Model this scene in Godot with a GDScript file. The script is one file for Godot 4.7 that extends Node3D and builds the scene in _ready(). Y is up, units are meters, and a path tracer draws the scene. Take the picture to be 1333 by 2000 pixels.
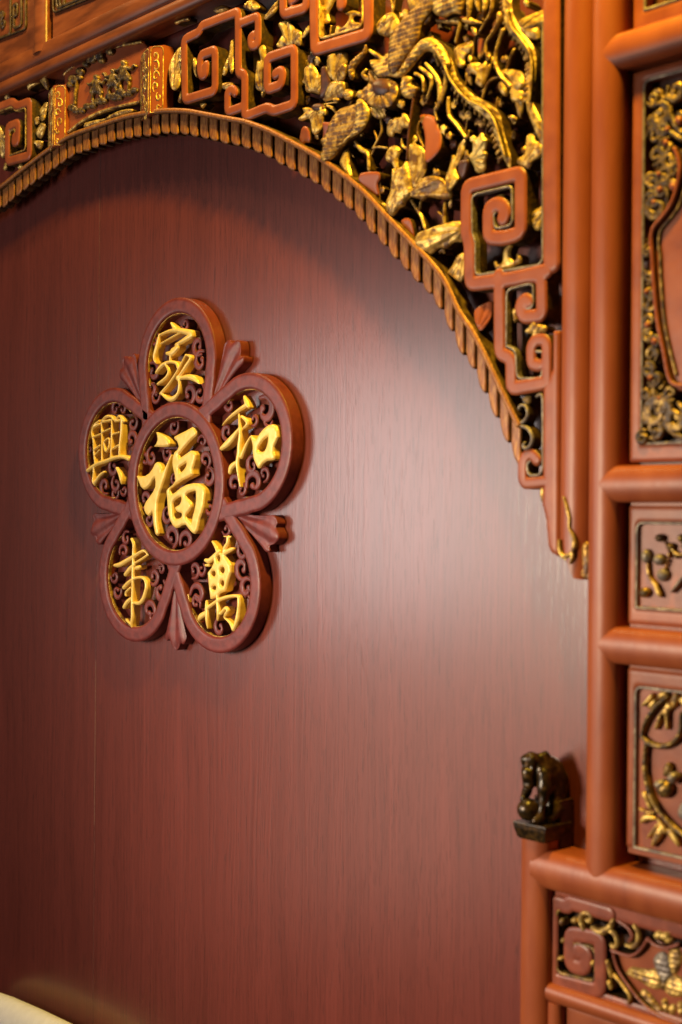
extends Node3D
# Corner of a carved and gilt canopy bed against a wood-panelled wall, with a flower-shaped plaque of characters on the wall.
# Lengths of the carved pieces are in millimetres, x along the wall and y from BASE (1.4 m above the floor); z is out of the wall.

const BASE := 1.4
var mats := {}
var rng := RandomNumberGenerator.new()
var tilt := Vector2.ZERO
var tilt_at := Vector2.ZERO

func _ready() -> void:
	rng.seed = 11
	# ------------------------------------------------------------ camera, light, exposure
	var cam := Camera3D.new()
	cam.name = "camera"
	add_child(cam)
	cam.fov = 41.957
	cam.near = 0.05
	cam.far = 60.0
	cam.keep_aspect = Camera3D.KEEP_HEIGHT
	var forward := Vector3(-0.73345423, 0.0, -0.67973884)
	var right := Vector3(0.67973884, 0.0, -0.73345423)
	var up := Vector3(0, 1, 0)
	var roll := 0.0085
	cam.transform = Transform3D(Basis(right * cos(roll) + up * sin(roll), up * cos(roll) - right * sin(roll), -forward), Vector3(1.871703, 1.352174, 1.371974))
	cam.current = true
	var env := Environment.new()
	env.background_mode = Environment.BG_COLOR
	env.background_color = Color(0.30, 0.22, 0.15)
	env.background_energy_multiplier = 0.07
	env.tonemap_mode = Environment.TONE_MAPPER_LINEAR
	env.tonemap_exposure = 1.0
	env.sdfgi_enabled = true
	env.ssao_enabled = true
	env.ssil_enabled = true
	var lens := CameraAttributesPhysical.new()
	lens.frustum_focal_length = 47.0
	lens.exposure_aperture = 3.3
	lens.frustum_focus_distance = 2.27
	var we := WorldEnvironment.new()
	we.name = "world_environment"
	we.environment = env
	we.camera_attributes = lens
	add_child(we)
	# daylight from a wide window on the far left of the room, in front of the wall
	area_light("window_light", Vector3(-1.38, 1.44, 2.0), Vector3(0.45, 1.25, 0.0), Vector2(0.82, 0.88), Color(1.0, 0.97, 0.95), 1.75)
	# and its lower half, a glass door behind a thin curtain
	area_light("door_light", Vector3(-1.22, 0.48, 2.0), Vector3(0.45, 0.50, 0.0), Vector2(0.95, 0.95), Color(1.0, 0.84, 0.76), 1.75 * 0.27)
	# a soft spotlight in the room, turned on the plaque and the end of the bed
	var spot := SpotLight3D.new()
	spot.name = "room_spot_light"
	spot.transform = Transform3D(Basis(), Vector3(-0.05, 1.36, 2.2)).looking_at(Vector3(0.52, 0.98, 0.0), Vector3.UP)
	spot.light_color = Color(1.0, 0.92, 0.80)
	spot.light_energy = 6.2
	spot.light_size = 0.26
	spot.spot_range = 12.0
	spot.spot_attenuation = 2.0
	spot.spot_angle = 27.5
	spot.spot_angle_attenuation = 1.0
	spot.shadow_enabled = true
	add_child(spot)
	# warm lamps in the ceiling, close to the wall
	bulb("ceiling_lamp_light", Vector3(0.90, 2.75, 0.42), Color(1.0, 0.82, 0.28), 3.7, 0.06)
	bulb("ceiling_lamp_light", Vector3(-0.35, 2.75, 0.42), Color(1.0, 0.90, 0.64), 0.5, 0.06)
	# ------------------------------------------------------------ the place
	make_materials()
	build_wall()
	build_plaque()
	build_bed()
	build_pillow()

func bulb(called: String, at: Vector3, color: Color, energy: float, size: float) -> void:
	var l := OmniLight3D.new()
	l.name = called
	l.position = at
	l.light_color = color
	l.light_energy = energy
	l.light_size = size
	l.omni_range = 12.0
	l.omni_attenuation = 2.0
	l.shadow_enabled = true
	add_child(l, true)

func area_light(called: String, at: Vector3, to: Vector3, size: Vector2, color: Color, energy: float) -> void:
	var a := AreaLight3D.new()
	a.name = called
	a.area_size = size
	a.area_normalize_energy = true
	a.light_color = color
	a.light_energy = energy
	a.shadow_enabled = true
	a.transform = Transform3D(Basis(), at).looking_at(to, Vector3.UP)
	add_child(a)

# ---------------------------------------------------------------- materials
func noise_tex(freq: float, seed_: int, colors: Array, offsets: Array, octaves := 4, size := 512, kind := FastNoiseLite.TYPE_SIMPLEX_SMOOTH) -> NoiseTexture2D:
	var n := FastNoiseLite.new()
	n.noise_type = kind
	n.seed = seed_
	n.frequency = freq
	n.fractal_octaves = octaves
	var t := NoiseTexture2D.new()
	t.width = size
	t.height = size
	t.seamless = true
	t.noise = n
	var g := Gradient.new()
	g.offsets = PackedFloat32Array(offsets)
	g.colors = PackedColorArray(colors)
	t.color_ramp = g
	return t

func srgb(r: float, g: float, b: float) -> Color:
	return Color(r, g, b).linear_to_srgb()

func mat(called: String, tex: Texture2D, scale: Vector3, rough: float, metal := 0.0, spec := 0.5) -> StandardMaterial3D:
	var m := StandardMaterial3D.new()
	m.resource_name = called
	m.albedo_texture = tex
	m.uv1_triplanar = true
	m.uv1_world_triplanar = true
	m.uv1_scale = scale
	m.roughness = rough
	m.metallic = metal
	m.metallic_specular = spec
	mats[called] = m
	return m

func relief_map(m: StandardMaterial3D, tex: Texture2D, cm: float) -> void:
	m.heightmap_enabled = true
	m.heightmap_texture = tex
	m.heightmap_scale = cm

func make_materials() -> void:
	var grey := [Color(0, 0, 0), Color(1, 1, 1)]
	var fine := noise_tex(0.03, 5, grey, [0.1, 0.9])
	var mottle := noise_tex(0.012, 8, grey, [0.2, 0.8])
	# lacquer: red ochre, worn lighter and darker in soft patches
	var red := noise_tex(0.012, 21, [srgb(0.22, 0.048, 0.019), srgb(0.26, 0.060, 0.022), srgb(0.30, 0.074, 0.026), srgb(0.335, 0.088, 0.031)], [0.06, 0.2, 0.55, 0.85], 6)
	var m := mat("red_lacquer", red, Vector3(3, 3, 3), 0.40, 0.0, 0.45)
	relief_map(m, fine, 0.012)
	m = mat("post_lacquer", noise_tex(0.012, 23, [srgb(0.23, 0.050, 0.019), srgb(0.265, 0.061, 0.022), srgb(0.30, 0.073, 0.025), srgb(0.33, 0.086, 0.030)], [0.06, 0.2, 0.55, 0.85], 6), Vector3(3.4, 0.9, 3.4), 0.38, 0.0, 0.45)
	relief_map(m, noise_tex(0.03, 24, grey, [0.15, 0.85], 5), 0.016)
	m = mat("dark_red_lacquer", noise_tex(0.012, 25, [srgb(0.20, 0.050, 0.030), srgb(0.29, 0.075, 0.042)], [0.3, 0.7]), Vector3(4, 4, 4), 0.36)
	m = mat("beam_lacquer", noise_tex(0.012, 27, [srgb(0.12, 0.032, 0.013), srgb(0.19, 0.050, 0.018), srgb(0.25, 0.07, 0.024)], [0.2, 0.5, 0.85]), Vector3(1.0, 5, 5), 0.36)
	relief_map(m, mottle, 0.03)
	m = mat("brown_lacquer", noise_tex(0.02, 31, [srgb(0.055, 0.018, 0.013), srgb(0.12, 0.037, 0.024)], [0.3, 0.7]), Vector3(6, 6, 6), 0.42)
	# tiles of the arch: lacquer rubbed through to gold in streaks
	m = mat("tile_lacquer", noise_tex(0.03, 33, [srgb(0.22, 0.070, 0.017), srgb(0.33, 0.120, 0.027), srgb(0.43, 0.20, 0.044)], [0.25, 0.55, 0.8]), Vector3(14, 3, 14), 0.45, 0.2)
	relief_map(m, fine, 0.02)
	# gold leaf: bright where whole, brown bole where worn
	gilt("gilt", 41, [srgb(0.13, 0.056, 0.017), srgb(0.54, 0.33, 0.080), srgb(0.86, 0.60, 0.18)], [0.34, 0.46, 0.72], 0.36)
	gilt("bright_gilt", 43, [srgb(0.60, 0.36, 0.06), srgb(0.86, 0.62, 0.20)], [0.3, 0.6], 0.30)
	gilt("worn_gilt", 45, [srgb(0.085, 0.034, 0.014), srgb(0.26, 0.125, 0.032), srgb(0.60, 0.37, 0.085)], [0.34, 0.5, 0.68], 0.36)
	gilt("bronze_gilt", 47, [srgb(0.045, 0.025, 0.014), srgb(0.15, 0.085, 0.03), srgb(0.42, 0.27, 0.07)], [0.35, 0.52, 0.72], 0.36)
	gilt("silver_gilt", 49, [srgb(0.16, 0.12, 0.10), srgb(0.36, 0.30, 0.22)], [0.35, 0.65], 0.36)
	mat("olive_relief", noise_tex(0.02, 53, [srgb(0.04, 0.022, 0.010), srgb(0.095, 0.055, 0.020), srgb(0.15, 0.09, 0.03)], [0.3, 0.55, 0.8]), Vector3(6, 6, 6), 0.42, 0.2)
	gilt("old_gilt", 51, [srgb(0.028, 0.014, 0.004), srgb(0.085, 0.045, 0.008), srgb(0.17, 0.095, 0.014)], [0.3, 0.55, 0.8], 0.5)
	# the plaque
	m = mat("maroon", noise_tex(0.016, 61, [srgb(0.125, 0.021, 0.019), srgb(0.158, 0.027, 0.024), srgb(0.19, 0.034, 0.029)], [0.25, 0.5, 0.8]), Vector3(5, 5, 5), 0.42)
	relief_map(m, fine, 0.012)
	m = mat("gold_paint", noise_tex(0.02, 63, [srgb(0.86, 0.56, 0.13), srgb(0.90, 0.63, 0.18)], [0.3, 0.7]), Vector3(5, 5, 5), 0.34, 0.1)
	relief_map(m, fine, 0.02)
	# bronze-black lion
	m = mat("dark_bronze", noise_tex(0.02, 65, [srgb(0.012, 0.007, 0.003), srgb(0.045, 0.024, 0.008), srgb(0.11, 0.055, 0.012)], [0.3, 0.6, 0.85]), Vector3(9, 9, 9), 0.28, 0.25)
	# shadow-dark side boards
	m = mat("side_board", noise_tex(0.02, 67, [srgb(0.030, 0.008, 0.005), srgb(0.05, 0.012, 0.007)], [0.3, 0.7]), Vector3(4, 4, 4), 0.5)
	# cotton
	m = mat("cream_cotton", noise_tex(0.02, 69, [srgb(0.84, 0.83, 0.80), srgb(0.90, 0.89, 0.87)], [0.3, 0.7]), Vector3(4, 4, 4), 0.9, 0.0, 0.2)
	relief_map(m, noise_tex(0.2, 70, grey, [0.2, 0.8], 2), 0.03)
	m = mat("pale_edge", noise_tex(0.02, 73, [srgb(0.18, 0.085, 0.07), srgb(0.30, 0.17, 0.145)], [0.3, 0.7]), Vector3(4, 9, 4), 0.5)
	m = mat("joint_strip", noise_tex(0.02, 71, [srgb(0.11, 0.040, 0.032), srgb(0.17, 0.065, 0.052)], [0.3, 0.7]), Vector3(4, 4, 4), 0.5)
	wall_material()

func gilt(called: String, seed_: int, colors: Array, offsets: Array, rough: float) -> void:
	var m := mat(called, noise_tex(0.022, seed_, colors, offsets, 6), Vector3(5, 5, 5), rough + 0.08, 0.85, 0.5)
	m.metallic_texture = noise_tex(0.022, seed_, [Color(0.2, 0.2, 0.2), Color(1, 1, 1)], [offsets[0], offsets[1]], 6)
	m.metallic = 0.62
	relief_map(m, noise_tex(0.05, 9, [Color(0, 0, 0), Color(1, 1, 1)], [0.1, 0.9], 3), 0.05)

# veneer: long vertical streaks with short dark pores
func wall_material() -> void:
	var w := 1024
	var h := 1024
	var streak := FastNoiseLite.new()
	streak.seed = 3
	streak.frequency = 1.0
	streak.fractal_octaves = 4
	var img := Image.create(w, h, false, Image.FORMAT_RGB8)
	var rough := Image.create(w, h, false, Image.FORMAT_RGB8)
	for y in h:
		var a := TAU * y / h
		var cy := cos(a) * 0.35
		var sy := sin(a) * 0.35
		for x in w:
			var wob := 0.7 * streak.get_noise_3d(x * 0.004, cy * 1.5, sy * 1.5)
			var big := streak.get_noise_3d((x * 0.010 + wob), cy, sy + 9.0)
			var small := streak.get_noise_3d(x * 0.11 + wob * 3.0, cy * 2.0, sy * 2.0 + 31.0)
			var t: float = clampf(0.5 + 0.26 * big + 0.42 * small, 0.0, 1.0)
			var c := srgb(0.106, 0.0205, 0.0150).lerp(srgb(0.190, 0.0385, 0.0290), t)
			img.set_pixel(x, y, c)
			var q: float = clampf(0.5 + 0.3 * small, 0.0, 1.0)
			rough.set_pixel(x, y, Color(q, q, q))
	rng.seed = 77
	for i in 7000:
		var px := rng.randi_range(0, w - 1)
		var py := rng.randi_range(0, h - 1)
		var ln := rng.randi_range(4, 18)
		var k := rng.randf_range(0.66, 0.92)
		for j in ln:
			var yy := (py + j) % h
			var c := img.get_pixel(px, yy)
			img.set_pixel(px, yy, Color(c.r * k, c.g * k, c.b * k))
			rough.set_pixel(px, yy, Color(0.2, 0.2, 0.2))
	var m := mat("wall_veneer", ImageTexture.create_from_image(img), Vector3(1.6, 0.55, 1.6), 0.28, 0.0, 0.62)
	m.clearcoat_enabled = true
	m.clearcoat = 0.35
	m.clearcoat_roughness = 0.34
	m.uv1_offset = Vector3(0.2, 0.3, 0.0)
	relief_map(m, ImageTexture.create_from_image(rough), 0.02)

# ---------------------------------------------------------------- naming
func thing(called: String, label: String, category: String, at: Vector3) -> Node3D:
	var o := Node3D.new()
	o.name = called
	o.position = at
	o.set_meta("label", label)
	o.set_meta("category", category)
	add_child(o, true)
	return o

func part(parent: Node3D, called: String, mesh: Mesh, m: String = "", label := "") -> MeshInstance3D:
	var o := MeshInstance3D.new()
	var key := "n_" + called
	var count: int = parent.get_meta(key, 0)
	o.name = called if count == 0 else "%s_%03d" % [called, count]
	parent.set_meta(key, count + 1)
	o.mesh = mesh
	if m:
		o.material_override = mats[m]
	if label:
		o.set_meta("label", label)
	parent.add_child(o, true)
	return o

# ---------------------------------------------------------------- carving: an outline with thickness, a rounded face and chased detail
func smooth_ring(a: Array, closed: bool, step: int, sub: int) -> PackedFloat32Array:
	var n := a.size() / step
	var out := PackedFloat32Array()
	var last := n if closed else n - 1
	for i in last:
		var i0 := (i - 1 + n) % n if closed else maxi(i - 1, 0)
		var i2 := (i + 1) % n
		var i3 := (i + 2) % n if closed else mini(i + 2, n - 1)
		for j in sub:
			var t := float(j) / sub
			for k in step:
				out.append(cubic_interpolate(a[i * step + k], a[i2 * step + k], a[i0 * step + k], a[i3 * step + k], t))
	if not closed:
		for k in step:
			out.append(a[(n - 1) * step + k])
	return out

func polygon_field(f: PackedFloat32Array, pts: PackedFloat32Array, x0: float, y0: float, c: float, nx: int, ny: int, hole: bool) -> void:
	var n := pts.size() / 2
	var lx := INF
	var hx := -INF
	var ly := INF
	var hy := -INF
	for i in n:
		lx = minf(lx, pts[2 * i])
		hx = maxf(hx, pts[2 * i])
		ly = minf(ly, pts[2 * i + 1])
		hy = maxf(hy, pts[2 * i + 1])
	var ia := clampi(int((lx - x0) / c) - 2, 0, nx - 1)
	var ib := clampi(int((hx - x0) / c) + 3, 0, nx - 1)
	var ja := clampi(int((ly - y0) / c) - 2, 0, ny - 1)
	var jb := clampi(int((hy - y0) / c) + 3, 0, ny - 1)
	for j in range(ja, jb + 1):
		var py := y0 + j * c
		for i in range(ia, ib + 1):
			var px := x0 + i * c
			var best := 1e12
			var inside := false
			var ax := pts[2 * n - 2]
			var ay := pts[2 * n - 1]
			for k in n:
				var bx := pts[2 * k]
				var by := pts[2 * k + 1]
				var ex := bx - ax
				var ey := by - ay
				var wx := px - ax
				var wy := py - ay
				var t := clampf((wx * ex + wy * ey) / (ex * ex + ey * ey + 1e-9), 0.0, 1.0)
				var dx := wx - ex * t
				var dy := wy - ey * t
				best = minf(best, dx * dx + dy * dy)
				if (ay > py) != (by > py) and px < ex * (py - ay) / ey + ax:
					inside = not inside
				ax = bx
				ay = by
			var d := -sqrt(best) if inside else sqrt(best)
			var at := j * nx + i
			f[at] = maxf(f[at], -d) if hole else minf(f[at], d)

func stroke_field(f: PackedFloat32Array, p: PackedFloat32Array, x0: float, y0: float, c: float, nx: int, ny: int, hole: bool) -> void:
	var n := p.size() / 3
	var acc := f
	if hole:
		acc = PackedFloat32Array()
		acc.resize(f.size())
		acc.fill(60.0)
	for k in maxi(n - 1, 1):
		var q := mini(k + 1, n - 1)
		var ax := p[3 * k]
		var ay := p[3 * k + 1]
		var ra := p[3 * k + 2]
		var ex := p[3 * q] - ax
		var ey := p[3 * q + 1] - ay
		var er := p[3 * q + 2] - ra
		var m := maxf(ra, ra + er) + 2.0 * c
		var ia := clampi(int((minf(ax, ax + ex) - m - x0) / c), 0, nx - 1)
		var ib := clampi(int((maxf(ax, ax + ex) + m - x0) / c) + 1, 0, nx - 1)
		var ja := clampi(int((minf(ay, ay + ey) - m - y0) / c), 0, ny - 1)
		var jb := clampi(int((maxf(ay, ay + ey) + m - y0) / c) + 1, 0, ny - 1)
		var l2 := ex * ex + ey * ey + 1e-9
		for j in range(ja, jb + 1):
			var wy := y0 + j * c - ay
			for i in range(ia, ib + 1):
				var wx := x0 + i * c - ax
				var t := clampf((wx * ex + wy * ey) / l2, 0.0, 1.0)
				var dx := wx - ex * t
				var dy := wy - ey * t
				var d := sqrt(dx * dx + dy * dy) - ra - er * t
				var at := j * nx + i
				if d < acc[at]:
					acc[at] = d
	if hole:
		for i in f.size():
			f[i] = maxf(f[i], -acc[i])

func rounded_path(a: Array, cut: float) -> PackedFloat32Array:
	# a path of straight runs with its corners rounded off
	var n := a.size() / 3
	var out := PackedFloat32Array()
	for i in n:
		var p := Vector2(a[3 * i], a[3 * i + 1])
		var r: float = a[3 * i + 2]
		if i == 0 or i == n - 1:
			out.append_array(PackedFloat32Array([p.x, p.y, r]))
			continue
		var b := Vector2(a[3 * i - 3], a[3 * i - 2]) - p
		var e := Vector2(a[3 * i + 3], a[3 * i + 4]) - p
		var k := minf(cut, 0.45 * minf(b.length(), e.length()))
		var s := p + b.normalized() * k
		var t := p + e.normalized() * k
		for j in 4:
			var u := j / 3.0
			var v := s.lerp(p, u).lerp(p.lerp(t, u), u)
			out.append_array(PackedFloat32Array([v.x, v.y, r]))
	return out

func detail(kind: String, x: float, y: float, ox: float, oy: float, ux: float, uy: float) -> float:
	match kind:
		"rays":
			var a := atan2(y - oy, x - ox)
			return -1.9 * pow(absf(cos(a * 7.0)), 5.0) - 0.7 * pow(absf(sin(a * 20.0)), 6.0)
		"fan":
			var b := atan2((y - oy) * ux - (x - ox) * uy, (x - ox) * ux + (y - oy) * uy)
			return -2.6 * pow(absf(cos(b * 12.0)), 3.0)
		"stripe":
			var s := (x - ox) * ux + (y - oy) * uy
			return -1.4 * pow(absf(sin(s * 0.55)), 4.0)
		"barb":
			var q := Vector2(x - ox, y - oy).length()
			return -1.5 * pow(absf(sin(q * 0.42 + 0.10 * (x - ox))), 4.0)
		"scales":
			var v := 6.2
			var row := floorf(y / v)
			var best := -1.0
			for k in 2:
				var yc := (row + k) * v
				var sh := 0.5 * v * (int(row + k) & 1)
				var xc := roundf((x - sh) / v) * v + sh
				var d := Vector2(x - xc, (y - yc) * 1.05).length() / v
				if y <= yc + 0.01:
					best = maxf(best, 0.9 - 1.3 * d)
			return best * 2.2 - 0.5
		"chase":
			return 0.8 * sin(x * 0.75 + 1.6 * sin(y * 0.45)) * sin(y * 0.8 + 1.3 * sin(x * 0.5))
		"grain":
			return -0.5 * pow(absf(sin(x * 0.9 + 0.05 * y)), 6.0)
	return 0.0

func carve(s: Dictionary) -> ArrayMesh:
	var prims: Array = s.p
	var z: Array = s.z
	var c: float = s.c
	var lists := []
	var lx := INF
	var hx := -INF
	var ly := INF
	var hy := -INF
	for i in range(0, prims.size(), 2):
		var kind: String = prims[i]
		var raw: Array = prims[i + 1]
		var pts: PackedFloat32Array
		match kind:
			"p":
				pts = PackedFloat32Array(raw)
			"q", "h":
				pts = smooth_ring(raw, true, 2, 4)
			"b":
				pts = PackedFloat32Array(raw)
			"s", "k":
				pts = smooth_ring(raw, false, 3, 4)
			"l":
				pts = rounded_path(raw, 9.0)
		lists.append([kind, pts])
		if kind in ["p", "q"]:
			for k in range(0, pts.size(), 2):
				lx = minf(lx, pts[k])
				hx = maxf(hx, pts[k])
				ly = minf(ly, pts[k + 1])
				hy = maxf(hy, pts[k + 1])
		elif kind in ["s", "l"]:
			for k in range(0, pts.size(), 3):
				lx = minf(lx, pts[k] - pts[k + 2])
				hx = maxf(hx, pts[k] + pts[k + 2])
				ly = minf(ly, pts[k + 1] - pts[k + 2])
				hy = maxf(hy, pts[k + 1] + pts[k + 2])
	var x0 := lx - 1.5 * c
	var y0 := ly - 1.5 * c
	var nx := int((hx - lx) / c) + 5
	var ny := int((hy - ly) / c) + 5
	var f := PackedFloat32Array()
	f.resize(nx * ny)
	f.fill(60.0)
	for e in lists:
		match e[0]:
			"p", "q":
				polygon_field(f, e[1], x0, y0, c, nx, ny, false)
			"s", "l":
				stroke_field(f, e[1], x0, y0, c, nx, ny, false)
	if s.has("g"):
		for i in f.size():
			f[i] -= s.g
	for e in lists:
		match e[0]:
			"h", "b":
				polygon_field(f, e[1], x0, y0, c, nx, ny, true)
			"k":
				stroke_field(f, e[1], x0, y0, c, nx, ny, true)
	var kind: String = s.get("d", "")
	var o: Array = s.get("o", [(lx + hx) / 2, ly if hy - ly > hx - lx else (ly + hy) / 2])
	var dir := Vector2(0.8, 0.6)
	if kind == "fan":
		dir = (Vector2((lx + hx) / 2, (ly + hy) / 2) - Vector2(o[0], o[1])).normalized()
	if s.has("t"):
		tilt = Vector2(rng.randf_range(-1, 1), rng.randf_range(-1, 1)) * (s.t as float)
		tilt_at = Vector2((lx + hx) / 2, (ly + hy) / 2)
	else:
		tilt = Vector2.ZERO
	return skin(f, x0, y0, c, nx, ny, z[0], z[1], z[2], z[3], kind, o[0], o[1], dir)

func skin(f: PackedFloat32Array, x0: float, y0: float, c: float, nx: int, ny: int, zb: float, zt: float, bulge: float, width: float, kind: String, ox: float, oy: float, dir: Vector2) -> ArrayMesh:
	for i in f.size():
		if absf(f[i]) < 0.02 * c:
			f[i] = 0.02 * c if f[i] >= 0.0 else -0.02 * c
	var v := PackedVector3Array()
	var node := PackedInt32Array()
	node.resize(nx * ny)
	node.fill(-1)
	var he := PackedInt32Array()
	he.resize(nx * ny)
	he.fill(-1)
	var ve := he.duplicate()
	for j in ny:
		for i in nx:
			var at := j * nx + i
			var d := f[at]
			if d < 0.0:
				var t := clampf(-d / width, 0.0, 1.0)
				var h := zt + bulge * sqrt(1.0 - (1.0 - t) * (1.0 - t))
				var x := x0 + i * c
				var y := y0 + j * c
				if kind:
					h += detail(kind, x, y, ox, oy, dir.x, dir.y) * minf(1.0, -d / (2.0 * c))
				h += tilt.dot(Vector2(x, y) - tilt_at)
				node[at] = v.size()
				v.append(Vector3(x, y, h))
			if i + 1 < nx and (d < 0.0) != (f[at + 1] < 0.0):
				he[at] = v.size()
				var ex := x0 + (i + d / (d - f[at + 1])) * c
				v.append(Vector3(ex, y0 + j * c, zt + tilt.dot(Vector2(ex, y0 + j * c) - tilt_at)))
			if j + 1 < ny and (d < 0.0) != (f[at + nx] < 0.0):
				ve[at] = v.size()
				var ey := y0 + (j + d / (d - f[at + nx])) * c
				v.append(Vector3(x0 + i * c, ey, zt + tilt.dot(Vector2(x0 + i * c, ey) - tilt_at)))
	var idx := PackedInt32Array()
	var rim := PackedInt32Array()
	for j in ny - 1:
		for i in nx - 1:
			var at := j * nx + i
			var corner := [node[at], node[at + 1], node[at + nx + 1], node[at + nx]]
			var edge := [he[at], ve[at + 1], he[at + nx], ve[at]]
			var loop := []
			var cut := []
			for k in 4:
				if corner[k] >= 0:
					loop.append(corner[k])
				if edge[k] >= 0:
					loop.append(edge[k])
					cut.append([edge[k], corner[k] >= 0])
			if loop.size() < 3:
				continue
			if cut.size() == 4:
				# two opposite corners are inside: two triangles
				for k in 4:
					if corner[k] >= 0:
						idx.append_array(PackedInt32Array([corner[k], edge[(k + 3) % 4], edge[k]]))
						rim.append_array(PackedInt32Array([edge[k], edge[(k + 3) % 4]]))
				continue
			for k in range(1, loop.size() - 1):
				idx.append_array(PackedInt32Array([loop[0], loop[k + 1], loop[k]]))
			if cut.size() == 2:
				if cut[0][1]:
					rim.append_array(PackedInt32Array([cut[0][0], cut[1][0]]))
				else:
					rim.append_array(PackedInt32Array([cut[1][0], cut[0][0]]))
	var nrm := PackedVector3Array()
	nrm.resize(v.size())
	for k in range(0, idx.size(), 3):
		var a := v[idx[k]]
		var n := (v[idx[k + 2]] - a).cross(v[idx[k + 1]] - a)
		for q in 3:
			nrm[idx[k + q]] += n
	for k in nrm.size():
		nrm[k] = nrm[k].normalized()
	# the cut sides
	var sv := PackedVector3Array()
	var sn := PackedVector3Array()
	var si := PackedInt32Array()
	var outn := {}
	for k in range(0, rim.size(), 2):
		var a := v[rim[k]]
		var b := v[rim[k + 1]]
		var n := Vector3(b.y - a.y, a.x - b.x, 0)
		for q in [rim[k], rim[k + 1]]:
			outn[q] = outn.get(q, Vector3()) + n
	var spot := {}
	for q in outn:
		spot[q] = sv.size()
		var n: Vector3 = -outn[q].normalized()
		var p := v[q]
		sv.append(p)
		sv.append(Vector3(p.x, p.y, zb))
		sn.append(n)
		sn.append(n)
	for k in range(0, rim.size(), 2):
		var a: int = spot[rim[k]]
		var b: int = spot[rim[k + 1]]
		var face := (sv[b] - sv[a]).cross(sv[a + 1] - sv[a])
		if face.dot(sn[a]) < 0.0:
			si.append_array(PackedInt32Array([a, b, a + 1, b, b + 1, a + 1]))
		else:
			si.append_array(PackedInt32Array([a, a + 1, b, b, a + 1, b + 1]))
	var mesh := ArrayMesh.new()
	add_surface(mesh, to_metres(v), nrm, idx)
	add_surface(mesh, to_metres(sv), sn, si)
	return mesh

func to_metres(v: PackedVector3Array) -> PackedVector3Array:
	for i in v.size():
		v[i] *= 0.001
	return v

func add_surface(mesh: ArrayMesh, v: PackedVector3Array, n: PackedVector3Array, i: PackedInt32Array) -> void:
	if i.is_empty():
		return
	var a := []
	a.resize(Mesh.ARRAY_MAX)
	a[Mesh.ARRAY_VERTEX] = v
	a[Mesh.ARRAY_NORMAL] = n
	a[Mesh.ARRAY_INDEX] = i
	mesh.add_surface_from_arrays(Mesh.PRIMITIVE_TRIANGLES, a)

func carved_part(parent: Node3D, s: Dictionary) -> MeshInstance3D:
	var mesh := carve(s)
	var p := part(parent, s.n, mesh, "", s.get("l", ""))
	mesh.surface_set_material(0, mats[s.m])
	if mesh.get_surface_count() > 1:
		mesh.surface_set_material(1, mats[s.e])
	return p

func carved_parts(parent: Node3D, list: Array) -> void:
	var last: Node3D = null
	for s in list:
		if s.has("u") and last:
			carved_part(last, s)
		else:
			last = carved_part(parent, s)

# ---------------------------------------------------------------- straight pieces
# a bar along an axis with a rounded front: side walls from zb to zs, then a half ellipse up to zc
func round_bar(a: Vector2, b: Vector2, half: float, zb: float, zs: float, zc: float, cuts := 1) -> ArrayMesh:
	var along := (b - a).normalized()
	var across := Vector2(-along.y, along.x)
	var prof := [Vector2(-half, zb)]
	var nn := 16
	for i in nn + 1:
		var t := PI * i / nn
		prof.append(Vector2(-half * cos(t), zs + (zc - zs) * sin(t)))
	prof.append(Vector2(half, zb))
	var st := SurfaceTool.new()
	st.begin(Mesh.PRIMITIVE_TRIANGLES)
	for k in prof.size() - 1:
		st.set_smooth_group(1 if k > 0 and k < prof.size() - 2 else (2 if k == 0 else 3))
		var p: Vector2 = prof[k]
		var q: Vector2 = prof[k + 1]
		for e in cuts:
			var s := a.lerp(b, float(e) / cuts)
			var t := a.lerp(b, float(e + 1) / cuts)
			var p1 := Vector3(s.x + across.x * p.x, s.y + across.y * p.x, p.y) * 0.001
			var p2 := Vector3(s.x + across.x * q.x, s.y + across.y * q.x, q.y) * 0.001
			var p3 := Vector3(t.x + across.x * q.x, t.y + across.y * q.x, q.y) * 0.001
			var p4 := Vector3(t.x + across.x * p.x, t.y + across.y * p.x, p.y) * 0.001
			for w in [p1, p3, p2, p1, p4, p3]:
				st.add_vertex(w)
	# ends
	st.set_smooth_group(-1)
	for e in 2:
		var s: Vector2 = a if e == 0 else b
		for k in range(1, prof.size() - 1):
			var tri := [prof[0], prof[k], prof[k + 1]]
			if e == 1:
				tri = [prof[0], prof[k + 1], prof[k]]
			for w in tri:
				st.add_vertex(Vector3(s.x + across.x * w.x, s.y + across.y * w.x, w.y) * 0.001)
	st.generate_normals()
	return st.commit()

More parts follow.
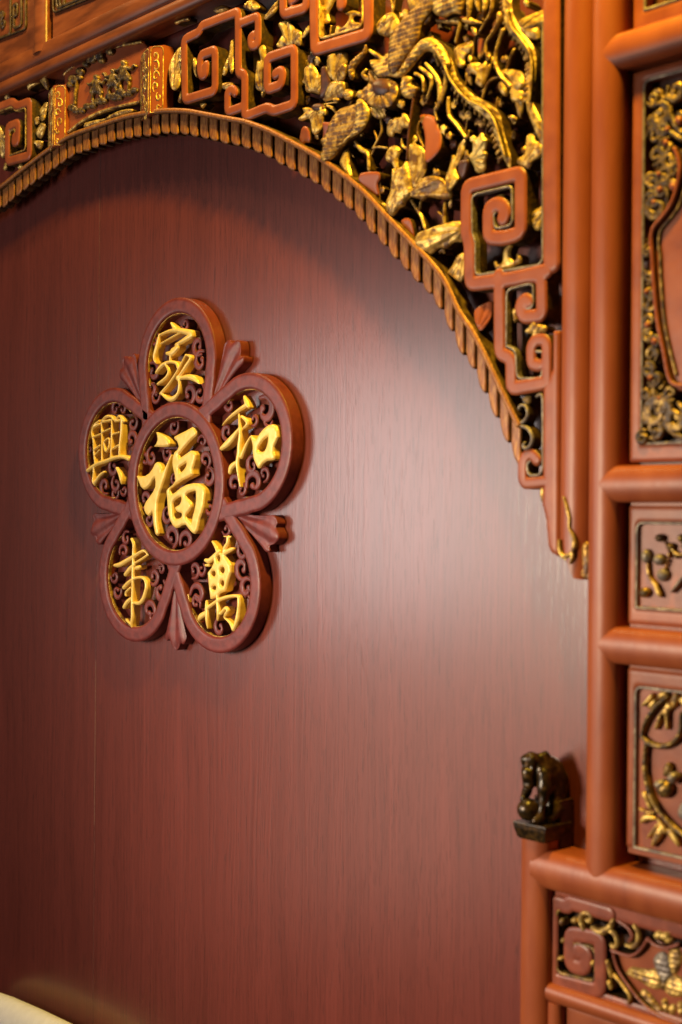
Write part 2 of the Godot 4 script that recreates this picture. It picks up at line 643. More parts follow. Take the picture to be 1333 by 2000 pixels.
func box_mesh(x0: float, x1: float, y0: float, y1: float, z0: float, z1: float, ch := 1.5) -> ArrayMesh:
	# a board with its front edges taken off
	var st := SurfaceTool.new()
	st.begin(Mesh.PRIMITIVE_TRIANGLES)
	st.set_smooth_group(-1)
	var back := [Vector3(x0, y0, z0), Vector3(x1, y0, z0), Vector3(x1, y1, z0), Vector3(x0, y1, z0)]
	var mid := [Vector3(x0, y0, z1 - ch), Vector3(x1, y0, z1 - ch), Vector3(x1, y1, z1 - ch), Vector3(x0, y1, z1 - ch)]
	var top := [Vector3(x0 + ch, y0 + ch, z1), Vector3(x1 - ch, y0 + ch, z1), Vector3(x1 - ch, y1 - ch, z1), Vector3(x0 + ch, y1 - ch, z1)]
	for k in 4:
		var n := (k + 1) % 4
		for pair in [[back, mid], [mid, top]]:
			for w in [pair[0][k], pair[1][n], pair[0][n], pair[0][k], pair[1][k], pair[1][n]]:
				st.add_vertex(w * 0.001)
	for w in [top[0], top[2], top[1], top[0], top[3], top[2], back[0], back[1], back[2], back[0], back[2], back[3]]:
		st.add_vertex(w * 0.001)
	st.generate_normals()
	return st.commit()

# an upright prism: its plan is a list of (x, z)
func prism(plan: Array, y0: float, y1: float) -> ArrayMesh:
	var st := SurfaceTool.new()
	st.begin(Mesh.PRIMITIVE_TRIANGLES)
	st.set_smooth_group(-1)
	var n := plan.size()
	for k in n:
		var a: Vector2 = plan[k]
		var b: Vector2 = plan[(k + 1) % n]
		var p := [Vector3(a.x, y0, a.y), Vector3(b.x, y0, b.y), Vector3(b.x, y1, b.y), Vector3(a.x, y1, a.y)]
		for w in [p[0], p[2], p[1], p[0], p[3], p[2]]:
			st.add_vertex(w * 0.001)
	for k in range(1, n - 1):
		for w in [Vector3(plan[0].x, y1, plan[0].y), Vector3(plan[k + 1].x, y1, plan[k + 1].y), Vector3(plan[k].x, y1, plan[k].y), Vector3(plan[0].x, y0, plan[0].y), Vector3(plan[k].x, y0, plan[k].y), Vector3(plan[k + 1].x, y0, plan[k + 1].y)]:
			st.add_vertex(w * 0.001)
	st.generate_normals()
	return st.commit()

# ---------------------------------------------------------------- the wall
func build_wall() -> void:
	var wall := Node3D.new()
	wall.name = "wall"
	wall.position = Vector3(0, BASE, 0)
	wall.set_meta("kind", "structure")
	wall.set_meta("label", "dark reddish brown veneered wall behind the carved bed frame")
	add_child(wall)
	part(wall, "wall_panel", box_mesh(-2400, -284.6, -1400, 1500, -22, 0, 0.5), "wall_veneer")
	part(wall, "wall_panel", box_mesh(-283.4, 1900, -1400, 1500, -22, 0, 0.5), "wall_veneer")
	part(wall, "panel_joint", box_mesh(-284.6, -283.4, -1400, 1500, -20, 0.1, 0.05), "joint_strip")
	var sliver := part(wall, "veneer_sliver", prism([Vector2(-285.0, 0), Vector2(-284.8, 0.4), Vector2(-284.2, 0.5), Vector2(-283.8, 0)], -640, -330), "pale_edge")
	sliver.set_meta("label", "pale lifted sliver of veneer along the joint")

# ---------------------------------------------------------------- the plaque
func build_plaque() -> void:
	var t := thing("flower_plaque", "maroon five-petal flower plaque with gold characters hung on the veneered wall", "plaque", Vector3(0, BASE, 0))
	var cx := -4.0
	var cy := -2.0
	for k in 5:
		var a := deg_to_rad(90.0 - 72.0 * k)
		var u := Vector2(cos(a), sin(a))
		var o := Vector2(cx, cy)
		var p := o + u * 206.0
		var q := o + u * 96.0
		var ring := {"n": "petal_ring", "m": "maroon", "e": "maroon", "z": [1.0, 22.5 + 0.3 * (k % 2), 3.0, 6], "c": 2.0, "p": ["s", [p.x, p.y, 113.5, q.x, q.y, 98], "k", [p.x, p.y, 87, q.x, q.y, 70], "k", [cx, cy, 132, cx + 0.1, cy, 132]]}
		var r := carved_part(t, ring)
		var bead := []
		for i in 33:
			var b := a - 1.95 + 3.9 * i / 32.0
			bead.append_array([p.x + 87.0 * cos(b), p.y + 87.0 * sin(b), 0.8])
		carved_part(r, {"n": "gilt_edge", "m": "gilt", "e": "gilt", "z": [14, 20.5, 0.6, 0.8], "c": 1.2, "p": ["s", bead]})
		# fan leaf between two petals
		var f := deg_to_rad(90.0 - 72.0 * k - 36.0)
		var e := Vector2(cos(f), sin(f))
		var n := Vector2(-e.y, e.x)
		var fan := []
		for w in [[150, -10], [205, -22], [245, -43], [262, -54], [272, -47], [268, -33], [277, -22], [284, -8], [286, 2], [282, 14], [273, 26], [274, 40], [263, 54], [248, 46], [205, 22], [150, 10]]:
			var s: Vector2 = o + e * (w[0] as float) + n * (0.56 * w[1])
			fan.append_array([s.x, s.y])
		var g := o + e * 135.0
		carved_part(t, {"n": "fan_leaf", "m": "maroon", "e": "maroon", "z": [1.0, 18, 3.5, 14], "c": 1.7, "d": "fan", "o": [g.x, g.y], "p": ["q", fan]})
	var centre := {"n": "centre_ring", "m": "maroon", "e": "maroon", "z": [1.0, 24.5, 3.2, 6], "c": 2.0, "p": ["s", [cx, cy, 141, cx + 0.1, cy, 141], "k", [cx, cy, 114.5, cx + 0.1, cy, 114.5]]}
	var ring_part := carved_part(t, centre)
	var loop := []
	for i in 49:
		loop.append_array([cx + 114.5 * cos(TAU * i / 48), cy + 114.5 * sin(TAU * i / 48), 0.8])
	carved_part(ring_part, {"n": "gilt_edge", "m": "gilt", "e": "gilt", "z": [14, 22.5, 0.6, 0.8], "c": 1.2, "p": ["s", loop]})
	carved_parts(t, shapes_filigree())
	carved_parts(t, shapes_characters())

# ---------------------------------------------------------------- the bed frame
func arch_y(x: float) -> float:
	var a := ARCH
	for i in range(0, a.size() - 2, 2):
		if x <= a[i + 2]:
			return lerpf(a[i + 1], a[i + 3], (x - a[i]) / (a[i + 2] - a[i]))
	return a[a.size() - 1]

func group_part(parent: Node3D, called: String) -> Node3D:
	var o := Node3D.new()
	o.name = called
	parent.add_child(o, true)
	return o

func build_bed() -> void:
	var bed := thing("canopy_bed_frame", "carved red lacquer and gilt canopy bed frame with an arched opening before the wall", "bed frame", Vector3(0, BASE, 0))
	# posts and rails
	part(bed, "corner_post", round_bar(Vector2(905, -493), Vector2(905, 1000), 22, 4, 40, 56), "post_lacquer")
	part(bed, "spandrel_post", post_with_foot(), "post_lacquer")
	part(bed, "cross_rail", round_bar(Vector2(905, 506), Vector2(1262, 506), 22, 8, 43, 56), "post_lacquer")
	part(bed, "cross_rail", round_bar(Vector2(905, -11.5), Vector2(1262, -11.5), 22, 8, 43, 56), "post_lacquer")
	part(bed, "cross_rail", round_bar(Vector2(905, -204.5), Vector2(1262, -204.5), 22, 8, 43, 56), "post_lacquer")
	part(bed, "seat_rail", round_bar(Vector2(806, -493), Vector2(1262, -493), 24, 4, 43, 57), "post_lacquer")
	part(bed, "low_rail", round_bar(Vector2(826, -646), Vector2(1262, -646), 11.5, 4, 40, 49), "post_lacquer")
	part(bed, "low_stile", round_bar(Vector2(837, -656), Vector2(837, -1100), 11, 4, 40, 49), "post_lacquer")
	part(bed, "end_post", round_bar(Vector2(1284, -1100), Vector2(1284, 1000), 22, 4, 43, 56), "post_lacquer")
	part(bed, "low_post", round_bar(Vector2(806, -1100), Vector2(806, -456), 22, 4, 42, 56), "post_lacquer")
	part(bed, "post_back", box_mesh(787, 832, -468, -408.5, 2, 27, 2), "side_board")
	# panels right of the corner post
	for p in [[504.0, 1000.0, 551.0, 960.0], [-9.5, 504.0, 36.0, 467.0], [-202.5, -13.5, -158.5, -57.5], [-469.0, -206.5, -443.5, -252.5]]:
		panel(bed, p[0], p[1], p[2], p[3])
	var low := carved_part(bed, {"n": "panel_border", "m": "dark_red_lacquer", "e": "old_gilt", "z": [10, 34, 2, 4], "c": 3.0, "p": ["p", [822, -642, 1262, -642, 1262, -505, 822, -505], "b", [836, -628, 1240, -628, 1240, -537, 900, -537, 874, -532, 874, -527, 836, -527]]})
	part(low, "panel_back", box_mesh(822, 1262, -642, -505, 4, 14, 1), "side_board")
	var foot := carved_part(bed, {"n": "panel_border", "m": "red_lacquer", "e": "red_lacquer", "z": [10, 34, 2, 4], "c": 3.0, "p": ["p", [848, -1100, 1262, -1100, 1262, -657, 848, -657]]})
	carved_part(foot, {"n": "gilt_edge", "m": "gilt", "e": "gilt", "z": [30, 38, 2, 2], "c": 1.8, "p": ["l", [870, -1000, 2, 870, -692, 2, 1240, -692, 2]]})
	carved_parts(bed, shapes_panels())
	# canopy beam
	part(bed, "beam_moulding", round_bar(Vector2(-1300, 798), Vector2(837, 798), 13.5, 8, 50, 60), "beam_lacquer")
	part(bed, "beam_rail", beam_rail(), "beam_lacquer")
	part(bed, "beam_stile", round_bar(Vector2(-416, 832), Vector2(-416, 1100), 22, 20, 50, 62), "beam_lacquer")
	part(bed, "beam_stile", round_bar(Vector2(380, 832), Vector2(380, 1100), 22, 20, 50, 62), "beam_lacquer")
	part(bed, "beam_panel", box_mesh(-1300, -442, 850, 1100, 10, 46, 3), "beam_lacquer")
	part(bed, "beam_panel", box_mesh(-384, 354, 850, 1100, 10, 46, 3), "beam_lacquer")
	part(bed, "beam_panel", box_mesh(406, 837, 850, 1100, 10, 46, 3), "beam_lacquer")
	carved_parts(bed, shapes_beam())
	# scene plaque and its two pillars
	carved_part(bed, {"n": "scene_board", "m": "red_lacquer", "e": "old_gilt", "z": [20, 36, 1.5, 3], "c": 2.4, "p": ["p", [-352, 668, -322, 668, -285, 677, -220, 681, -152, 677, -98, 671, -60, 668, -60, 748, -90, 774, -170, 787, -270, 793, -330, 784, -352, 776]]})
	carved_part(bed, {"n": "gilt_edge", "m": "gilt", "e": "gilt", "z": [34, 40, 1.5, 2], "c": 1.6, "p": ["s", [-350, 778, 2.4, -330, 784, 2.4, -270, 791, 2.4, -170, 786, 2.2, -92, 775, 2], "s", [-340, 665, 2.6, -322, 668, 2.6, -285, 676, 2.6, -220, 680, 2.4, -152, 676, 2.2, -98, 671, 2]]})
	carved_parts(bed, shapes_scene())
	for q in [[-400.0, -357.0, -335.0, 640.0, 755.0], [-88.0, -42.0, -17.0, 634.0, 750.0]]:
		var pil := part(bed, "carved_pillar", prism([Vector2(q[0], 24), Vector2(q[0], 42), Vector2(q[1] - 1.5, 57), Vector2(q[1] + 1.5, 57), Vector2(q[2], 44), Vector2(q[2], 24)], q[3], q[4]), "red_lacquer")
		pillar_tracery(pil, q)
	# arch
	var rail := carved_part(bed, arch_rail())
	var x := -852.0
	var k := 0
	while x < 772.0:
		var pitch := 27.6 if x < 300.0 else lerpf(27.6, 20.0, clampf((x - 300.0) / 340.0, 0.0, 1.0))
		arch_tile(rail, x, pitch, k)
		x += pitch
		k += 1
	carved_parts(bed, shapes_frets())
	carved_parts(bed, shapes_flora())
	build_lion(bed)

# tendrils in gold on the two faces of a pillar
func pillar_tracery(pil: Node3D, q: Array) -> void:
	var r := RandomNumberGenerator.new()
	r.seed = int(q[1]) + 500
	for side in 2:
		var a := Vector3(q[0], 0, 42) if side == 0 else Vector3(q[1] + 1.5, 0, 57)
		var b := Vector3(q[1] - 1.5, 0, 57) if side == 0 else Vector3(q[2], 0, 44)
		var w := Vector2(b.x - a.x, b.z - a.z).length()
		var h: float = q[4] - q[3]
		var prims := ["l", [1.5, 1.5, 0.9, w - 1.5, 1.5, 0.9, w - 1.5, h - 1.5, 0.9, 1.5, h - 1.5, 0.9, 1.5, 1.5, 0.9]]
		for i in 9 if side == 0 else 6:
			var cx := w * r.randf_range(0.3, 0.7)
			var cy := h * (i + 0.6) / (9.6 if side == 0 else 6.6)
			var s := w * r.randf_range(0.16, 0.28)
			var turn := 1.0 if i % 2 else -1.0
			var curl := []
			for j in 8:
				var t := j / 7.0
				var an := i * 2.1 + turn * t * 5.6
				curl.append_array([cx + s * (1.0 - 0.7 * t) * cos(an), cy + 1.5 * s * (1.0 - 0.7 * t) * sin(an), 0.9 + 0.9 * sin(PI * t)])
			prims.append_array(["s", curl])
		var tracery := carved_part(pil, {"n": "gilt_tracery", "m": "gilt", "e": "gilt", "z": [-1.0, 0.3, 1.2, 1.2], "c": 1.1, "p": prims})
		var dir := (b - a).normalized()
		tracery.transform = Transform3D(Basis(dir, Vector3.UP, dir.cross(Vector3.UP)), Vector3(a.x, q[3], a.z) * 0.001)

func panel(bed: Node3D, y0: float, y1: float, o0: float, o1: float) -> void:
	var left := 946.0 if o0 < 500.0 and o1 < 30.0 else 951.0
	var field := carved_part(bed, {"n": "panel_border", "m": "red_lacquer", "e": "red_lacquer", "z": [10, 32, 2.5, 5], "c": 3.0, "p": ["p", [934, y0 + 24, 1250, y0 + 24, 1250, y1 - 24, 934, y1 - 24], "b", [left, o0, 1232, o0, 1232, o1, left, o1]]})
	carved_part(field, {"n": "bead", "m": "silver_gilt", "e": "dark_red_lacquer", "z": [28, 34, 1.6, 1.6], "c": 1.6, "p": ["l", [left, o0, 1.9, 1232, o0, 1.9, 1232, o1, 1.9, left, o1, 1.9, left, o0, 1.9]]})
	var openwork := o1 - o0 > 300.0
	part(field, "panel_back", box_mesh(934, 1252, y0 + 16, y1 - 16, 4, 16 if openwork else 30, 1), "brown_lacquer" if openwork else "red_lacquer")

func beam_rail() -> ArrayMesh:
	# a board with two steps: fillet, hollow and flat
	var prof := [Vector2(812, 10), Vector2(812, 52), Vector2(816, 57), Vector2(836, 58.5), Vector2(846, 56), Vector2(851, 50), Vector2(853, 46), Vector2(853, 10)]
	var st := SurfaceTool.new()
	st.begin(Mesh.PRIMITIVE_TRIANGLES)
	for k in prof.size() - 1:
		st.set_smooth_group(1 if k in [1, 2, 3, 4, 5] else -1)
		var p: Vector2 = prof[k]
		var q: Vector2 = prof[k + 1]
		for w in [Vector3(-1300, p.x, p.y), Vector3(837, q.x, q.y), Vector3(837, p.x, p.y), Vector3(-1300, p.x, p.y), Vector3(-1300, q.x, q.y), Vector3(837, q.x, q.y)]:
			st.add_vertex(w * 0.001)
	st.generate_normals()
	return st.commit()

func post_with_foot() -> ArrayMesh:
	# half-round post whose lower end is cut to a stepped scroll
	var st := SurfaceTool.new()
	st.begin(Mesh.PRIMITIVE_TRIANGLES)
	st.set_smooth_group(1)
	var half := 22.0
	var nn := 18
	var low := [-92.0, -95.0, -99.0, -103.0, -112.0, -121.0, -127.0, -128.0, -128.0, -127.0]
	for i in nn:
		for s in 2:
			pass
		var t0 := PI * i / nn
		var t1 := PI * (i + 1) / nn
		var a := Vector2(860.0 - half * cos(t0), 37.0 + 16.5 * sin(t0))
		var b := Vector2(860.0 - half * cos(t1), 37.0 + 16.5 * sin(t1))
		var ya: float = low[clampi(int((a.x - 838.0) / 44.0 * 9.0), 0, 9)]
		var yb: float = low[clampi(int((b.x - 838.0) / 44.0 * 9.0), 0, 9)]
		for w in [Vector3(a.x, ya, a.y), Vector3(b.x, 1000, b.y), Vector3(b.x, yb, b.y), Vector3(a.x, ya, a.y), Vector3(a.x, 1000, a.y), Vector3(b.x, 1000, b.y)]:
			st.add_vertex(w * 0.001)
	st.set_smooth_group(-1)
	for i in nn:
		var t0 := PI * i / nn
		var t1 := PI * (i + 1) / nn
		var a := Vector2(860.0 - half * cos(t0), 37.0 + 16.5 * sin(t0))
		var b := Vector2(860.0 - half * cos(t1), 37.0 + 16.5 * sin(t1))
		var ya: float = low[clampi(int((a.x - 838.0) / 44.0 * 9.0), 0, 9)]
		var yb: float = low[clampi(int((b.x - 838.0) / 44.0 * 9.0), 0, 9)]
		for w in [Vector3(a.x, ya, a.y), Vector3(b.x, yb, b.y), Vector3(b.x, yb, 10), Vector3(a.x, ya, a.y), Vector3(b.x, yb, 10), Vector3(a.x, ya, 10)]:
			st.add_vertex(w * 0.001)
	for s in [-1.0, 1.0]:
		var x: float = 860.0 + s * half
		var yl := -92.0 if s < 0 else -127.0
		var q := [Vector3(x, yl, 10), Vector3(x, yl, 37), Vector3(x, 1000, 37), Vector3(x, 1000, 10)]
		for w in ([q[0], q[1], q[2], q[0], q[2], q[3]] if s > 0 else [q[0], q[2], q[1], q[0], q[3], q[2]]):
			st.add_vertex(w * 0.001)
	st.generate_normals()
	return st.commit()

func arch_rail() -> Dictionary:
	var pts := []
	for i in range(0, ARCH.size(), 2):
		pts.append_array([ARCH[i], ARCH[i + 1] - 3.6, 4.2])
	return {"n": "arch_rail", "m": "tile_lacquer", "e": "bronze_gilt", "z": [22, 51, 2.5, 4], "c": 1.8, "p": ["s", pts]}

func arch_tile(rail: Node3D, x: float, pitch: float, k: int) -> void:
	var w := pitch * 0.82
	var xr := x + w
	var ya := arch_y(x) - 5.0
	var yb := arch_y(xr) - 5.0
	var slope := (yb - ya) / w
	var ln := 33.0 + 13.5 * absf(slope) + rng.randf_range(-1.2, 1.2)
	var cutr := clampf(absf(slope) * w, 0.0, 34.0) + 4.0
	var pts := []
	var lo: float
	if slope <= 0.0:
		lo = (ya + yb) * 0.5 - ln - cutr * 0.35
		pts = [x, ya, xr, yb, xr, lo + 2.5, xr - 2.5, lo, lerpf(x, xr, 0.62), lo + 0.10 * cutr, lerpf(x, xr, 0.30), lo + 0.38 * cutr, lerpf(x, xr, 0.08), lo + 0.78 * cutr, x, lo + 1.05 * cutr]
	else:
		lo = (ya + yb) * 0.5 - ln - cutr * 0.35
		pts = [x, ya, xr, yb, xr, lo + 1.05 * cutr, lerpf(x, xr, 0.92), lo + 0.78 * cutr, lerpf(x, xr, 0.70), lo + 0.38 * cutr, lerpf(x, xr, 0.38), lo + 0.10 * cutr, x + 2.5, lo, x, lo + 2.5]
	var lift := rng.randf_range(-1.0, 1.0)
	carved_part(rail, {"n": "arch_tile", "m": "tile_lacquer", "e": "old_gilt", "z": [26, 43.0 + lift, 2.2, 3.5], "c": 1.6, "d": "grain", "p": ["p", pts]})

# ---------------------------------------------------------------- lion finial, skinned from a smooth field of balls and tapered limbs
func cone_d(p: Vector3, b: Array) -> float:
	var a: Vector3 = b[0]
	var e: Vector3 = b[1] - a
	var t := clampf((p - a).dot(e) / maxf(e.length_squared(), 1e-9), 0.0, 1.0)
	return p.distance_to(a + e * t) - lerpf(b[2], b[3], t)

func field_mesh(bones: Array, grooves: Array, k: float, lo: Vector3, hi: Vector3, c: float) -> ArrayMesh:
	var n := Vector3i(((hi - lo) / c).ceil()) + Vector3i.ONE
	var f := PackedFloat32Array()
	f.resize(n.x * n.y * n.z)
	for iz in n.z:
		for iy in n.y:
			for ix in n.x:
				var p := lo + Vector3(ix, iy, iz) * c
				var d := 1e9
				for b in bones:
					var e := cone_d(p, b)
					var h := maxf(k - absf(d - e), 0.0) / k
					d = minf(d, e) - h * h * k * 0.25
				for g in grooves:
					var e := -cone_d(p, g)
					var h := maxf(k * 0.5 - absf(d - e), 0.0) / (k * 0.5)
					d = maxf(d, e) + h * h * k * 0.125
				f[(iz * n.y + iy) * n.x + ix] = d
	var v := PackedVector3Array()
	var at := {}
	var idx := PackedInt32Array()
	for iz in n.z - 1:
		for iy in n.y - 1:
			for ix in n.x - 1:
				var i := (iz * n.y + iy) * n.x + ix
				var s := Vector3()
				var m := 0
				for e in [[0, 0, 0, 1, 0, 0], [0, 1, 0, 1, 1, 0], [0, 0, 1, 1, 0, 1], [0, 1, 1, 1, 1, 1], [0, 0, 0, 0, 1, 0], [1, 0, 0, 1, 1, 0], [0, 0, 1, 0, 1, 1], [1, 0, 1, 1, 1, 1], [0, 0, 0, 0, 0, 1], [1, 0, 0, 1, 0, 1], [0, 1, 0, 0, 1, 1], [1, 1, 0, 1, 1, 1]]:
					var a := f[i + (e[2] * n.y + e[1]) * n.x + e[0]]
					var b := f[i + (e[5] * n.y + e[4]) * n.x + e[3]]
					if (a < 0.0) != (b < 0.0):
						var t := a / (a - b)
						s += Vector3(e[0], e[1], e[2]).lerp(Vector3(e[3], e[4], e[5]), t)
						m += 1
				if m:
					at[i] = v.size()
					v.append(lo + (Vector3(ix, iy, iz) + s / m) * c)
	var sx := 1
	var sy := n.x
	var sz := n.x * n.y
	for iz in range(1, n.z - 1):
		for iy in range(1, n.y - 1):
			for ix in range(1, n.x - 1):
				var i := (iz * n.y + iy) * n.x + ix
				for ax in 3:
					var st: int = [sx, sy, sz][ax]
					var p1: int = [sy, sz, sx][ax]
					var p2: int = [sz, sx, sy][ax]
					if (f[i] < 0.0) != (f[i + st] < 0.0):
						var q := [at.get(i - p1 - p2, -1), at.get(i - p2, -1), at.get(i, -1), at.get(i - p1, -1)]
						if q.min() < 0:
							continue
						if f[i] < 0.0:
							idx.append_array(PackedInt32Array([q[0], q[2], q[1], q[0], q[3], q[2]]))
						else:
							idx.append_array(PackedInt32Array([q[0], q[1], q[2], q[0], q[2], q[3]]))
	var nrm := PackedVector3Array()
	nrm.resize(v.size())
	for t in range(0, idx.size(), 3):
		var a := v[idx[t]]
		var w := (v[idx[t + 2]] - a).cross(v[idx[t + 1]] - a)
		for q in 3:
			nrm[idx[t + q]] += w
	for t in nrm.size():
		nrm[t] = nrm[t].normalized()
	var mesh := ArrayMesh.new()
	add_surface(mesh, to_metres(v), nrm, idx)
	return mesh

func build_lion(bed: Node3D) -> void:
	var h := group_part(bed, "lion_finial")
	h.set_meta("label", "dark bronze lion with a ball under its paw on top of the low post")
	# plinth: a block that tapers downwards
	part(h, "plinth", plinth_mesh(), "dark_bronze")
	var bones := [
		[Vector3(808, -392, 18), Vector3(810, -418, 18), 17.0, 18.0],
		[Vector3(809, -374, 22), Vector3(810, -396, 16), 18.0, 18.0],
		[Vector3(810, -366, 30), Vector3(811, -380, 18), 13.0, 15.0],
		[Vector3(806, -368, 36), Vector3(808, -382, 28), 14.0, 15.0],
		[Vector3(800, -366, 46), Vector3(802, -372, 42), 12.0, 12.0],
		[Vector3(800, -374, 54), Vector3(801, -382, 55), 8.5, 7.5],
		[Vector3(792, -360, 50), Vector3(793, -362, 46), 5.0, 5.0],
		[Vector3(809, -360, 50), Vector3(808, -362, 46), 5.0, 5.0],
		[Vector3(795, -357, 54), Vector3(799, -354, 50), 4.5, 5.0],
		[Vector3(806, -356, 54), Vector3(803, -354, 48), 4.5, 5.0],
		[Vector3(812, -352, 34), Vector3(810, -355, 38), 5.0, 6.0],
		[Vector3(798, -390, 54), Vector3(803, -391, 54), 5.0, 5.0],
		[Vector3(817, -376, 42), Vector3(819, -392, 44), 9.5, 8.0],
		[Vector3(819, -392, 44), Vector3(819, -407, 46), 8.0, 4.6],
		[Vector3(819, -407, 46), Vector3(818, -428, 51), 4.6, 4.4],
		[Vector3(818, -430, 52), Vector3(815, -432, 58), 5.2, 4.4],
		[Vector3(794, -384, 40), Vector3(790, -402, 44), 8.0, 5.0],
		[Vector3(790, -402, 44), Vector3(793, -408, 54), 5.0, 4.5],
		[Vector3(822, -420, 24), Vector3(822, -430, 36), 11.0, 7.0],
		[Vector3(796, -420, 24), Vector3(796, -430, 36), 11.0, 7.0],
		[Vector3(816, -404, 4), Vector3(818, -384, 8), 6.0, 8.0]]
	var grooves := [
		[Vector3(797, -386, 62), Vector3(805, -386, 62), 3.0, 3.0],
		[Vector3(796, -366, 59), Vector3(797, -366, 60), 2.6, 2.6],
		[Vector3(805, -366, 58), Vector3(806, -366, 59), 2.6, 2.6],
		[Vector3(812, -362, 52), Vector3(811, -386, 52), 1.8, 1.8],
		[Vector3(826, -372, 36), Vector3(828, -398, 34), 2.0, 2.0]]
	part(h, "lion", field_mesh(bones, grooves, 6.0, Vector3(774, -444, -6), Vector3(838, -342, 72), 1.9), "dark_bronze")
	var ball := SphereMesh.new()
	ball.radius = 0.0145
	ball.height = 0.029
	ball.radial_segments = 32
	ball.rings = 18
	part(h, "ball", ball, "dark_bronze").position = Vector3(799, -421, 51) * 0.001

func plinth_mesh() -> ArrayMesh:
	var st := SurfaceTool.new()
	st.begin(Mesh.PRIMITIVE_TRIANGLES)
	st.set_smooth_group(-1)
	var rows := [[783.0, 834.0, -436.5, 61.0], [782.5, 834.5, -438.0, 61.5], [783.5, 833.5, -444.0, 61.0], [787.0, 831.5, -455.0, 58.5], [790.0, 829.0, -457.5, 57.0]]
	for k in rows.size() - 1:
		var a: Array = [Vector3(rows[k][0], rows[k][2], 8), Vector3(rows[k][0], rows[k][2], rows[k][3]), Vector3(rows[k][1], rows[k][2], rows[k][3]), Vector3(rows[k][1], rows[k][2], 8)]
		var b: Array = [Vector3(rows[k + 1][0], rows[k + 1][2], 8), Vector3(rows[k + 1][0], rows[k + 1][2], rows[k + 1][3]), Vector3(rows[k + 1][1], rows[k + 1][2], rows[k + 1][3]), Vector3(rows[k + 1][1], rows[k + 1][2], 8)]
		for e in 4:
			var n := (e + 1) % 4
			for w in [a[e], b[n], b[e], a[e], a[n], b[n]]:
				st.add_vertex(w * 0.001)
		if k == 0:
			for w in [a[0], a[2], a[1], a[0], a[3], a[2]]:
				st.add_vertex(w * 0.001)
	st.generate_normals()
	return st.commit()

# ---------------------------------------------------------------- pillow
func build_pillow() -> void:
	var t := thing("pillow", "cream cotton pillow leaning at the foot of the wall", "pillow", Vector3(-0.40, 0.393 - 0.235, 0.052))
	var st := SurfaceTool.new()
	st.begin(Mesh.PRIMITIVE_TRIANGLES)
	st.set_smooth_group(1)
	var nu := 44
	var nv := 28
	var rows := []
	for j in nv + 1:
		var row := []
		for i in nu:
			var u := TAU * i / nu
			var w := PI * (float(j) / nv - 0.5)
			var cu := signf(cos(u)) * pow(absf(cos(u)), 0.55)
			var su := signf(sin(u)) * pow(absf(sin(u)), 0.55)
			var e := cos(w)
			var edge := pow(absf(e), 0.42)
			var p := Vector3(0.32 * cu * edge, 0.235 * su * edge, 0.046 * sin(w) * (0.75 + 0.25 * e))
			p.y += 0.006 * sin(9.0 * p.x) * edge
			row.append(p)
		rows.append(row)
	for j in nv:
		for i in nu:
			var n := (i + 1) % nu
			for w in [rows[j][i], rows[j + 1][n], rows[j][n], rows[j][i], rows[j + 1][i], rows[j + 1][n]]:
				st.add_vertex(w)
	st.generate_normals()
	part(t, "cover", st.commit(), "cream_cotton")

# ---------------------------------------------------------------- outlines, in millimetres
const ARCH := [-845.1, 554.5, -705.7, 585.1, -575.7, 604.2, -484, 624.6, -387.3, 644.1, -313.5, 654.7, -234, 654.6, -133.6, 652.1, -79.2, 646.8, -10, 637.7, 56.3, 622.9, 107.4, 606.9, 188.9, 580.4, 216.4, 571.4, 271.2, 547.2, 328.8, 516.7, 386.5, 484.7, 428.5, 457.2, 461.6, 434.8, 496.1, 407.4, 538, 369.4, 580.5, 331.9, 622.7, 294.2, 647.6, 266.8, 673, 224.8, 696.9, 195.9, 720.4, 161, 739.1, 129.6, 760.1, 94.6, 776.5, 68.9]

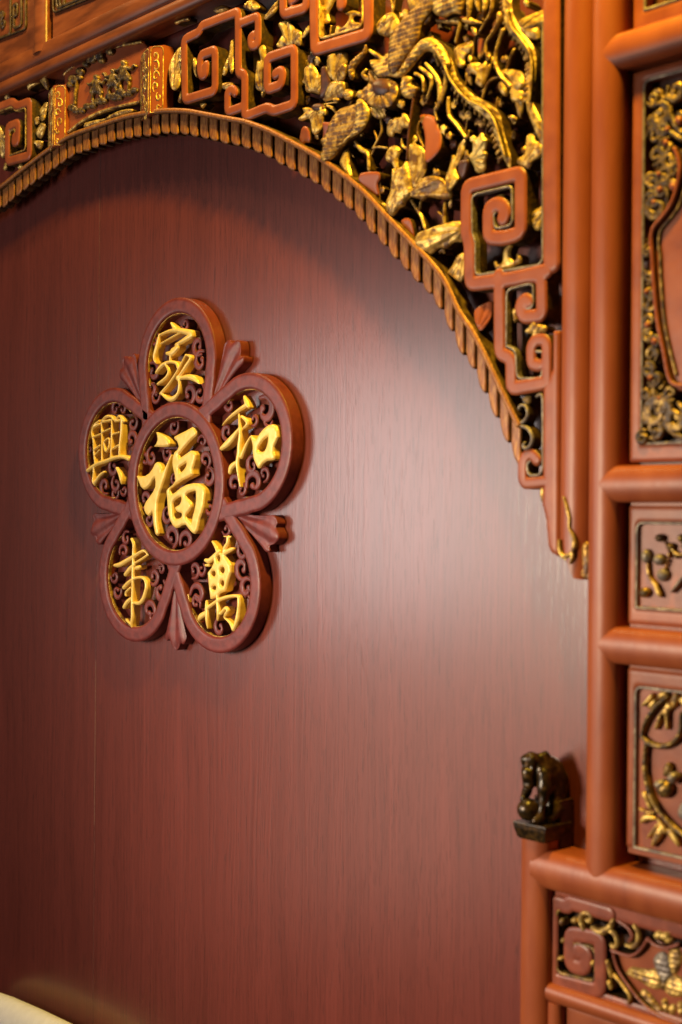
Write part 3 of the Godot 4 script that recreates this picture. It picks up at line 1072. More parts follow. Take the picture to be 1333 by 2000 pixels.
func shapes_characters() -> Array:
	return [
		{"n": "fortune_character", "m": "gold_paint", "e": "gold_paint", "z": [10, 23.5, 3.6, 4.5], "c": 1.6, "g": -0.8, "p": ["p", [-61.6, 91.3, -48.3, 87.4, -30.6, 81.6, -20.5, 75.4, -16.7, 68, -20.3, 62.3, -37.8, 61.4, -68.4, 63, -58.2, 69.4, -54.5, 75.1, -55.9, 82.5], "p", [-119.8, 15.3, -106.6, 12.5, -90.9, 13.8, -78, 18.8, -67.8, 26.8, -61.5, 34.8, -55.2, 37.6, -46.3, 34.5, -39.8, 26.3, -38.5, 20.4, -32.3, 24.7, -22.4, 37.6, -13.9, 49.8, -11.4, 48.3, -16.2, 37.5, -24.7, 20.1, -30.8, 7.1, -36.9, -3.1, -40.6, -10.4, -45.5, -17.7, -51.6, -35.3, -52.6, -50, -51.1, -66.2, -47.1, -80.8, -46.3, -88.2, -52, -93.4, -58.4, -89.9, -63.8, -75.2, -66.5, -60.4, -68, -51.6, -73, -56.1, -79.4, -59.1, -87.3, -55.4, -92.6, -48.8, -94, -41.3, -88.9, -32.4, -77.4, -23.5, -66, -13.9, -60.2, -5.8, -59.8, 1.6, -61.2, 8.2, -67.5, 4.6, -75.1, -4.2, -85.4, -10.1, -95.7, -12.2, -103.7, -7.7, -110.4, 1.3], "p", [-6.9, 79.3, 6.5, 83.2, 28.3, 88.8, 47.5, 94.5, 54.6, 92.1, 61.4, 84.7, 59.1, 78.1, 43, 70.4, 27.5, 60.2, 10.7, 48.4, 12.5, 42.6, 28.9, 49.4, 43.2, 54.7, 54, 53, 59.5, 47.1, 57.3, 37.3, 52.7, 27.4, 49.9, 21.8, 51.9, 13.2, 43.9, 9.7, 19.9, 2.9, 0.5, -4.9, -14.3, -10.8, -14.2, -14.9, -9.7, -19.3, 0.6, -15, 15.2, -7.9, 32.1, -2.7, 51.2, -0.5, 65.4, -1.2, 77.2, -5.5, 84.3, -11.2, 85.5, -18.3, 83.4, -30.9, 81.2, -42.2, 76.7, -52.1, 71, -62.1, 67.6, -73.4, 64.2, -82, 57.2, -87.8, 50, -86.5, 42.8, -82.3, 34.3, -76, 30.6, -72.5, 21, -73.3, 8.9, -77.8, 1.5, -78.9, -5.9, -75.1, -13.5, -67.2, -19.8, -55.7, -22.5, -42.6, -24.5, -28, -26.6, -17.8, -26.2, -11.9, -19.3, -7.6, -8.2, -2.6, -0.9, 3.8, -2.7, 12.5, -7.3, 22.8, -10, 33, -8.9, 43.1, -4.1, 53.1, 4.5, 57.2, 8.1, 61.5, 4.3, 68.8, -3.1, 73.4], "h", [11.8, 26.8, 24.3, 31.5, 31.5, 33.5, 30.4, 27.8, 22.1, 20.8, 13.6, 17.2, 10.6, 22.4], "h", [-6, -33.8, 5.7, -26.6, 15.9, -24.4, 17.9, -29.5, 13.2, -36.7, -0.2, -42.5, 6, -49.7, 18.3, -52.5, 18.3, -58.3, 6.2, -62, -2.4, -59.9, -5.8, -49.8], "h", [37.1, -17.3, 51.4, -14.6, 58, -15.3, 59.1, -21, 58.8, -33.8, 55.4, -46.6, 50.8, -56.6, 46.9, -68.7, 40.2, -65.2, 31.7, -59.6, 32.8, -53.8, 42.3, -46.6, 46.5, -39.5, 43.3, -32.4, 33.6, -25.9, 31.1, -20.9]]},
		{"n": "home_character", "m": "gold_paint", "e": "gold_paint", "z": [10, 23.5, 3.6, 4.5], "c": 1.6, "g": -0.8, "p": ["s", [-18.7, 276.2, 2, -5.9, 264.2, 5.8], "s", [-51.3, 257.6, 3.7, -58.2, 239.8, 5.4, -66.7, 220.4, 4.7, -61.2, 208.2, 1.3], "s", [-51.3, 257.6, 3, -25.6, 261.9, 3.6, 2.6, 260.9, 4.9, 41.2, 252.4, 6.5], "s", [-48.2, 242.3, 2.3, -14.1, 250.9, 2.6, 19.2, 258.5, 2.6], "s", [41.3, 249.2, 6.5, 22.2, 242.7, 5.2, -2.7, 236.7, 3.6], "s", [3, 232.1, 5.9, -13.7, 223.6, 6.3, -29.3, 224.1, 3.7], "s", [-15.2, 229.5, 2.6, 22.2, 241.9, 2.6], "s", [-17.9, 218.2, 3.6, -19.1, 209.2, 3], "s", [-60.4, 193.1, 3.7, -44.7, 203.6, 4.7, -24.8, 208.8, 3.3, -2.2, 205.4, 3.6, 3.5, 196.7, 3.3], "s", [-33.3, 206.1, 4, -23.2, 193.7, 3.6, -30.1, 182.6, 4, -55.8, 172.6, 3.3], "s", [-46.9, 155.4, 3.7, -24.2, 168.9, 3.6, -4.7, 184.2, 3.3, 9, 198, 3, 25.4, 216.3, 2.3], "s", [25.3, 217.2, 2.3, 40.5, 211.1, 3.9, 25.6, 196.7, 4.6, 13.4, 186.2, 3.9, 1, 178, 3.6], "s", [3.7, 180.3, 4.9, 9.4, 170.1, 4.6, 5.5, 153.9, 4.1, -6.9, 145.6, 5.3, -23.9, 144.9, 4.6, -44, 155.2, 3.3], "s", [9.3, 178.3, 3.6, 31.4, 179.2, 5.2, 50.5, 174.7, 5.8, 64.9, 165.2, 1.6]]},
		{"n": "harmony_character", "m": "gold_paint", "e": "gold_paint", "z": [10, 23.5, 3.6, 4.5], "c": 1.6, "g": -0.8, "p": ["s", [184.9, 137.9, 2, 190.9, 127.1, 5.2, 196.9, 119.4, 3.5], "s", [192, 123.3, 4.7, 166.3, 113.5, 4, 142.2, 102.1, 2.8, 123.9, 90.3, 0.8], "s", [172.3, 109.4, 2.2, 174.6, 93.2, 3.5, 176.8, 77, 4.5, 174, 58.4, 5.2, 173.2, 46, 5.5, 169.4, 31.2, 4.7, 171.6, 15, 3.5, 176.9, -8.7, 1.7], "s", [178.4, 105.4, 2.7, 192.3, 97.4, 4.4, 193.4, 91.2, 4, 182.6, 85.4, 2.2], "s", [176.6, 88.1, 2.7, 158.8, 73.9, 5.7, 142.7, 63.1, 6.5, 126.5, 54.8, 4.3], "s", [179.3, 39.6, 4.3, 187, 51.8, 4, 194.8, 62.7, 3.3, 203.5, 72.3, 2], "s", [167.4, 31.2, 4.4, 153.4, 24, 5.8, 149.5, 15.3, 4.3], "p", [202.4, 76.6, 210.3, 70.8, 218.1, 68.1, 225.7, 76.4, 235.2, 83.3, 246.5, 88.9, 257.9, 90.2, 267.3, 86.8, 272, 79.4, 273.1, 68.6, 267.6, 60.3, 263, 53.3, 262.2, 47.3, 265.6, 39.9, 264.2, 32.7, 256.7, 31.7, 245.4, 31.4, 235.9, 27.3, 228.4, 20.1, 222.6, 19.6, 217.7, 25.2, 211.8, 33.9, 208.7, 45.1, 208.1, 57.4, 204.5, 67.3], "h", [226, 56.8, 235.4, 65, 246.4, 69.5, 247.3, 63.4, 244.7, 56.2, 241.3, 50.3, 235.7, 46.8, 226.1, 46.8, 222.2, 50.8]]},
		{"n": "prosper_character", "m": "gold_paint", "e": "gold_paint", "z": [10, 23.5, 3.6, 4.5], "c": 1.6, "g": -0.8, "p": ["s", [-240.8, 117.3, 2.4, -257, 109.7, 3.3, -265.9, 95.8, 2.9, -259.8, 81.3, 3.1, -258.5, 65.8, 2.8, -257.2, 52.7, 2.6, -253.6, 37.2, 2.6], "s", [-261.3, 105.7, 2.9, -241.8, 110.8, 3.1], "s", [-261, 87.9, 2.6, -237.2, 92.3, 2.6], "s", [-256.3, 64.6, 2.6, -239, 71.2, 2.6], "s", [-253.9, 55, 2.1, -241, 62.9, 2.1], "s", [-234.3, 115.8, 2.4, -231.8, 94.5, 2.5, -231.4, 70.9, 2.7, -231, 43.8, 2.4], "s", [-233.2, 115.8, 2.8, -218.3, 123.3, 3.5, -203.5, 123.2, 3, -193.9, 117.3, 2.8, -186.6, 116, 2.8, -176.2, 122.5, 3, -165.8, 117.4, 3.5, -159.5, 112.5, 2.8], "s", [-228.9, 114.4, 3.1, -203.4, 116.8, 3], "s", [-228.6, 96.1, 2.4, -205.3, 101.1, 2.3], "s", [-225.1, 77.2, 2.4, -213.5, 83.3, 2.3, -207.1, 80.1, 2.1, -209, 66.7, 2.6, -218.4, 59.4, 2.8, -223.9, 69.5, 2.4, -225.1, 77.2, 2.4], "s", [-199.2, 116.6, 2.6, -198.8, 93.2, 2.6, -199.5, 69.9, 2.8, -201.3, 50.1, 2.8], "s", [-194.6, 90.8, 2.3, -175.8, 93.5, 2.3], "s", [-195.2, 64, 2.8, -177.5, 69.8, 2.8], "s", [-188.6, 113.8, 3, -169.9, 115.3, 3], "s", [-165.8, 115.1, 5.1, -167.1, 92, 4.4, -171.7, 69.1, 3.9, -173.1, 50.6, 3.5], "s", [-279.8, 25.8, 4.5, -249.3, 37.1, 4.5, -217.1, 42.3, 4.5, -191.8, 47.3, 4.4, -164.7, 48.7, 4.2, -144.2, 44.7, 5.3], "s", [-257.9, 32.6, 3, -258.8, 17.1, 3.1, -259.7, 5.3, 4.3, -255.2, -1.3, 2.8], "s", [-253.1, 4, 4.7, -238.1, 15.7, 4.2, -224.3, 21.9, 3.1], "s", [-182.1, 28.2, 3.2, -172.6, 18.2, 4.9, -167.2, 7.7, 4.6, -166.1, -1, 1.6]]},
		{"n": "affair_character", "m": "gold_paint", "e": "gold_paint", "z": [10, 23.5, 3.6, 4.5], "c": 1.6, "g": -0.8, "p": ["s", [-132.8, -99.1, 3, -125.4, -108.8, 3.8, -126.2, -121.6, 3.5, -126, -139.1, 4.1, -126.6, -162.4, 4.9, -127.3, -185.7, 3.7, -128, -206.7, 4.2, -127.8, -224.1, 4.7, -127.6, -238.1, 4.4, -130.5, -251.1, 3.7, -128.9, -257.4, 1.9], "s", [-133.6, -251.3, 2.9, -146.1, -245.7, 2.3, -150.4, -241.7, 0.9], "s", [-186.7, -148.2, 3.6, -170.7, -146.4, 5.2, -145.7, -137.4, 4.7, -123, -129.1, 4.2, -104.7, -121.6, 3.5, -91.6, -119.5, 3.2, -80.5, -126.4, 2.3], "s", [-122.8, -141.9, 2.6, -102.5, -134.8, 3, -84.5, -127.4, 3], "s", [-116.6, -150.4, 4.6, -106.4, -148.3, 3.9], "s", [-151.5, -163.4, 4.5, -137.1, -152.3, 4.9, -122.8, -144.8, 4], "s", [-156.4, -187.1, 4.5, -140.9, -177, 4.2, -122.4, -169.2, 3.3, -102, -166.6, 3.2, -88.8, -171.2, 3.9, -84.7, -181.4, 4.8, -88.5, -193.1, 4.8, -95.4, -204.9, 5.1, -107.5, -212.5, 4.2, -121.8, -212.7, 3.3], "s", [-148.9, -200.8, 3, -148.6, -194.9, 3, -134.5, -186, 2.6], "s", [-154.8, -222.2, 4.5, -144.5, -212.3, 4.9, -130.1, -204.5, 3.7]]},
		{"n": "myriad_character", "m": "gold_paint", "e": "gold_paint", "z": [10, 23.5, 3.6, 4.5], "c": 1.6, "g": -0.8, "p": ["s", [104.4, -98.4, 2.3, 115, -108.3, 4.1, 119.2, -115.8, 4.1], "s", [134.3, -89.6, 1.8, 153.7, -89.8, 1.8], "s", [146.6, -91.2, 4.5, 145.7, -100, 4.5, 137.7, -109, 4.5, 135.8, -119.1, 4.5], "s", [137.8, -116.5, 4.5, 151.9, -111.1, 4.5, 161, -109, 2.7], "s", [86, -130.2, 3.8, 96.5, -130.5, 5.1, 113.1, -121, 5.1, 123.4, -114.4, 4], "s", [87.1, -138.4, 3.3, 95.6, -138.2, 3.3], "p", [92.6, -149.8, 103, -141.7, 109.1, -132.6, 106.8, -120, 135.7, -115.3, 146, -125.1, 156.3, -134.8, 156.9, -147.3, 151.6, -158.7, 146.6, -169, 142.7, -179.2, 128.4, -183.7, 117.2, -191.2, 101.6, -195.2, 99.4, -186.4, 97.1, -176.4, 94.9, -163.7], "h", [127.4, -125.7, 126.5, -129.1, 124.1, -131.3, 121, -131.4, 118.5, -129.4, 117.5, -126, 118.4, -122.5, 120.9, -120.3, 123.9, -120.3, 126.4, -122.3], "h", [115.2, -151.4, 114.1, -154.3, 111.2, -156.2, 107.6, -156.3, 104.7, -154.7, 103.5, -151.9, 104.6, -149, 107.5, -147.1, 111.1, -147, 114, -148.6], "h", [139.2, -144.8, 138.1, -147.9, 135, -150, 131.2, -150.1, 128.1, -148.3, 126.9, -145.3, 128, -142.1, 131.1, -140.1, 134.9, -139.9, 138, -141.7], "h", [138.5, -166.2, 137.5, -169.2, 135, -171.2, 131.8, -171.3, 129.2, -169.6, 128.2, -166.7, 129.1, -163.7, 131.7, -161.7, 134.9, -161.6, 137.4, -163.3], "h", [117.2, -174.8, 116.1, -176.9, 113.2, -178.3, 109.6, -178.5, 106.7, -177.4, 105.5, -175.3, 106.6, -173.2, 109.5, -171.7, 113.1, -171.6, 116, -172.7], "s", [120.2, -187.9, 4.3, 120.4, -198, 3.8], "s", [89.2, -211.3, 4.3, 108, -201.3, 3.8, 128.6, -192.5, 4, 153, -186.8, 3.5, 173.1, -185.8, 3.5, 176.8, -193.7, 4.5, 175.4, -208.6, 4.5, 171.2, -225.1, 5.2, 162.8, -240.6, 3.5], "s", [161.8, -239.4, 4.5, 153.6, -230, 3.3, 137.2, -222.3, 1.9], "s", [89, -197.2, 1.8, 91.3, -211.1, 5.4, 91.5, -226.4, 4.6, 93.2, -243.6, 1.5], "s", [89.3, -217.6, 4.6, 74.5, -224.3, 5.7, 68.6, -230.5, 3.3], "s", [120.4, -199.3, 4.6, 122.6, -211.8, 5.3, 120.4, -227.8, 2.3], "s", [128.9, -216.5, 3.3, 141.1, -206.9, 3.8, 147.2, -210.3, 3.5, 141.2, -217, 3.3, 137.2, -222.3, 1.9]]}
	]

func shapes_filigree() -> Array:
	return [
		{"n": "scroll", "m": "maroon", "e": "brown_lacquer", "z": [2, 17, 2, 3], "c": 1.7, "p": ["s", [-84.9, 63.3, 2.5, -94, 56.2, 3.7, -95.8, 45.9, 4.7, -90.8, 37.9, 5.2, -82.8, 35.7, 5.2, -76.3, 39.1, 4.6, -74.3, 45, 3.7, -76.5, 49.7, 2.5, -80.4, 51.1, 4.8]]},
		{"n": "scroll", "m": "maroon", "e": "brown_lacquer", "z": [2, 17, 2, 3], "c": 1.7, "p": ["s", [-116.2, 36.2, 2.1, -114.9, 45.8, 3.2, -108.1, 51.6, 4, -100.1, 51.2, 4.4, -95.1, 46.3, 4.4, -94.8, 40.1, 3.9, -98.3, 36.1, 3.1, -102.7, 35.8, 2.1, -105.3, 38, 4.1]]},
		{"n": "scroll", "m": "maroon", "e": "brown_lacquer", "z": [2, 17, 2, 3], "c": 1.7, "p": ["s", [-3.9, 104.9, 2.2, -3.5, 94.8, 3.3, -9.4, 87.7, 4.1, -17.6, 86.6, 4.6, -23.6, 90.8, 4.5, -25, 97, 4.1, -22.1, 101.7, 3.2, -17.8, 102.8, 2.2, -14.6, 101, 4.2]]},
		{"n": "scroll", "m": "maroon", "e": "brown_lacquer", "z": [2, 17, 2, 3], "c": 1.7, "p": ["s", [-45.8, 58.3, 2.1, -46.1, 48.7, 3.1, -40.6, 42, 3.9, -32.8, 41, 4.3, -27.2, 44.9, 4.3, -25.9, 50.8, 3.9, -28.5, 55.3, 3, -32.7, 56.4, 2.1, -35.6, 54.6, 4]]},
		{"n": "scroll", "m": "maroon", "e": "brown_lacquer", "z": [2, 17, 2, 3], "c": 1.7, "p": ["s", [53, 68.5, 1.9, 57.1, 76.2, 2.8, 64.5, 78.9, 3.5, 71.1, 76.2, 3.9, 73.7, 70.5, 3.9, 72.1, 65.3, 3.5, 68, 63, 2.8, 64.2, 64, 1.9, 62.7, 66.8, 3.6]]},
		{"n": "scroll", "m": "maroon", "e": "brown_lacquer", "z": [2, 17, 2, 3], "c": 1.7, "p": ["s", [81.4, 23.1, 2.4, 87.2, 32.4, 3.5, 85.5, 42.2, 4.4, 78.4, 47.7, 5, 70.5, 47, 4.9, 65.9, 41.9, 4.4, 66, 36, 3.5, 69.4, 32.5, 2.4, 73.4, 32.6, 4.6]]},
		{"n": "scroll", "m": "maroon", "e": "brown_lacquer", "z": [2, 17, 2, 3], "c": 1.7, "p": ["s", [83, 25.6, 2.5, 93.2, 20.2, 3.7, 96.8, 10.4, 4.7, 93.3, 1.7, 5.2, 85.7, -1.9, 5.2, 78.8, 0.3, 4.6, 75.8, 5.8, 3.7, 77.1, 10.8, 2.5, 80.8, 12.8, 4.8]]},
		{"n": "scroll", "m": "maroon", "e": "brown_lacquer", "z": [2, 17, 2, 3], "c": 1.7, "p": ["s", [-107.5, -43.8, 2.5, -96, -42.3, 3.7, -89.2, -34.2, 4.7, -89.6, -24.7, 5.2, -95.5, -18.8, 5.2, -102.8, -18.5, 4.7, -107.5, -22.6, 3.7, -108, -27.8, 2.5, -105.3, -31, 4.8]]},
		{"n": "scroll", "m": "maroon", "e": "brown_lacquer", "z": [2, 17, 2, 3], "c": 1.7, "p": ["s", [-80.9, -51.2, 2.1, -75.7, -59.4, 3.1, -77.3, -68.1, 3.9, -83.5, -73, 4.4, -90.5, -72.4, 4.4, -94.7, -67.9, 3.9, -94.6, -62.6, 3.1, -91.5, -59.6, 2.1, -88, -59.6, 4.1]]},
		{"n": "scroll", "m": "maroon", "e": "brown_lacquer", "z": [2, 17, 2, 3], "c": 1.7, "p": ["s", [-34.8, -41.6, 2.3, -43.3, -48.2, 3.5, -45, -57.8, 4.4, -40.3, -65.2, 4.9, -32.8, -67.3, 4.8, -26.8, -64.1, 4.3, -24.9, -58.7, 3.4, -26.9, -54.3, 2.3, -30.6, -53, 4.5]]},
		{"n": "scroll", "m": "maroon", "e": "brown_lacquer", "z": [2, 17, 2, 3], "c": 1.7, "p": ["s", [-14.3, -111.9, 3.1, -4.7, -101.3, 4.6, -4.7, -88.3, 5.8, -12.5, -79.7, 6.4, -22.8, -78.8, 6.4, -30, -84.3, 5.8, -31.2, -91.9, 4.5, -27.5, -97.1, 3.1, -22.4, -98, 6]]},
		{"n": "scroll", "m": "maroon", "e": "brown_lacquer", "z": [2, 17, 2, 3], "c": 1.7, "p": ["s", [5, -106.4, 2.8, 6.7, -93.6, 4.2, 15.7, -86.1, 5.2, 26.2, -86.5, 5.8, 32.9, -93.1, 5.8, 33.2, -101.2, 5.2, 28.6, -106.5, 4.1, 22.9, -107, 2.8, 19.3, -103.9, 5.4]]},
		{"n": "scroll", "m": "maroon", "e": "brown_lacquer", "z": [2, 17, 2, 3], "c": 1.7, "p": ["s", [81.7, -31.8, 2, 76.8, -39.6, 3, 78.2, -47.9, 3.7, 84.1, -52.4, 4.1, 90.7, -51.9, 4.1, 94.7, -47.6, 3.7, 94.6, -42.6, 2.9, 91.6, -39.7, 2, 88.3, -39.8, 3.8]]},
		{"n": "scroll", "m": "maroon", "e": "brown_lacquer", "z": [2, 17, 2, 3], "c": 1.7, "p": ["s", [-14.8, 15.9, 1.6, -20.4, 11.5, 2.3, -21.6, 5.1, 2.9, -18.5, 0.2, 3.2, -13.5, -1.1, 3.2, -9.5, 1, 2.9, -8.3, 4.6, 2.3, -9.6, 7.5, 1.6, -12, 8.3, 3]]},
		{"n": "scroll", "m": "maroon", "e": "brown_lacquer", "z": [2, 17, 2, 3], "c": 1.7, "p": ["s", [2.5, 267.9, 1.8, 8.4, 262.5, 2.6, 15.7, 262.5, 3.3, 20.6, 266.9, 3.6, 21.1, 272.7, 3.6, 18, 276.7, 3.2, 13.7, 277.4, 2.6, 10.8, 275.3, 1.8, 10.3, 272.5, 3.3]]},
		{"n": "scroll", "m": "maroon", "e": "brown_lacquer", "z": [2, 17, 2, 3], "c": 1.7, "p": ["s", [61.2, 215.7, 2.6, 49.3, 215.3, 3.8, 41, 222.2, 4.8, 39.7, 231.8, 5.4, 44.6, 238.9, 5.4, 51.9, 240.5, 4.8, 57.4, 237.2, 3.8, 58.8, 232, 2.6, 56.6, 228.4, 5]]},
		{"n": "scroll", "m": "maroon", "e": "brown_lacquer", "z": [2, 17, 2, 3], "c": 1.7, "p": ["s", [67.4, 220.5, 2.7, 54.9, 221, 4, 46.1, 213.7, 5.1, 44.7, 203.5, 5.7, 49.9, 196.1, 5.6, 57.6, 194.4, 5, 63.4, 197.9, 4, 64.9, 203.3, 2.7, 62.6, 207.2, 5.2]]},
		{"n": "scroll", "m": "maroon", "e": "brown_lacquer", "z": [2, 17, 2, 3], "c": 1.7, "p": ["s", [-88.5, 212.3, 2.7, -76, 212.8, 4, -67.4, 205.6, 5, -66, 195.6, 5.6, -71.2, 188.2, 5.6, -78.8, 186.5, 5, -84.5, 190, 3.9, -86, 195.3, 2.7, -83.7, 199.2, 5.2]]},
		{"n": "scroll", "m": "maroon", "e": "brown_lacquer", "z": [2, 17, 2, 3], "c": 1.7, "p": ["s", [-63.4, 261, 2.1, -72.4, 264.6, 3.1, -80.6, 261.6, 3.9, -84.2, 254.7, 4.3, -82.5, 247.9, 4.3, -77.3, 244.7, 3.9, -72.2, 245.7, 3.1, -69.8, 249.2, 2.1, -70.4, 252.6, 4]]},
		{"n": "scroll", "m": "maroon", "e": "brown_lacquer", "z": [2, 17, 2, 3], "c": 1.7, "p": ["s", [-101, 168.2, 2.4, -95.9, 158.4, 3.6, -86.5, 154.9, 4.5, -78.1, 158.3, 5, -74.7, 165.6, 5, -76.8, 172.2, 4.4, -82, 175.1, 3.5, -86.8, 173.8, 2.4, -88.8, 170.3, 4.6]]},
		{"n": "scroll", "m": "maroon", "e": "brown_lacquer", "z": [2, 17, 2, 3], "c": 1.7, "p": ["s", [-58.7, 153.9, 2.1, -63.2, 145.4, 3.1, -71.4, 142.4, 3.9, -78.7, 145.4, 4.3, -81.6, 151.7, 4.3, -79.8, 157.5, 3.9, -75.2, 160, 3.1, -71.1, 158.8, 2.1, -69.4, 155.8, 4]]},
		{"n": "scroll", "m": "maroon", "e": "brown_lacquer", "z": [2, 17, 2, 3], "c": 1.7, "p": ["s", [19.6, 133, 2.9, 32.8, 134.8, 4.3, 40.6, 144.1, 5.4, 40.2, 154.9, 6, 33.4, 161.8, 6, 25, 162.1, 5.4, 19.6, 157.4, 4.2, 19.1, 151.4, 2.9, 22.2, 147.8, 5.6]]},
		{"n": "scroll", "m": "maroon", "e": "brown_lacquer", "z": [2, 17, 2, 3], "c": 1.7, "p": ["s", [65, 164.8, 2.6, 71.3, 154.7, 3.8, 69.5, 144.1, 4.8, 61.8, 138.2, 5.4, 53.2, 138.9, 5.3, 48.2, 144.4, 4.8, 48.3, 150.8, 3.8, 52.1, 154.6, 2.6, 56.4, 154.5, 5]]},
		{"n": "scroll", "m": "maroon", "e": "brown_lacquer", "z": [2, 17, 2, 3], "c": 1.7, "p": ["s", [138.2, 142.9, 2.2, 129.1, 138.1, 3.3, 125.9, 129.4, 4.2, 129.1, 121.6, 4.6, 135.8, 118.4, 4.6, 142, 120.4, 4.1, 144.7, 125.2, 3.3, 143.5, 129.7, 2.2, 140.3, 131.5, 4.3]]},
		{"n": "scroll", "m": "maroon", "e": "brown_lacquer", "z": [2, 17, 2, 3], "c": 1.7, "p": ["s", [140.3, 69.5, 2.2, 130, 69.1, 3.3, 122.8, 75.1, 4.2, 121.7, 83.5, 4.6, 125.9, 89.6, 4.6, 132.3, 91, 4.1, 137.1, 88.1, 3.3, 138.2, 83.6, 2.2, 136.4, 80.5, 4.3]]},
		{"n": "scroll", "m": "maroon", "e": "brown_lacquer", "z": [2, 17, 2, 3], "c": 1.7, "p": ["s", [217.7, 133.5, 3.5, 233.6, 134.1, 5.1, 244.7, 124.8, 6.5, 246.5, 111.9, 7.2, 239.9, 102.4, 7.2, 230.1, 100.3, 6.4, 222.7, 104.7, 5.1, 220.9, 111.6, 3.5, 223.8, 116.6, 6.6]]},
		{"n": "scroll", "m": "maroon", "e": "brown_lacquer", "z": [2, 17, 2, 3], "c": 1.7, "p": ["s", [191.4, 95.7, 1.8, 197.3, 90.2, 2.6, 204.7, 90.2, 3.3, 209.5, 94.6, 3.6, 210, 100.4, 3.6, 206.9, 104.5, 3.2, 202.7, 105.1, 2.6, 199.7, 103.1, 1.8, 199.2, 100.2, 3.4]]},
		{"n": "scroll", "m": "maroon", "e": "brown_lacquer", "z": [2, 17, 2, 3], "c": 1.7, "p": ["s", [248.8, 94.9, 1.7, 243.9, 88.6, 2.6, 236.8, 87.3, 3.2, 231.3, 90.8, 3.6, 229.8, 96.3, 3.6, 232.1, 100.8, 3.2, 236.2, 102.2, 2.5, 239.4, 100.7, 1.7, 240.4, 98, 3.3]]},
		{"n": "scroll", "m": "maroon", "e": "brown_lacquer", "z": [2, 17, 2, 3], "c": 1.7, "p": ["s", [207.7, 39.9, 2.4, 196.7, 40.3, 3.6, 188.9, 33.9, 4.5, 187.7, 24.9, 5, 192.3, 18.3, 5, 199.1, 16.8, 4.5, 204.2, 19.9, 3.5, 205.5, 24.7, 2.4, 203.5, 28.1, 4.6]]},
		{"n": "scroll", "m": "maroon", "e": "brown_lacquer", "z": [2, 17, 2, 3], "c": 1.7, "p": ["s", [184.4, -9.7, 3.1, 186.3, 4.2, 4.5, 196.1, 12.4, 5.7, 207.6, 12, 6.4, 214.8, 4.8, 6.3, 215.2, -4, 5.7, 210.2, -9.8, 4.5, 203.9, -10.3, 3.1, 200.1, -7, 5.9]]},
		{"n": "scroll", "m": "maroon", "e": "brown_lacquer", "z": [2, 17, 2, 3], "c": 1.7, "p": ["s", [228.9, -1.4, 2, 236.8, 2.7, 2.9, 239.6, 10.4, 3.6, 236.8, 17.2, 4, 231, 19.9, 4, 225.6, 18.2, 3.6, 223.2, 14, 2.9, 224.3, 10.1, 2, 227.1, 8.5, 3.7]]},
		{"n": "scroll", "m": "maroon", "e": "brown_lacquer", "z": [2, 17, 2, 3], "c": 1.7, "p": ["s", [166.6, -11.7, 2.5, 167, -0.4, 3.6, 160.4, 7.4, 4.6, 151.3, 8.7, 5.1, 144.7, 4, 5.1, 143.1, -2.9, 4.5, 146.3, -8.1, 3.6, 151.1, -9.4, 2.5, 154.6, -7.4, 4.7]]},
		{"n": "scroll", "m": "maroon", "e": "brown_lacquer", "z": [2, 17, 2, 3], "c": 1.7, "p": ["s", [170.4, -1.8, 1.8, 178.1, -4.3, 2.6, 181.8, -10.7, 3.3, 180.4, -17.1, 3.7, 175.6, -20.5, 3.7, 170.5, -19.8, 3.3, 167.8, -16.4, 2.6, 168.1, -12.8, 1.8, 170.4, -10.9, 3.4]]},
		{"n": "scroll", "m": "maroon", "e": "brown_lacquer", "z": [2, 17, 2, 3], "c": 1.7, "p": ["s", [-186, 144.9, 2.1, -194.1, 150, 3.1, -202.6, 148.5, 3.9, -207.4, 142.3, 4.3, -206.8, 135.5, 4.3, -202.4, 131.4, 3.8, -197.2, 131.5, 3, -194.2, 134.5, 2.1, -194.2, 138, 4]]},
		{"n": "scroll", "m": "maroon", "e": "brown_lacquer", "z": [2, 17, 2, 3], "c": 1.7, "p": ["s", [-186.9, 139.8, 1.9, -180.6, 145.6, 2.7, -172.9, 145.6, 3.5, -167.7, 140.9, 3.8, -167.2, 134.8, 3.8, -170.4, 130.5, 3.4, -175, 129.8, 2.7, -178.1, 132, 1.9, -178.6, 135, 3.6]]},
		{"n": "scroll", "m": "maroon", "e": "brown_lacquer", "z": [2, 17, 2, 3], "c": 1.7, "p": ["s", [-134.3, 121.7, 2.3, -128.8, 113, 3.3, -130.4, 103.8, 4.2, -137, 98.6, 4.6, -144.5, 99.3, 4.6, -148.9, 104.1, 4.1, -148.8, 109.6, 3.3, -145.5, 112.9, 2.3, -141.8, 112.8, 4.3]]},
		{"n": "scroll", "m": "maroon", "e": "brown_lacquer", "z": [2, 17, 2, 3], "c": 1.7, "p": ["s", [-145.5, 62.1, 2.7, -134.7, 67.8, 3.9, -130.9, 78.2, 4.9, -134.7, 87.4, 5.5, -142.6, 91.1, 5.5, -150, 88.8, 4.9, -153.2, 83, 3.9, -151.7, 77.8, 2.7, -147.9, 75.6, 5.1]]},
		{"n": "scroll", "m": "maroon", "e": "brown_lacquer", "z": [2, 17, 2, 3], "c": 1.7, "p": ["s", [-205.7, 45.9, 2.5, -214.8, 38.9, 3.7, -216.6, 28.7, 4.6, -211.6, 20.8, 5.2, -203.6, 18.6, 5.2, -197.2, 21.9, 4.6, -195.2, 27.8, 3.6, -197.4, 32.4, 2.5, -201.3, 33.8, 4.8]]},
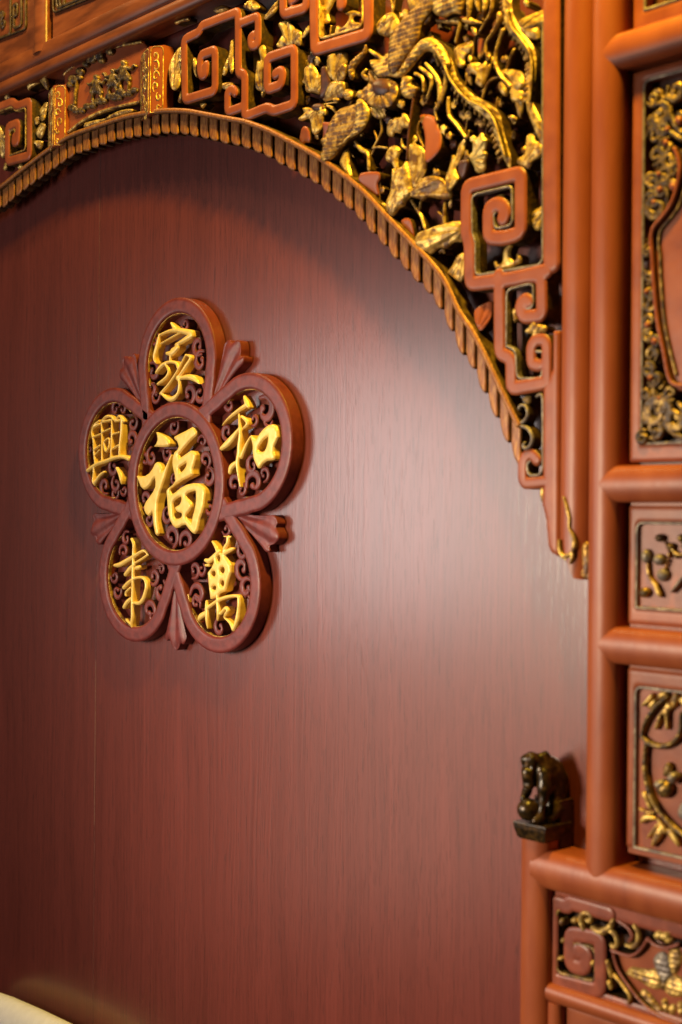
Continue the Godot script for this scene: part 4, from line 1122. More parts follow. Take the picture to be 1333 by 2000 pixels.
		{"n": "scroll", "m": "maroon", "e": "brown_lacquer", "z": [2, 17, 2, 3], "c": 1.7, "p": ["s", [-223.6, -17.9, 2.5, -235.2, -18.3, 3.7, -243.2, -11.6, 4.7, -244.5, -2.3, 5.2, -239.7, 4.6, 5.2, -232.6, 6.2, 4.7, -227.3, 3, 3.7, -225.9, -2.1, 2.5, -228.1, -5.6, 4.8]]},
		{"n": "scroll", "m": "maroon", "e": "brown_lacquer", "z": [2, 17, 2, 3], "c": 1.7, "p": ["s", [-201.6, 13.3, 2.3, -207.2, 4.5, 3.4, -205.6, -4.9, 4.2, -198.8, -10.1, 4.7, -191.3, -9.5, 4.7, -186.8, -4.6, 4.2, -186.9, 1, 3.3, -190.3, 4.4, 2.3, -194, 4.3, 4.4]]},
		{"n": "scroll", "m": "maroon", "e": "brown_lacquer", "z": [2, 17, 2, 3], "c": 1.7, "p": ["s", [-186, -13.2, 1.9, -187.2, -21.7, 2.8, -193.2, -26.7, 3.5, -200.1, -26.4, 3.9, -204.5, -22, 3.9, -204.8, -16.6, 3.5, -201.7, -13.1, 2.7, -197.9, -12.8, 1.9, -195.6, -14.8, 3.6]]},
		{"n": "scroll", "m": "maroon", "e": "brown_lacquer", "z": [2, 17, 2, 3], "c": 1.7, "p": ["s", [-179.9, -11.8, 1.7, -176.3, -18.5, 2.4, -169.9, -20.9, 3.1, -164.2, -18.5, 3.4, -161.9, -13.6, 3.4, -163.3, -9, 3, -166.9, -7.1, 2.4, -170.1, -8, 1.7, -171.5, -10.3, 3.2]]},
		{"n": "scroll", "m": "maroon", "e": "brown_lacquer", "z": [2, 17, 2, 3], "c": 1.7, "p": ["s", [-284.9, 75.3, 1.3, -289.5, 71.7, 1.9, -290.5, 66.4, 2.4, -287.9, 62.4, 2.6, -283.8, 61.3, 2.6, -280.5, 63, 2.4, -279.5, 66, 1.9, -280.6, 68.4, 1.3, -282.6, 69.1, 2.4]]},
		{"n": "scroll", "m": "maroon", "e": "brown_lacquer", "z": [2, 17, 2, 3], "c": 1.7, "p": ["s", [-152.4, -86.8, 2.1, -162, -86.4, 3.1, -168.7, -92, 3.9, -169.7, -99.8, 4.3, -165.8, -105.5, 4.3, -159.8, -106.8, 3.9, -155.4, -104.2, 3.1, -154.3, -100, 2.1, -156.1, -97, 4]]},
		{"n": "scroll", "m": "maroon", "e": "brown_lacquer", "z": [2, 17, 2, 3], "c": 1.7, "p": ["s", [-180.8, -127.7, 2.1, -179.5, -118.1, 3.1, -172.8, -112.5, 3.9, -165, -112.8, 4.3, -160, -117.7, 4.3, -159.8, -123.8, 3.9, -163.2, -127.7, 3.1, -167.5, -128.1, 2.1, -170.1, -125.8, 4]]},
		{"n": "scroll", "m": "maroon", "e": "brown_lacquer", "z": [2, 17, 2, 3], "c": 1.7, "p": ["s", [-209.5, -168.9, 1.9, -205.4, -176.7, 2.8, -197.9, -179.4, 3.5, -191.3, -176.7, 3.9, -188.6, -171, 3.9, -190.3, -165.7, 3.5, -194.4, -163.4, 2.8, -198.2, -164.4, 1.9, -199.8, -167.2, 3.6]]},
		{"n": "scroll", "m": "maroon", "e": "brown_lacquer", "z": [2, 17, 2, 3], "c": 1.7, "p": ["s", [-174.2, -191, 2.1, -175.5, -200.6, 3.1, -182.3, -206.3, 3.9, -190.2, -206, 4.4, -195.1, -201, 4.4, -195.4, -194.9, 3.9, -192, -191, 3.1, -187.6, -190.6, 2.1, -185, -192.9, 4]]},
		{"n": "scroll", "m": "maroon", "e": "brown_lacquer", "z": [2, 17, 2, 3], "c": 1.7, "p": ["s", [-85.3, -174.4, 2.5, -74.9, -178.7, 3.6, -65.3, -175.2, 4.6, -61, -167.1, 5.1, -63.1, -159.2, 5.1, -69.1, -155.4, 4.5, -75, -156.6, 3.6, -77.9, -160.7, 2.5, -77.2, -164.7, 4.7]]},
		{"n": "scroll", "m": "maroon", "e": "brown_lacquer", "z": [2, 17, 2, 3], "c": 1.7, "p": ["s", [-42.2, -170.3, 3, -34.8, -182.1, 4.5, -37, -194.6, 5.7, -46, -201.5, 6.3, -56, -200.7, 6.3, -61.9, -194.2, 5.6, -61.8, -186.7, 4.4, -57.4, -182.3, 3, -52.4, -182.3, 5.8]]},
		{"n": "scroll", "m": "maroon", "e": "brown_lacquer", "z": [2, 17, 2, 3], "c": 1.7, "p": ["s", [-76, -241, 2.9, -69, -229.8, 4.2, -71.1, -218.1, 5.3, -79.6, -211.5, 5.9, -89, -212.3, 5.9, -94.6, -218.4, 5.3, -94.5, -225.5, 4.2, -90.3, -229.7, 2.9, -85.6, -229.6, 5.5]]},
		{"n": "scroll", "m": "maroon", "e": "brown_lacquer", "z": [2, 17, 2, 3], "c": 1.7, "p": ["s", [-59.5, -143.4, 1.6, -52.6, -140.5, 2.4, -46.2, -142.9, 3, -43.4, -148.2, 3.4, -44.8, -153.4, 3.3, -48.7, -155.9, 3, -52.7, -155.2, 2.4, -54.6, -152.4, 1.6, -54.1, -149.8, 3.1]]},
		{"n": "scroll", "m": "maroon", "e": "brown_lacquer", "z": [2, 17, 2, 3], "c": 1.7, "p": ["s", [-67.2, -232.6, 1.4, -72.7, -229.1, 2.1, -78.6, -230.1, 2.7, -81.9, -234.3, 3, -81.5, -239, 3, -78.4, -241.8, 2.6, -74.9, -241.8, 2.1, -72.8, -239.7, 1.4, -72.8, -237.3, 2.7]]},
		{"n": "scroll", "m": "maroon", "e": "brown_lacquer", "z": [2, 17, 2, 3], "c": 1.7, "p": ["s", [40.7, -162.5, 2.3, 51.2, -161, 3.4, 57.4, -153.7, 4.3, 57, -145, 4.8, 51.7, -139.6, 4.8, 45, -139.3, 4.3, 40.7, -143, 3.4, 40.2, -147.8, 2.3, 42.7, -150.7, 4.4]]},
		{"n": "scroll", "m": "maroon", "e": "brown_lacquer", "z": [2, 17, 2, 3], "c": 1.7, "p": ["s", [71.6, -136.3, 1.8, 76.1, -143.5, 2.7, 74.8, -151, 3.4, 69.4, -155.2, 3.8, 63.3, -154.7, 3.8, 59.7, -150.8, 3.4, 59.8, -146.2, 2.7, 62.5, -143.6, 1.8, 65.5, -143.6, 3.5]]},
		{"n": "scroll", "m": "maroon", "e": "brown_lacquer", "z": [2, 17, 2, 3], "c": 1.7, "p": ["s", [35.1, -190.2, 3, 41.5, -178, 4.4, 53.2, -173.8, 5.6, 63.6, -178, 6.2, 67.8, -187, 6.2, 65.2, -195.3, 5.5, 58.7, -198.8, 4.4, 52.7, -197.2, 3, 50.3, -192.9, 5.7]]},
		{"n": "scroll", "m": "maroon", "e": "brown_lacquer", "z": [2, 17, 2, 3], "c": 1.7, "p": ["s", [63.3, -210.4, 2.1, 63.6, -200.9, 3.1, 58.1, -194.2, 3.9, 50.4, -193.2, 4.3, 44.7, -197.1, 4.3, 43.4, -203, 3.8, 46.1, -207.4, 3, 50.2, -208.5, 2.1, 53.2, -206.7, 4]]},
		{"n": "scroll", "m": "maroon", "e": "brown_lacquer", "z": [2, 17, 2, 3], "c": 1.7, "p": ["s", [173.9, -98.3, 2.2, 165.9, -104.6, 3.3, 164.3, -113.6, 4.1, 168.7, -120.6, 4.6, 175.8, -122.6, 4.6, 181.4, -119.6, 4.1, 183.2, -114.4, 3.2, 181.3, -110.3, 2.2, 177.8, -109.1, 4.2]]},
		{"n": "scroll", "m": "maroon", "e": "brown_lacquer", "z": [2, 17, 2, 3], "c": 1.7, "p": ["s", [184.6, -157.3, 2.9, 171.4, -157.8, 4.3, 162.2, -150.1, 5.4, 160.7, -139.4, 6, 166.2, -131.6, 5.9, 174.3, -129.8, 5.3, 180.4, -133.5, 4.2, 181.9, -139.2, 2.9, 179.5, -143.3, 5.5]]},
		{"n": "scroll", "m": "maroon", "e": "brown_lacquer", "z": [2, 17, 2, 3], "c": 1.7, "p": ["s", [200.9, -160.8, 2.7, 189.6, -156.2, 3.9, 179.3, -160, 4.9, 174.7, -168.7, 5.5, 176.9, -177.2, 5.5, 183.4, -181.3, 4.9, 189.8, -180, 3.9, 192.9, -175.6, 2.7, 192.1, -171.3, 5.1]]},
		{"n": "scroll", "m": "maroon", "e": "brown_lacquer", "z": [2, 17, 2, 3], "c": 1.7, "p": ["s", [184.1, -187.1, 1.8, 185.2, -179.1, 2.6, 190.8, -174.3, 3.3, 197.4, -174.6, 3.6, 201.5, -178.7, 3.6, 201.7, -183.8, 3.2, 198.9, -187.1, 2.6, 195.3, -187.4, 1.8, 193, -185.5, 3.4]]},
		{"n": "scroll", "m": "maroon", "e": "brown_lacquer", "z": [2, 17, 2, 3], "c": 1.7, "p": ["s", [119.9, -225.3, 2.3, 110.1, -228.5, 3.3, 105.4, -236.6, 4.2, 107.2, -244.9, 4.7, 113.3, -249.2, 4.7, 119.8, -248.3, 4.2, 123.3, -244, 3.3, 122.9, -239.4, 2.3, 120, -237, 4.3]]},
		{"n": "scroll", "m": "maroon", "e": "brown_lacquer", "z": [2, 17, 2, 3], "c": 1.7, "p": ["s", [122.2, -81.8, 1.8, 128.3, -87.3, 2.7, 135.8, -87.3, 3.3, 140.8, -82.8, 3.7, 141.3, -76.9, 3.7, 138.1, -72.8, 3.3, 133.8, -72.1, 2.6, 130.7, -74.2, 1.8, 130.2, -77.1, 3.4]]}
	]

func shapes_frets() -> Array:
	return [
		{"n": "scroll_fret", "m": "red_lacquer", "e": "old_gilt", "z": [22, 46, 2.6, 5], "c": 2.2, "p": ["l", [105.2, 684.7, 8.6, 104, 670.9, 8.6, 94.3, 670.5, 8.6, 89.1, 681.5, 8.6, 88.9, 697.6, 8.6, 93.2, 705.4, 8.6, 129.6, 704.4, 8.6, 130.5, 637.5, 8.6, 47.8, 640.8, 8.6, 43.3, 742.9, 8.6, 85.3, 744.7, 8.6, 93.1, 753.4, 8.6, 189.5, 750.6, 8.6, 190.7, 662.6, 8.6, 192.2, 652.8, 8.6, 207.9, 644.8, 8.6, 208.3, 578.9, 8.6, 264.4, 581.3, 8.6, 280.1, 572.1, 8.6, 329, 572.2, 8.6, 327.9, 656.8, 8.6, 262.8, 658.7, 8.6, 263.5, 609.1, 8.6, 297.7, 608.9, 8.6, 301.3, 626.2, 8.6, 293.5, 631.4, 8.6, 283.3, 628.8, 8.6], "l", [208, 596, 8, 163.8, 595.3, 8, 163.3, 627.5, 8, 175.9, 630.2, 8, 182.9, 623, 8], "l", [189.8, 730.7, 8, 239.9, 730.2, 8, 240.5, 685.3, 8, 223.6, 686.6, 8, 221.5, 701.1, 8, 228.2, 702.8, 8]]},
		{"n": "scroll_fret", "m": "red_lacquer", "e": "old_gilt", "z": [22, 46, 2.6, 5], "c": 2.2, "p": ["l", [-524.9, 693, 9.2, -526.6, 682.3, 9.2, -511.9, 682.1, 9.2, -510.7, 718.5, 9.2, -553.1, 719, 9.2, -551.9, 649.4, 9.2, -464.6, 644.8, 9.2, -466.3, 750.8, 9.2, -516.8, 752.7, 9.2, -533.5, 765.5, 9.2, -608.8, 768, 9.2]]},
		{"n": "gilt_edge", "m": "gilt", "e": "gilt", "z": [38, 46.5, 1.2, 1.4], "c": 1.4, "u": "last", "p": ["l", [-546.5, 660.4, 1.5, -479.8, 659.5, 1.5, -481.2, 743.2, 1.5, -522.1, 743.8, 1.5, -533.3, 755.7, 1.5, -608.6, 758.6, 1.5], "l", [-528.5, 690, 1.5, -523.1, 696.3, 1.5, -523.4, 709.2, 1.5, -543.6, 709.6, 1.5, -547, 690, 1.5]]},
		{"n": "scroll_fret", "m": "red_lacquer", "e": "old_gilt", "z": [22, 46, 2.6, 5], "c": 2.2, "p": ["l", [341.3, 737.4, 8, 318.9, 732.2, 8, 323.9, 734.1, 8], "l", [298.8, 759.2, 8.8, 300.9, 716.5, 8.8, 355.2, 712.1, 8.8, 354.8, 743.4, 8.8]]},
		{"n": "scroll_fret", "m": "red_lacquer", "e": "old_gilt", "z": [22, 46, 2.6, 5], "c": 2.2, "p": ["l", [370.9, 742.5, 10.2, 374.8, 643.7, 10.2, 490.7, 637.5, 10.2, 489.9, 708.8, 10.2], "s", [433.1, 718.1, 9.6, 433.3, 696.7, 10.7]]},
		{"n": "gilt_edge", "m": "gilt", "e": "gilt", "z": [38, 46.5, 1.2, 1.4], "c": 1.4, "u": "last", "p": ["l", [383.1, 739.1, 1.8, 385, 657.2, 1.8, 473, 652.6, 1.8, 477.8, 656.9, 1.8, 477.1, 712.4, 1.8]]},
		{"n": "scroll_fret", "m": "red_lacquer", "e": "old_gilt", "z": [22, 46, 2.6, 5], "c": 2.2, "p": ["l", [745.1, 333.7, 10, 748.8, 341.1, 10, 743.5, 350.5, 10, 733, 354.5, 10, 722.4, 351.6, 10, 719.5, 344, 10, 720.1, 312.7, 10, 748.4, 307.5, 10, 774.7, 311, 10, 773.9, 387.3, 10, 681.2, 386.4, 10, 681.1, 324.2, 10, 686.7, 311.7, 10, 688.9, 255.4, 10, 760.8, 253.4, 10, 816.6, 256.9, 10], "l", [739.2, 260.8, 9.4, 741.1, 158.6, 9.4, 760.4, 152.5, 9.4, 760.9, 112.2, 9.4, 812.5, 116.2, 9.4], "l", [739.3, 255, 9, 789.8, 253.9, 9, 808.3, 250.5, 9, 810.2, 200.8, 9, 780.3, 202.7, 9, 775.1, 213.4, 9, 775.7, 220.1, 9, 782.9, 225, 9, 788.4, 221, 9]]},
		{"n": "gilt_edge", "m": "silver_gilt", "e": "silver_gilt", "z": [38, 46.5, 1.2, 1.4], "c": 1.4, "u": "last", "p": ["l", [692.1, 322.6, 1.6, 690.7, 373.1, 1.6, 759.5, 374, 1.6, 760.7, 327.3, 1.6, 755.6, 322.9, 1.6, 730.3, 322.2, 1.6, 728.6, 340.3, 1.6, 733.1, 344.1, 1.6], "l", [692.1, 322.6, 1.5, 697.6, 310.1, 1.5, 698.1, 265.8, 1.5, 803.9, 266, 1.5, 810.6, 270.7, 1.5, 807.3, 572.7, 1.5], "l", [752.2, 168, 1.6, 752.1, 240.9, 1.6, 788.4, 244, 1.6, 795.6, 241.4, 1.6, 795.2, 212.4, 1.6, 781.6, 212.7, 1.6], "l", [752.2, 168, 1.6, 767.7, 162.1, 1.6, 770.2, 124.6, 1.6, 811.1, 122.4, 1.6, 813.5, 156.1, 1.6, 800.8, 157.1, 1.6]]},
		{"n": "scroll_fret", "m": "red_lacquer", "e": "old_gilt", "z": [22, 46, 2.6, 5], "c": 2.2, "p": ["l", [805.2, 138.9, 8, 793.9, 141.5, 8, 792.9, 163.4, 8, 798.5, 171.3, 8, 813.3, 171.1, 8, 817.9, 164.6, 8, 818.4, 116.9, 8]]},
		{"n": "scroll_fret", "m": "red_lacquer", "e": "old_gilt", "z": [22, 46, 2.6, 5], "c": 2.2, "p": ["l", [803.7, 19.9, 7.6, 796.5, 27.3, 7.6, 785.8, 26.5, 7.6, 780.8, 17, 7.6, 781, -3.1, 7.6, 784.7, -9.5, 7.6, 805.4, -8.5, 7.6, 818, -7.7, 7.6]]},
		{"n": "gilt_edge", "m": "silver_gilt", "e": "silver_gilt", "z": [38, 46.5, 1.2, 1.4], "c": 1.4, "u": "last", "p": ["l", [793.7, 19, 1.6, 788, 15.8, 1.6, 788.9, 4.5, 1.6, 793.9, 0, 1.6, 808.1, 0.9, 1.6, 813.7, 7.5, 1.6, 812.4, 97.4, 1.6, 809.1, 103.7, 1.6, 802.8, 100.2, 1.6]]},
		{"n": "inner_strip", "m": "red_lacquer", "e": "old_gilt", "z": [20, 45.2, 3.4, 8], "c": 2.2, "p": ["p", [806.8, 638.1, 833.5, 630.3, 837.4, 263.2, 835.1, 256.5, 827.9, 252.3, 810.9, 253.1]]},
		{"n": "inner_strip", "m": "red_lacquer", "e": "red_lacquer", "z": [20, 45.2, 3.4, 8], "c": 2.2, "p": ["p", [827.9, 180.7, 838.3, 179.7, 840.5, -101.5, 827.6, -96.1, 823.1, -87.9, 819.1, -54.6, 813.2, -36, 813.9, -19.9, 813.2, 115.2, 821.3, 121, 827.6, 132.1]]},
		{"n": "gilt_tuft", "m": "gilt", "e": "old_gilt", "z": [26, 42, 4, 6], "c": 2.0, "d": "rays", "p": ["q", [807.4, -14.6, 814.4, -13.5, 815.3, -25.7, 811.2, -34.6, 806.8, -25.7]]},
		{"n": "scroll_end", "m": "silver_gilt", "e": "old_gilt", "z": [30, 48, 3, 3], "c": 1.6, "p": ["s", [775.7, 85.4, 1.8, 777.9, 89.2, 1.8, 782.9, 90.1, 1.8, 788.7, 85.3, 2, 789.5, 75.2, 2.2, 780.3, 67.7, 2.5, 770.1, 69.9, 2.5, 758.9, 88, 2.3]]},
		{"n": "scroll_end", "m": "silver_gilt", "e": "old_gilt", "z": [30, 48, 3, 3], "c": 1.6, "p": ["s", [771.6, 65.8, 2.5, 789, 60.6, 2.5, 797.7, 50.2, 2.5, 796.3, 40.2, 2.5, 789.3, 34.8, 2.5, 783.5, 37.2, 2.2, 785.6, 42.2, 1.6]]}
	]

func shapes_flora() -> Array:
	return [
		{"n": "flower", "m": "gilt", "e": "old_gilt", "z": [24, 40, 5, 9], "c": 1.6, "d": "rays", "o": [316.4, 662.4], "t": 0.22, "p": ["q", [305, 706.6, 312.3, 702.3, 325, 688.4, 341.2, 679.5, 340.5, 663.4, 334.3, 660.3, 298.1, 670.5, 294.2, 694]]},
		{"n": "leaf", "m": "gilt", "e": "old_gilt", "z": [30, 43, 3, 6], "c": 1.6, "d": "rays", "t": 0.22, "p": ["q", [348.3, 680, 358.7, 685.4, 360.9, 676.8, 348.4, 670.7, 340.4, 670.4]]},
		{"n": "flower", "m": "gilt", "e": "old_gilt", "z": [24, 40, 5, 9], "c": 1.6, "d": "rays", "o": [367, 579.3], "t": 0.22, "p": ["q", [359.5, 627.3, 370, 621.4, 377.1, 608.2, 385.7, 602.7, 387.6, 593.1, 382.6, 581.6, 377.5, 578.2, 365.3, 583.2, 349.4, 587.9, 347.5, 598.8, 340.4, 605.1, 345.6, 610.9, 347.2, 623.3]]},
		{"n": "leaf", "m": "gilt", "e": "old_gilt", "z": [24, 40, 5, 9], "c": 1.6, "d": "rays", "o": [411.5, 584.2], "t": 0.22, "p": ["q", [405.8, 628.7, 435.9, 627, 438.5, 616.2, 436.1, 608.9, 431.3, 602.2, 418.1, 587.2, 404.6, 596, 401, 611.7]]},
		{"n": "leaf", "m": "worn_gilt", "e": "old_gilt", "z": [28, 43, 4, 8], "c": 1.6, "d": "stripe", "o": [418.2, 584.9], "t": 0.22, "p": ["q", [436.1, 608.9, 443.6, 603.7, 442.9, 593.8, 434.8, 585.6, 419.8, 586.8, 421.3, 601.2]]},
		{"n": "leaf", "m": "brown_lacquer", "e": "old_gilt", "z": [28, 42, 3, 6], "c": 1.6, "t": 0.22, "p": ["q", [389, 612.2, 399.3, 613.2, 405.4, 596.9, 404.7, 585.7, 391.3, 571.6, 381, 572.8, 385.9, 592.3]]},
		{"n": "leaf", "m": "gilt", "e": "old_gilt", "z": [24, 40, 5, 9], "c": 1.6, "d": "rays", "o": [382.8, 564.3], "t": 0.22, "p": ["q", [404.7, 588, 428.2, 584.9, 440.6, 578.6, 435.1, 561.9, 418.5, 561, 405, 564, 386.2, 565.9, 384.4, 572]]},
		{"n": "small_bird", "m": "worn_gilt", "e": "old_gilt", "z": [26, 42, 6, 10], "c": 1.6, "d": "scales", "p": ["s", [482.2, 623.3, 3.1, 478.3, 614.3, 4.7, 463.9, 607.8, 6.2, 452.7, 599.3, 7.4, 452.9, 585.9, 4.7]]},
		{"n": "leaf", "m": "gilt", "e": "old_gilt", "z": [22, 36, 3, 5], "c": 1.6, "t": 0.22, "p": ["s", [483.1, 618.6, 2.4, 500.7, 605.5, 2.9, 513.3, 594.7, 3.3], "s", [477, 591.3, 2.2, 470.7, 586.2, 3.1, 478.8, 578.7, 3.3, 486.7, 581.3, 2.4]]},
		{"n": "peony_petal", "m": "gilt", "e": "old_gilt", "z": [26, 42, 6, 12], "c": 1.6, "d": "scales", "t": 0.22, "p": ["q", [511.7, 598.4, 529.1, 607.2, 542.4, 606, 554.7, 592.2, 558, 572.1, 552.1, 561.7, 530.7, 567.7, 508.9, 572.8, 492.9, 593, 491.2, 601.2]]},
		{"n": "peony_petal", "m": "worn_gilt", "e": "old_gilt", "z": [30, 44, 4, 10], "c": 1.6, "d": "rays", "o": [516.9, 553.5], "t": 0.22, "p": ["q", [489.8, 588.3, 505.8, 573.5, 529.1, 567, 546.1, 554.4, 552.3, 541.1, 547.9, 528.1, 538.9, 522.5, 521.9, 524, 503.1, 531.4, 479.2, 543.2, 471.1, 553.9, 477.4, 563.5, 486.9, 569.1, 483.5, 583.1]]},
		{"n": "peony_heart", "m": "brown_lacquer", "e": "old_gilt", "z": [36, 46, 8, 20], "c": 1.6, "p": ["q", [540.1, 549.3, 536.4, 542.2, 526.4, 539.5, 513.9, 542.2, 503.7, 549.5, 499.7, 558.5, 503.5, 565.7, 513.6, 568.3, 526.1, 565.4, 536.2, 558.1]]},
		{"n": "flower", "m": "gilt", "e": "old_gilt", "z": [28, 42, 5, 8], "c": 1.6, "d": "scales", "t": 0.22, "p": ["q", [482.3, 553.6, 480.5, 549.9, 475.7, 548.5, 469.7, 549.8, 464.9, 553.4, 462.9, 557.9, 464.8, 561.5, 469.6, 563, 475.6, 561.6, 480.4, 558], "q", [455.1, 559.6, 453.3, 555.1, 448.2, 553.2, 441.9, 554.6, 436.7, 558.8, 434.7, 564.2, 436.6, 568.7, 441.7, 570.7, 448, 569.2, 453.1, 565], "q", [426.8, 558.1, 425.6, 556.3, 422.3, 555.8, 418.1, 556.8, 414.7, 558.7, 413.4, 561, 414.7, 562.7, 418, 563.2, 422.2, 562.3, 425.5, 560.3]]},
		{"n": "phoenix_wing", "m": "worn_gilt", "e": "old_gilt", "z": [30, 48, 5, 14], "c": 1.6, "d": "scales", "p": ["q", [604.1, 668.7, 634.2, 660.3, 627.3, 649.7, 618.8, 638.4, 601.7, 626.1, 595.9, 616, 591.7, 604.4, 569.7, 586.4, 547.4, 567, 533.6, 577.9, 536.1, 618.4, 546.7, 630.9, 560.2, 638.1, 572, 645.7, 592.6, 652.9]]},
		{"n": "phoenix_wing", "m": "gilt", "e": "old_gilt", "z": [28, 44, 5, 10], "c": 1.6, "d": "stripe", "o": [587, 628.9], "p": ["q", [565.7, 679.5, 567.3, 666.2, 568.9, 655, 578, 645.7, 592.6, 649.1, 604.2, 655, 607, 667.9]]},
		{"n": "phoenix_wing", "m": "gilt", "e": "old_gilt", "z": [30, 44, 3, 6], "c": 1.6, "p": ["q", [613.1, 634.7, 611.8, 627.7, 601.7, 622.9, 595.9, 623.4, 604.5, 630.6]]},
		{"n": "leaf", "m": "gilt", "e": "old_gilt", "z": [24, 40, 5, 9], "c": 1.6, "d": "rays", "o": [547.9, 655.4], "t": 0.22, "p": ["q", [501.6, 654.7, 528, 660.7, 546.5, 645, 548.4, 633.7, 542.2, 625.6, 523.7, 627, 501.8, 638.1]]},
		{"n": "stem", "m": "gilt", "e": "old_gilt", "z": [24, 38, 3, 3], "c": 1.6, "p": ["s", [525.4, 684.3, 1.5, 530.9, 667.5, 1.5, 531.1, 658.8, 1.5], "s", [536.9, 681.1, 1.5, 532.5, 662.8, 1.5]]},
		{"n": "phoenix_body", "m": "gilt", "e": "old_gilt", "z": [28, 46, 7, 13], "c": 1.6, "d": "scales", "p": ["s", [559.5, 565.3, 6.4, 577.3, 579.2, 9.4, 597.7, 592.3, 9.7, 615.1, 591.1, 9, 632.4, 576.3, 7.7, 643.9, 556.9, 6.6]]},
		{"n": "tail_fringe", "m": "worn_gilt", "e": "old_gilt", "z": [26, 41, 2.5, 4], "c": 1.6, "p": ["s", [630.9, 568.3, 3, 625.6, 564.5, 2], "s", [634.7, 560.5, 3, 629.4, 556.7, 2], "s", [638.4, 552.7, 3, 633.2, 549, 2], "s", [642.2, 545, 3, 637, 541.2, 2], "s", [645.9, 537.3, 3, 640.7, 533.5, 2], "s", [651.6, 528.7, 3, 648.7, 523.4, 2], "s", [657.3, 522.2, 3, 654.4, 517, 2], "s", [662.9, 515.8, 2.9, 660, 510.6, 2], "s", [669.8, 508.8, 2.9, 668.1, 503, 2], "s", [676.7, 502.4, 2.9, 675.1, 496.7, 2], "s", [683.6, 496.2, 2.9, 682, 490.4, 2], "s", [691.6, 489.5, 3.4, 690.8, 482.3, 2.3], "s", [700.6, 482.9, 3.3, 699.8, 475.7, 2.3], "s", [708.9, 476.3, 3.3, 707.3, 469.4, 2.3], "s", [717.6, 469, 3.3, 716, 462.2, 2.3], "s", [720.8, 464.8, 3.3, 714, 461.1, 2.3], "s", [723.5, 456.7, 3.3, 716.7, 453, 2.3], "s", [726.3, 448.9, 3.3, 719.8, 444.9, 2.3], "s", [729, 441.7, 3.3, 722.5, 437.7, 2.3], "s", [731.7, 434.5, 3.3, 725.2, 430.5, 2.3], "s", [735.2, 425.9, 3.3, 729, 421.6, 2.3], "s", [739.2, 416.7, 3.3, 733, 412.4, 2.3], "s", [635.2, 572.5, 3.1, 653.9, 533.8, 3.1, 670.8, 514.5, 3.1, 691.4, 495.6, 3.1], "s", [691.4, 496.7, 3.5, 709.4, 483.4, 3.4, 726.8, 468.9, 3.4, 732.2, 452.7, 3.4, 740.2, 431.1, 3.4, 748.2, 412.7, 3.4]]},
		{"n": "tail_fringe", "m": "worn_gilt", "e": "old_gilt", "z": [26, 41, 2.5, 4], "c": 1.6, "p": ["s", [739.1, 625.4, 3.1, 732.4, 623.6, 2.1], "s", [739.7, 619, 3.1, 733, 617.2, 2.1], "s", [740.2, 612.7, 3.1, 733.5, 610.8, 2.1], "s", [740.8, 606.3, 3.1, 734.1, 604.4, 2.1], "s", [742.4, 598.7, 3.1, 736.9, 595.5, 2.1], "s", [744.6, 592.1, 3.1, 739.1, 588.9, 2.1], "s", [746.9, 585.6, 3.1, 741.4, 582.4, 2.1], "s", [752, 576.5, 3.1, 749.1, 571.4, 2.1], "s", [758.1, 568.7, 3, 755.2, 563.6, 2.1], "s", [764.1, 560.9, 3, 761.2, 555.8, 2.1], "s", [769.4, 554, 3, 766.2, 549, 2.1], "s", [774.1, 547.5, 3, 770.9, 542.6, 2.1], "s", [778.8, 541.1, 3, 775.6, 536.2, 2.1], "s", [781.1, 535.7, 3, 775.2, 532.9, 2.1], "s", [783, 526.9, 3, 777.1, 524.1, 2.1], "s", [783.7, 520.7, 3, 776.6, 519.5, 2.1], "s", [783.1, 514.7, 3, 776, 513.5, 2.1], "s", [782.5, 508.7, 3, 775.5, 507.5, 2.1], "s", [782, 502.7, 3, 774.9, 501.5, 2.1], "s", [781.1, 496.3, 3, 773.9, 495.4, 2.1], "s", [780, 489, 3, 772.7, 488, 2.1], "s", [778.8, 481.6, 3, 771.5, 480.6, 2.1], "s", [745.2, 627.1, 3, 747.4, 601.7, 3, 754, 582, 3, 772.1, 558.6, 3, 786.1, 539.4, 2.9, 790, 521.9, 2.9, 787.8, 498, 2.9, 784.3, 476, 2.9]]},
		{"n": "tail_feather", "m": "gilt", "e": "old_gilt", "z": [26, 42.5, 2.2, 10], "c": 1.6, "d": "barb", "o": [690.7, 357.3], "p": ["s", [635.2, 574.6, 5.4, 645.3, 556.5, 6.4, 653.9, 533.8, 6, 670.8, 514.5, 6.4, 691.4, 495.6, 6.1], "s", [691.4, 496.7, 7.1, 709.4, 483.4, 8.3, 726.8, 468.9, 8.2, 732.2, 452.7, 7.6, 740.2, 431.1, 6.6, 748.2, 412.7, 5.4, 752.5, 398.5, 1.6], "q", [685.9, 480.5, 684.8, 477.2, 681.8, 475.6, 677.9, 476.4, 674.8, 479.3, 673.6, 483.1, 674.8, 486.5, 677.8, 488.1, 681.6, 487.3, 684.7, 484.4]]},
		{"n": "feather_quill", "m": "gilt", "e": "old_gilt", "z": [40, 51, 2, 2], "c": 1.6, "p": ["s", [622.3, 584, 1.3, 639.6, 563.1, 1.2, 651.1, 538.6, 1.2, 669.4, 514.8, 1.2, 690.1, 495.9, 1.2], "s", [690.5, 496.4, 1.2, 709.4, 485.7, 1.2, 725.4, 472.1, 1.2, 734.8, 456.2, 1.2, 742.8, 434.6, 1.2, 750.8, 412.2, 1]]},
		{"n": "plume", "m": "gilt", "e": "old_gilt", "z": [28, 44, 3, 5], "c": 1.6, "p": ["s", [581.9, 560, 2.2, 595.2, 551.6, 2.3, 598.3, 541.4, 2.3, 598.4, 531.8, 2]]},
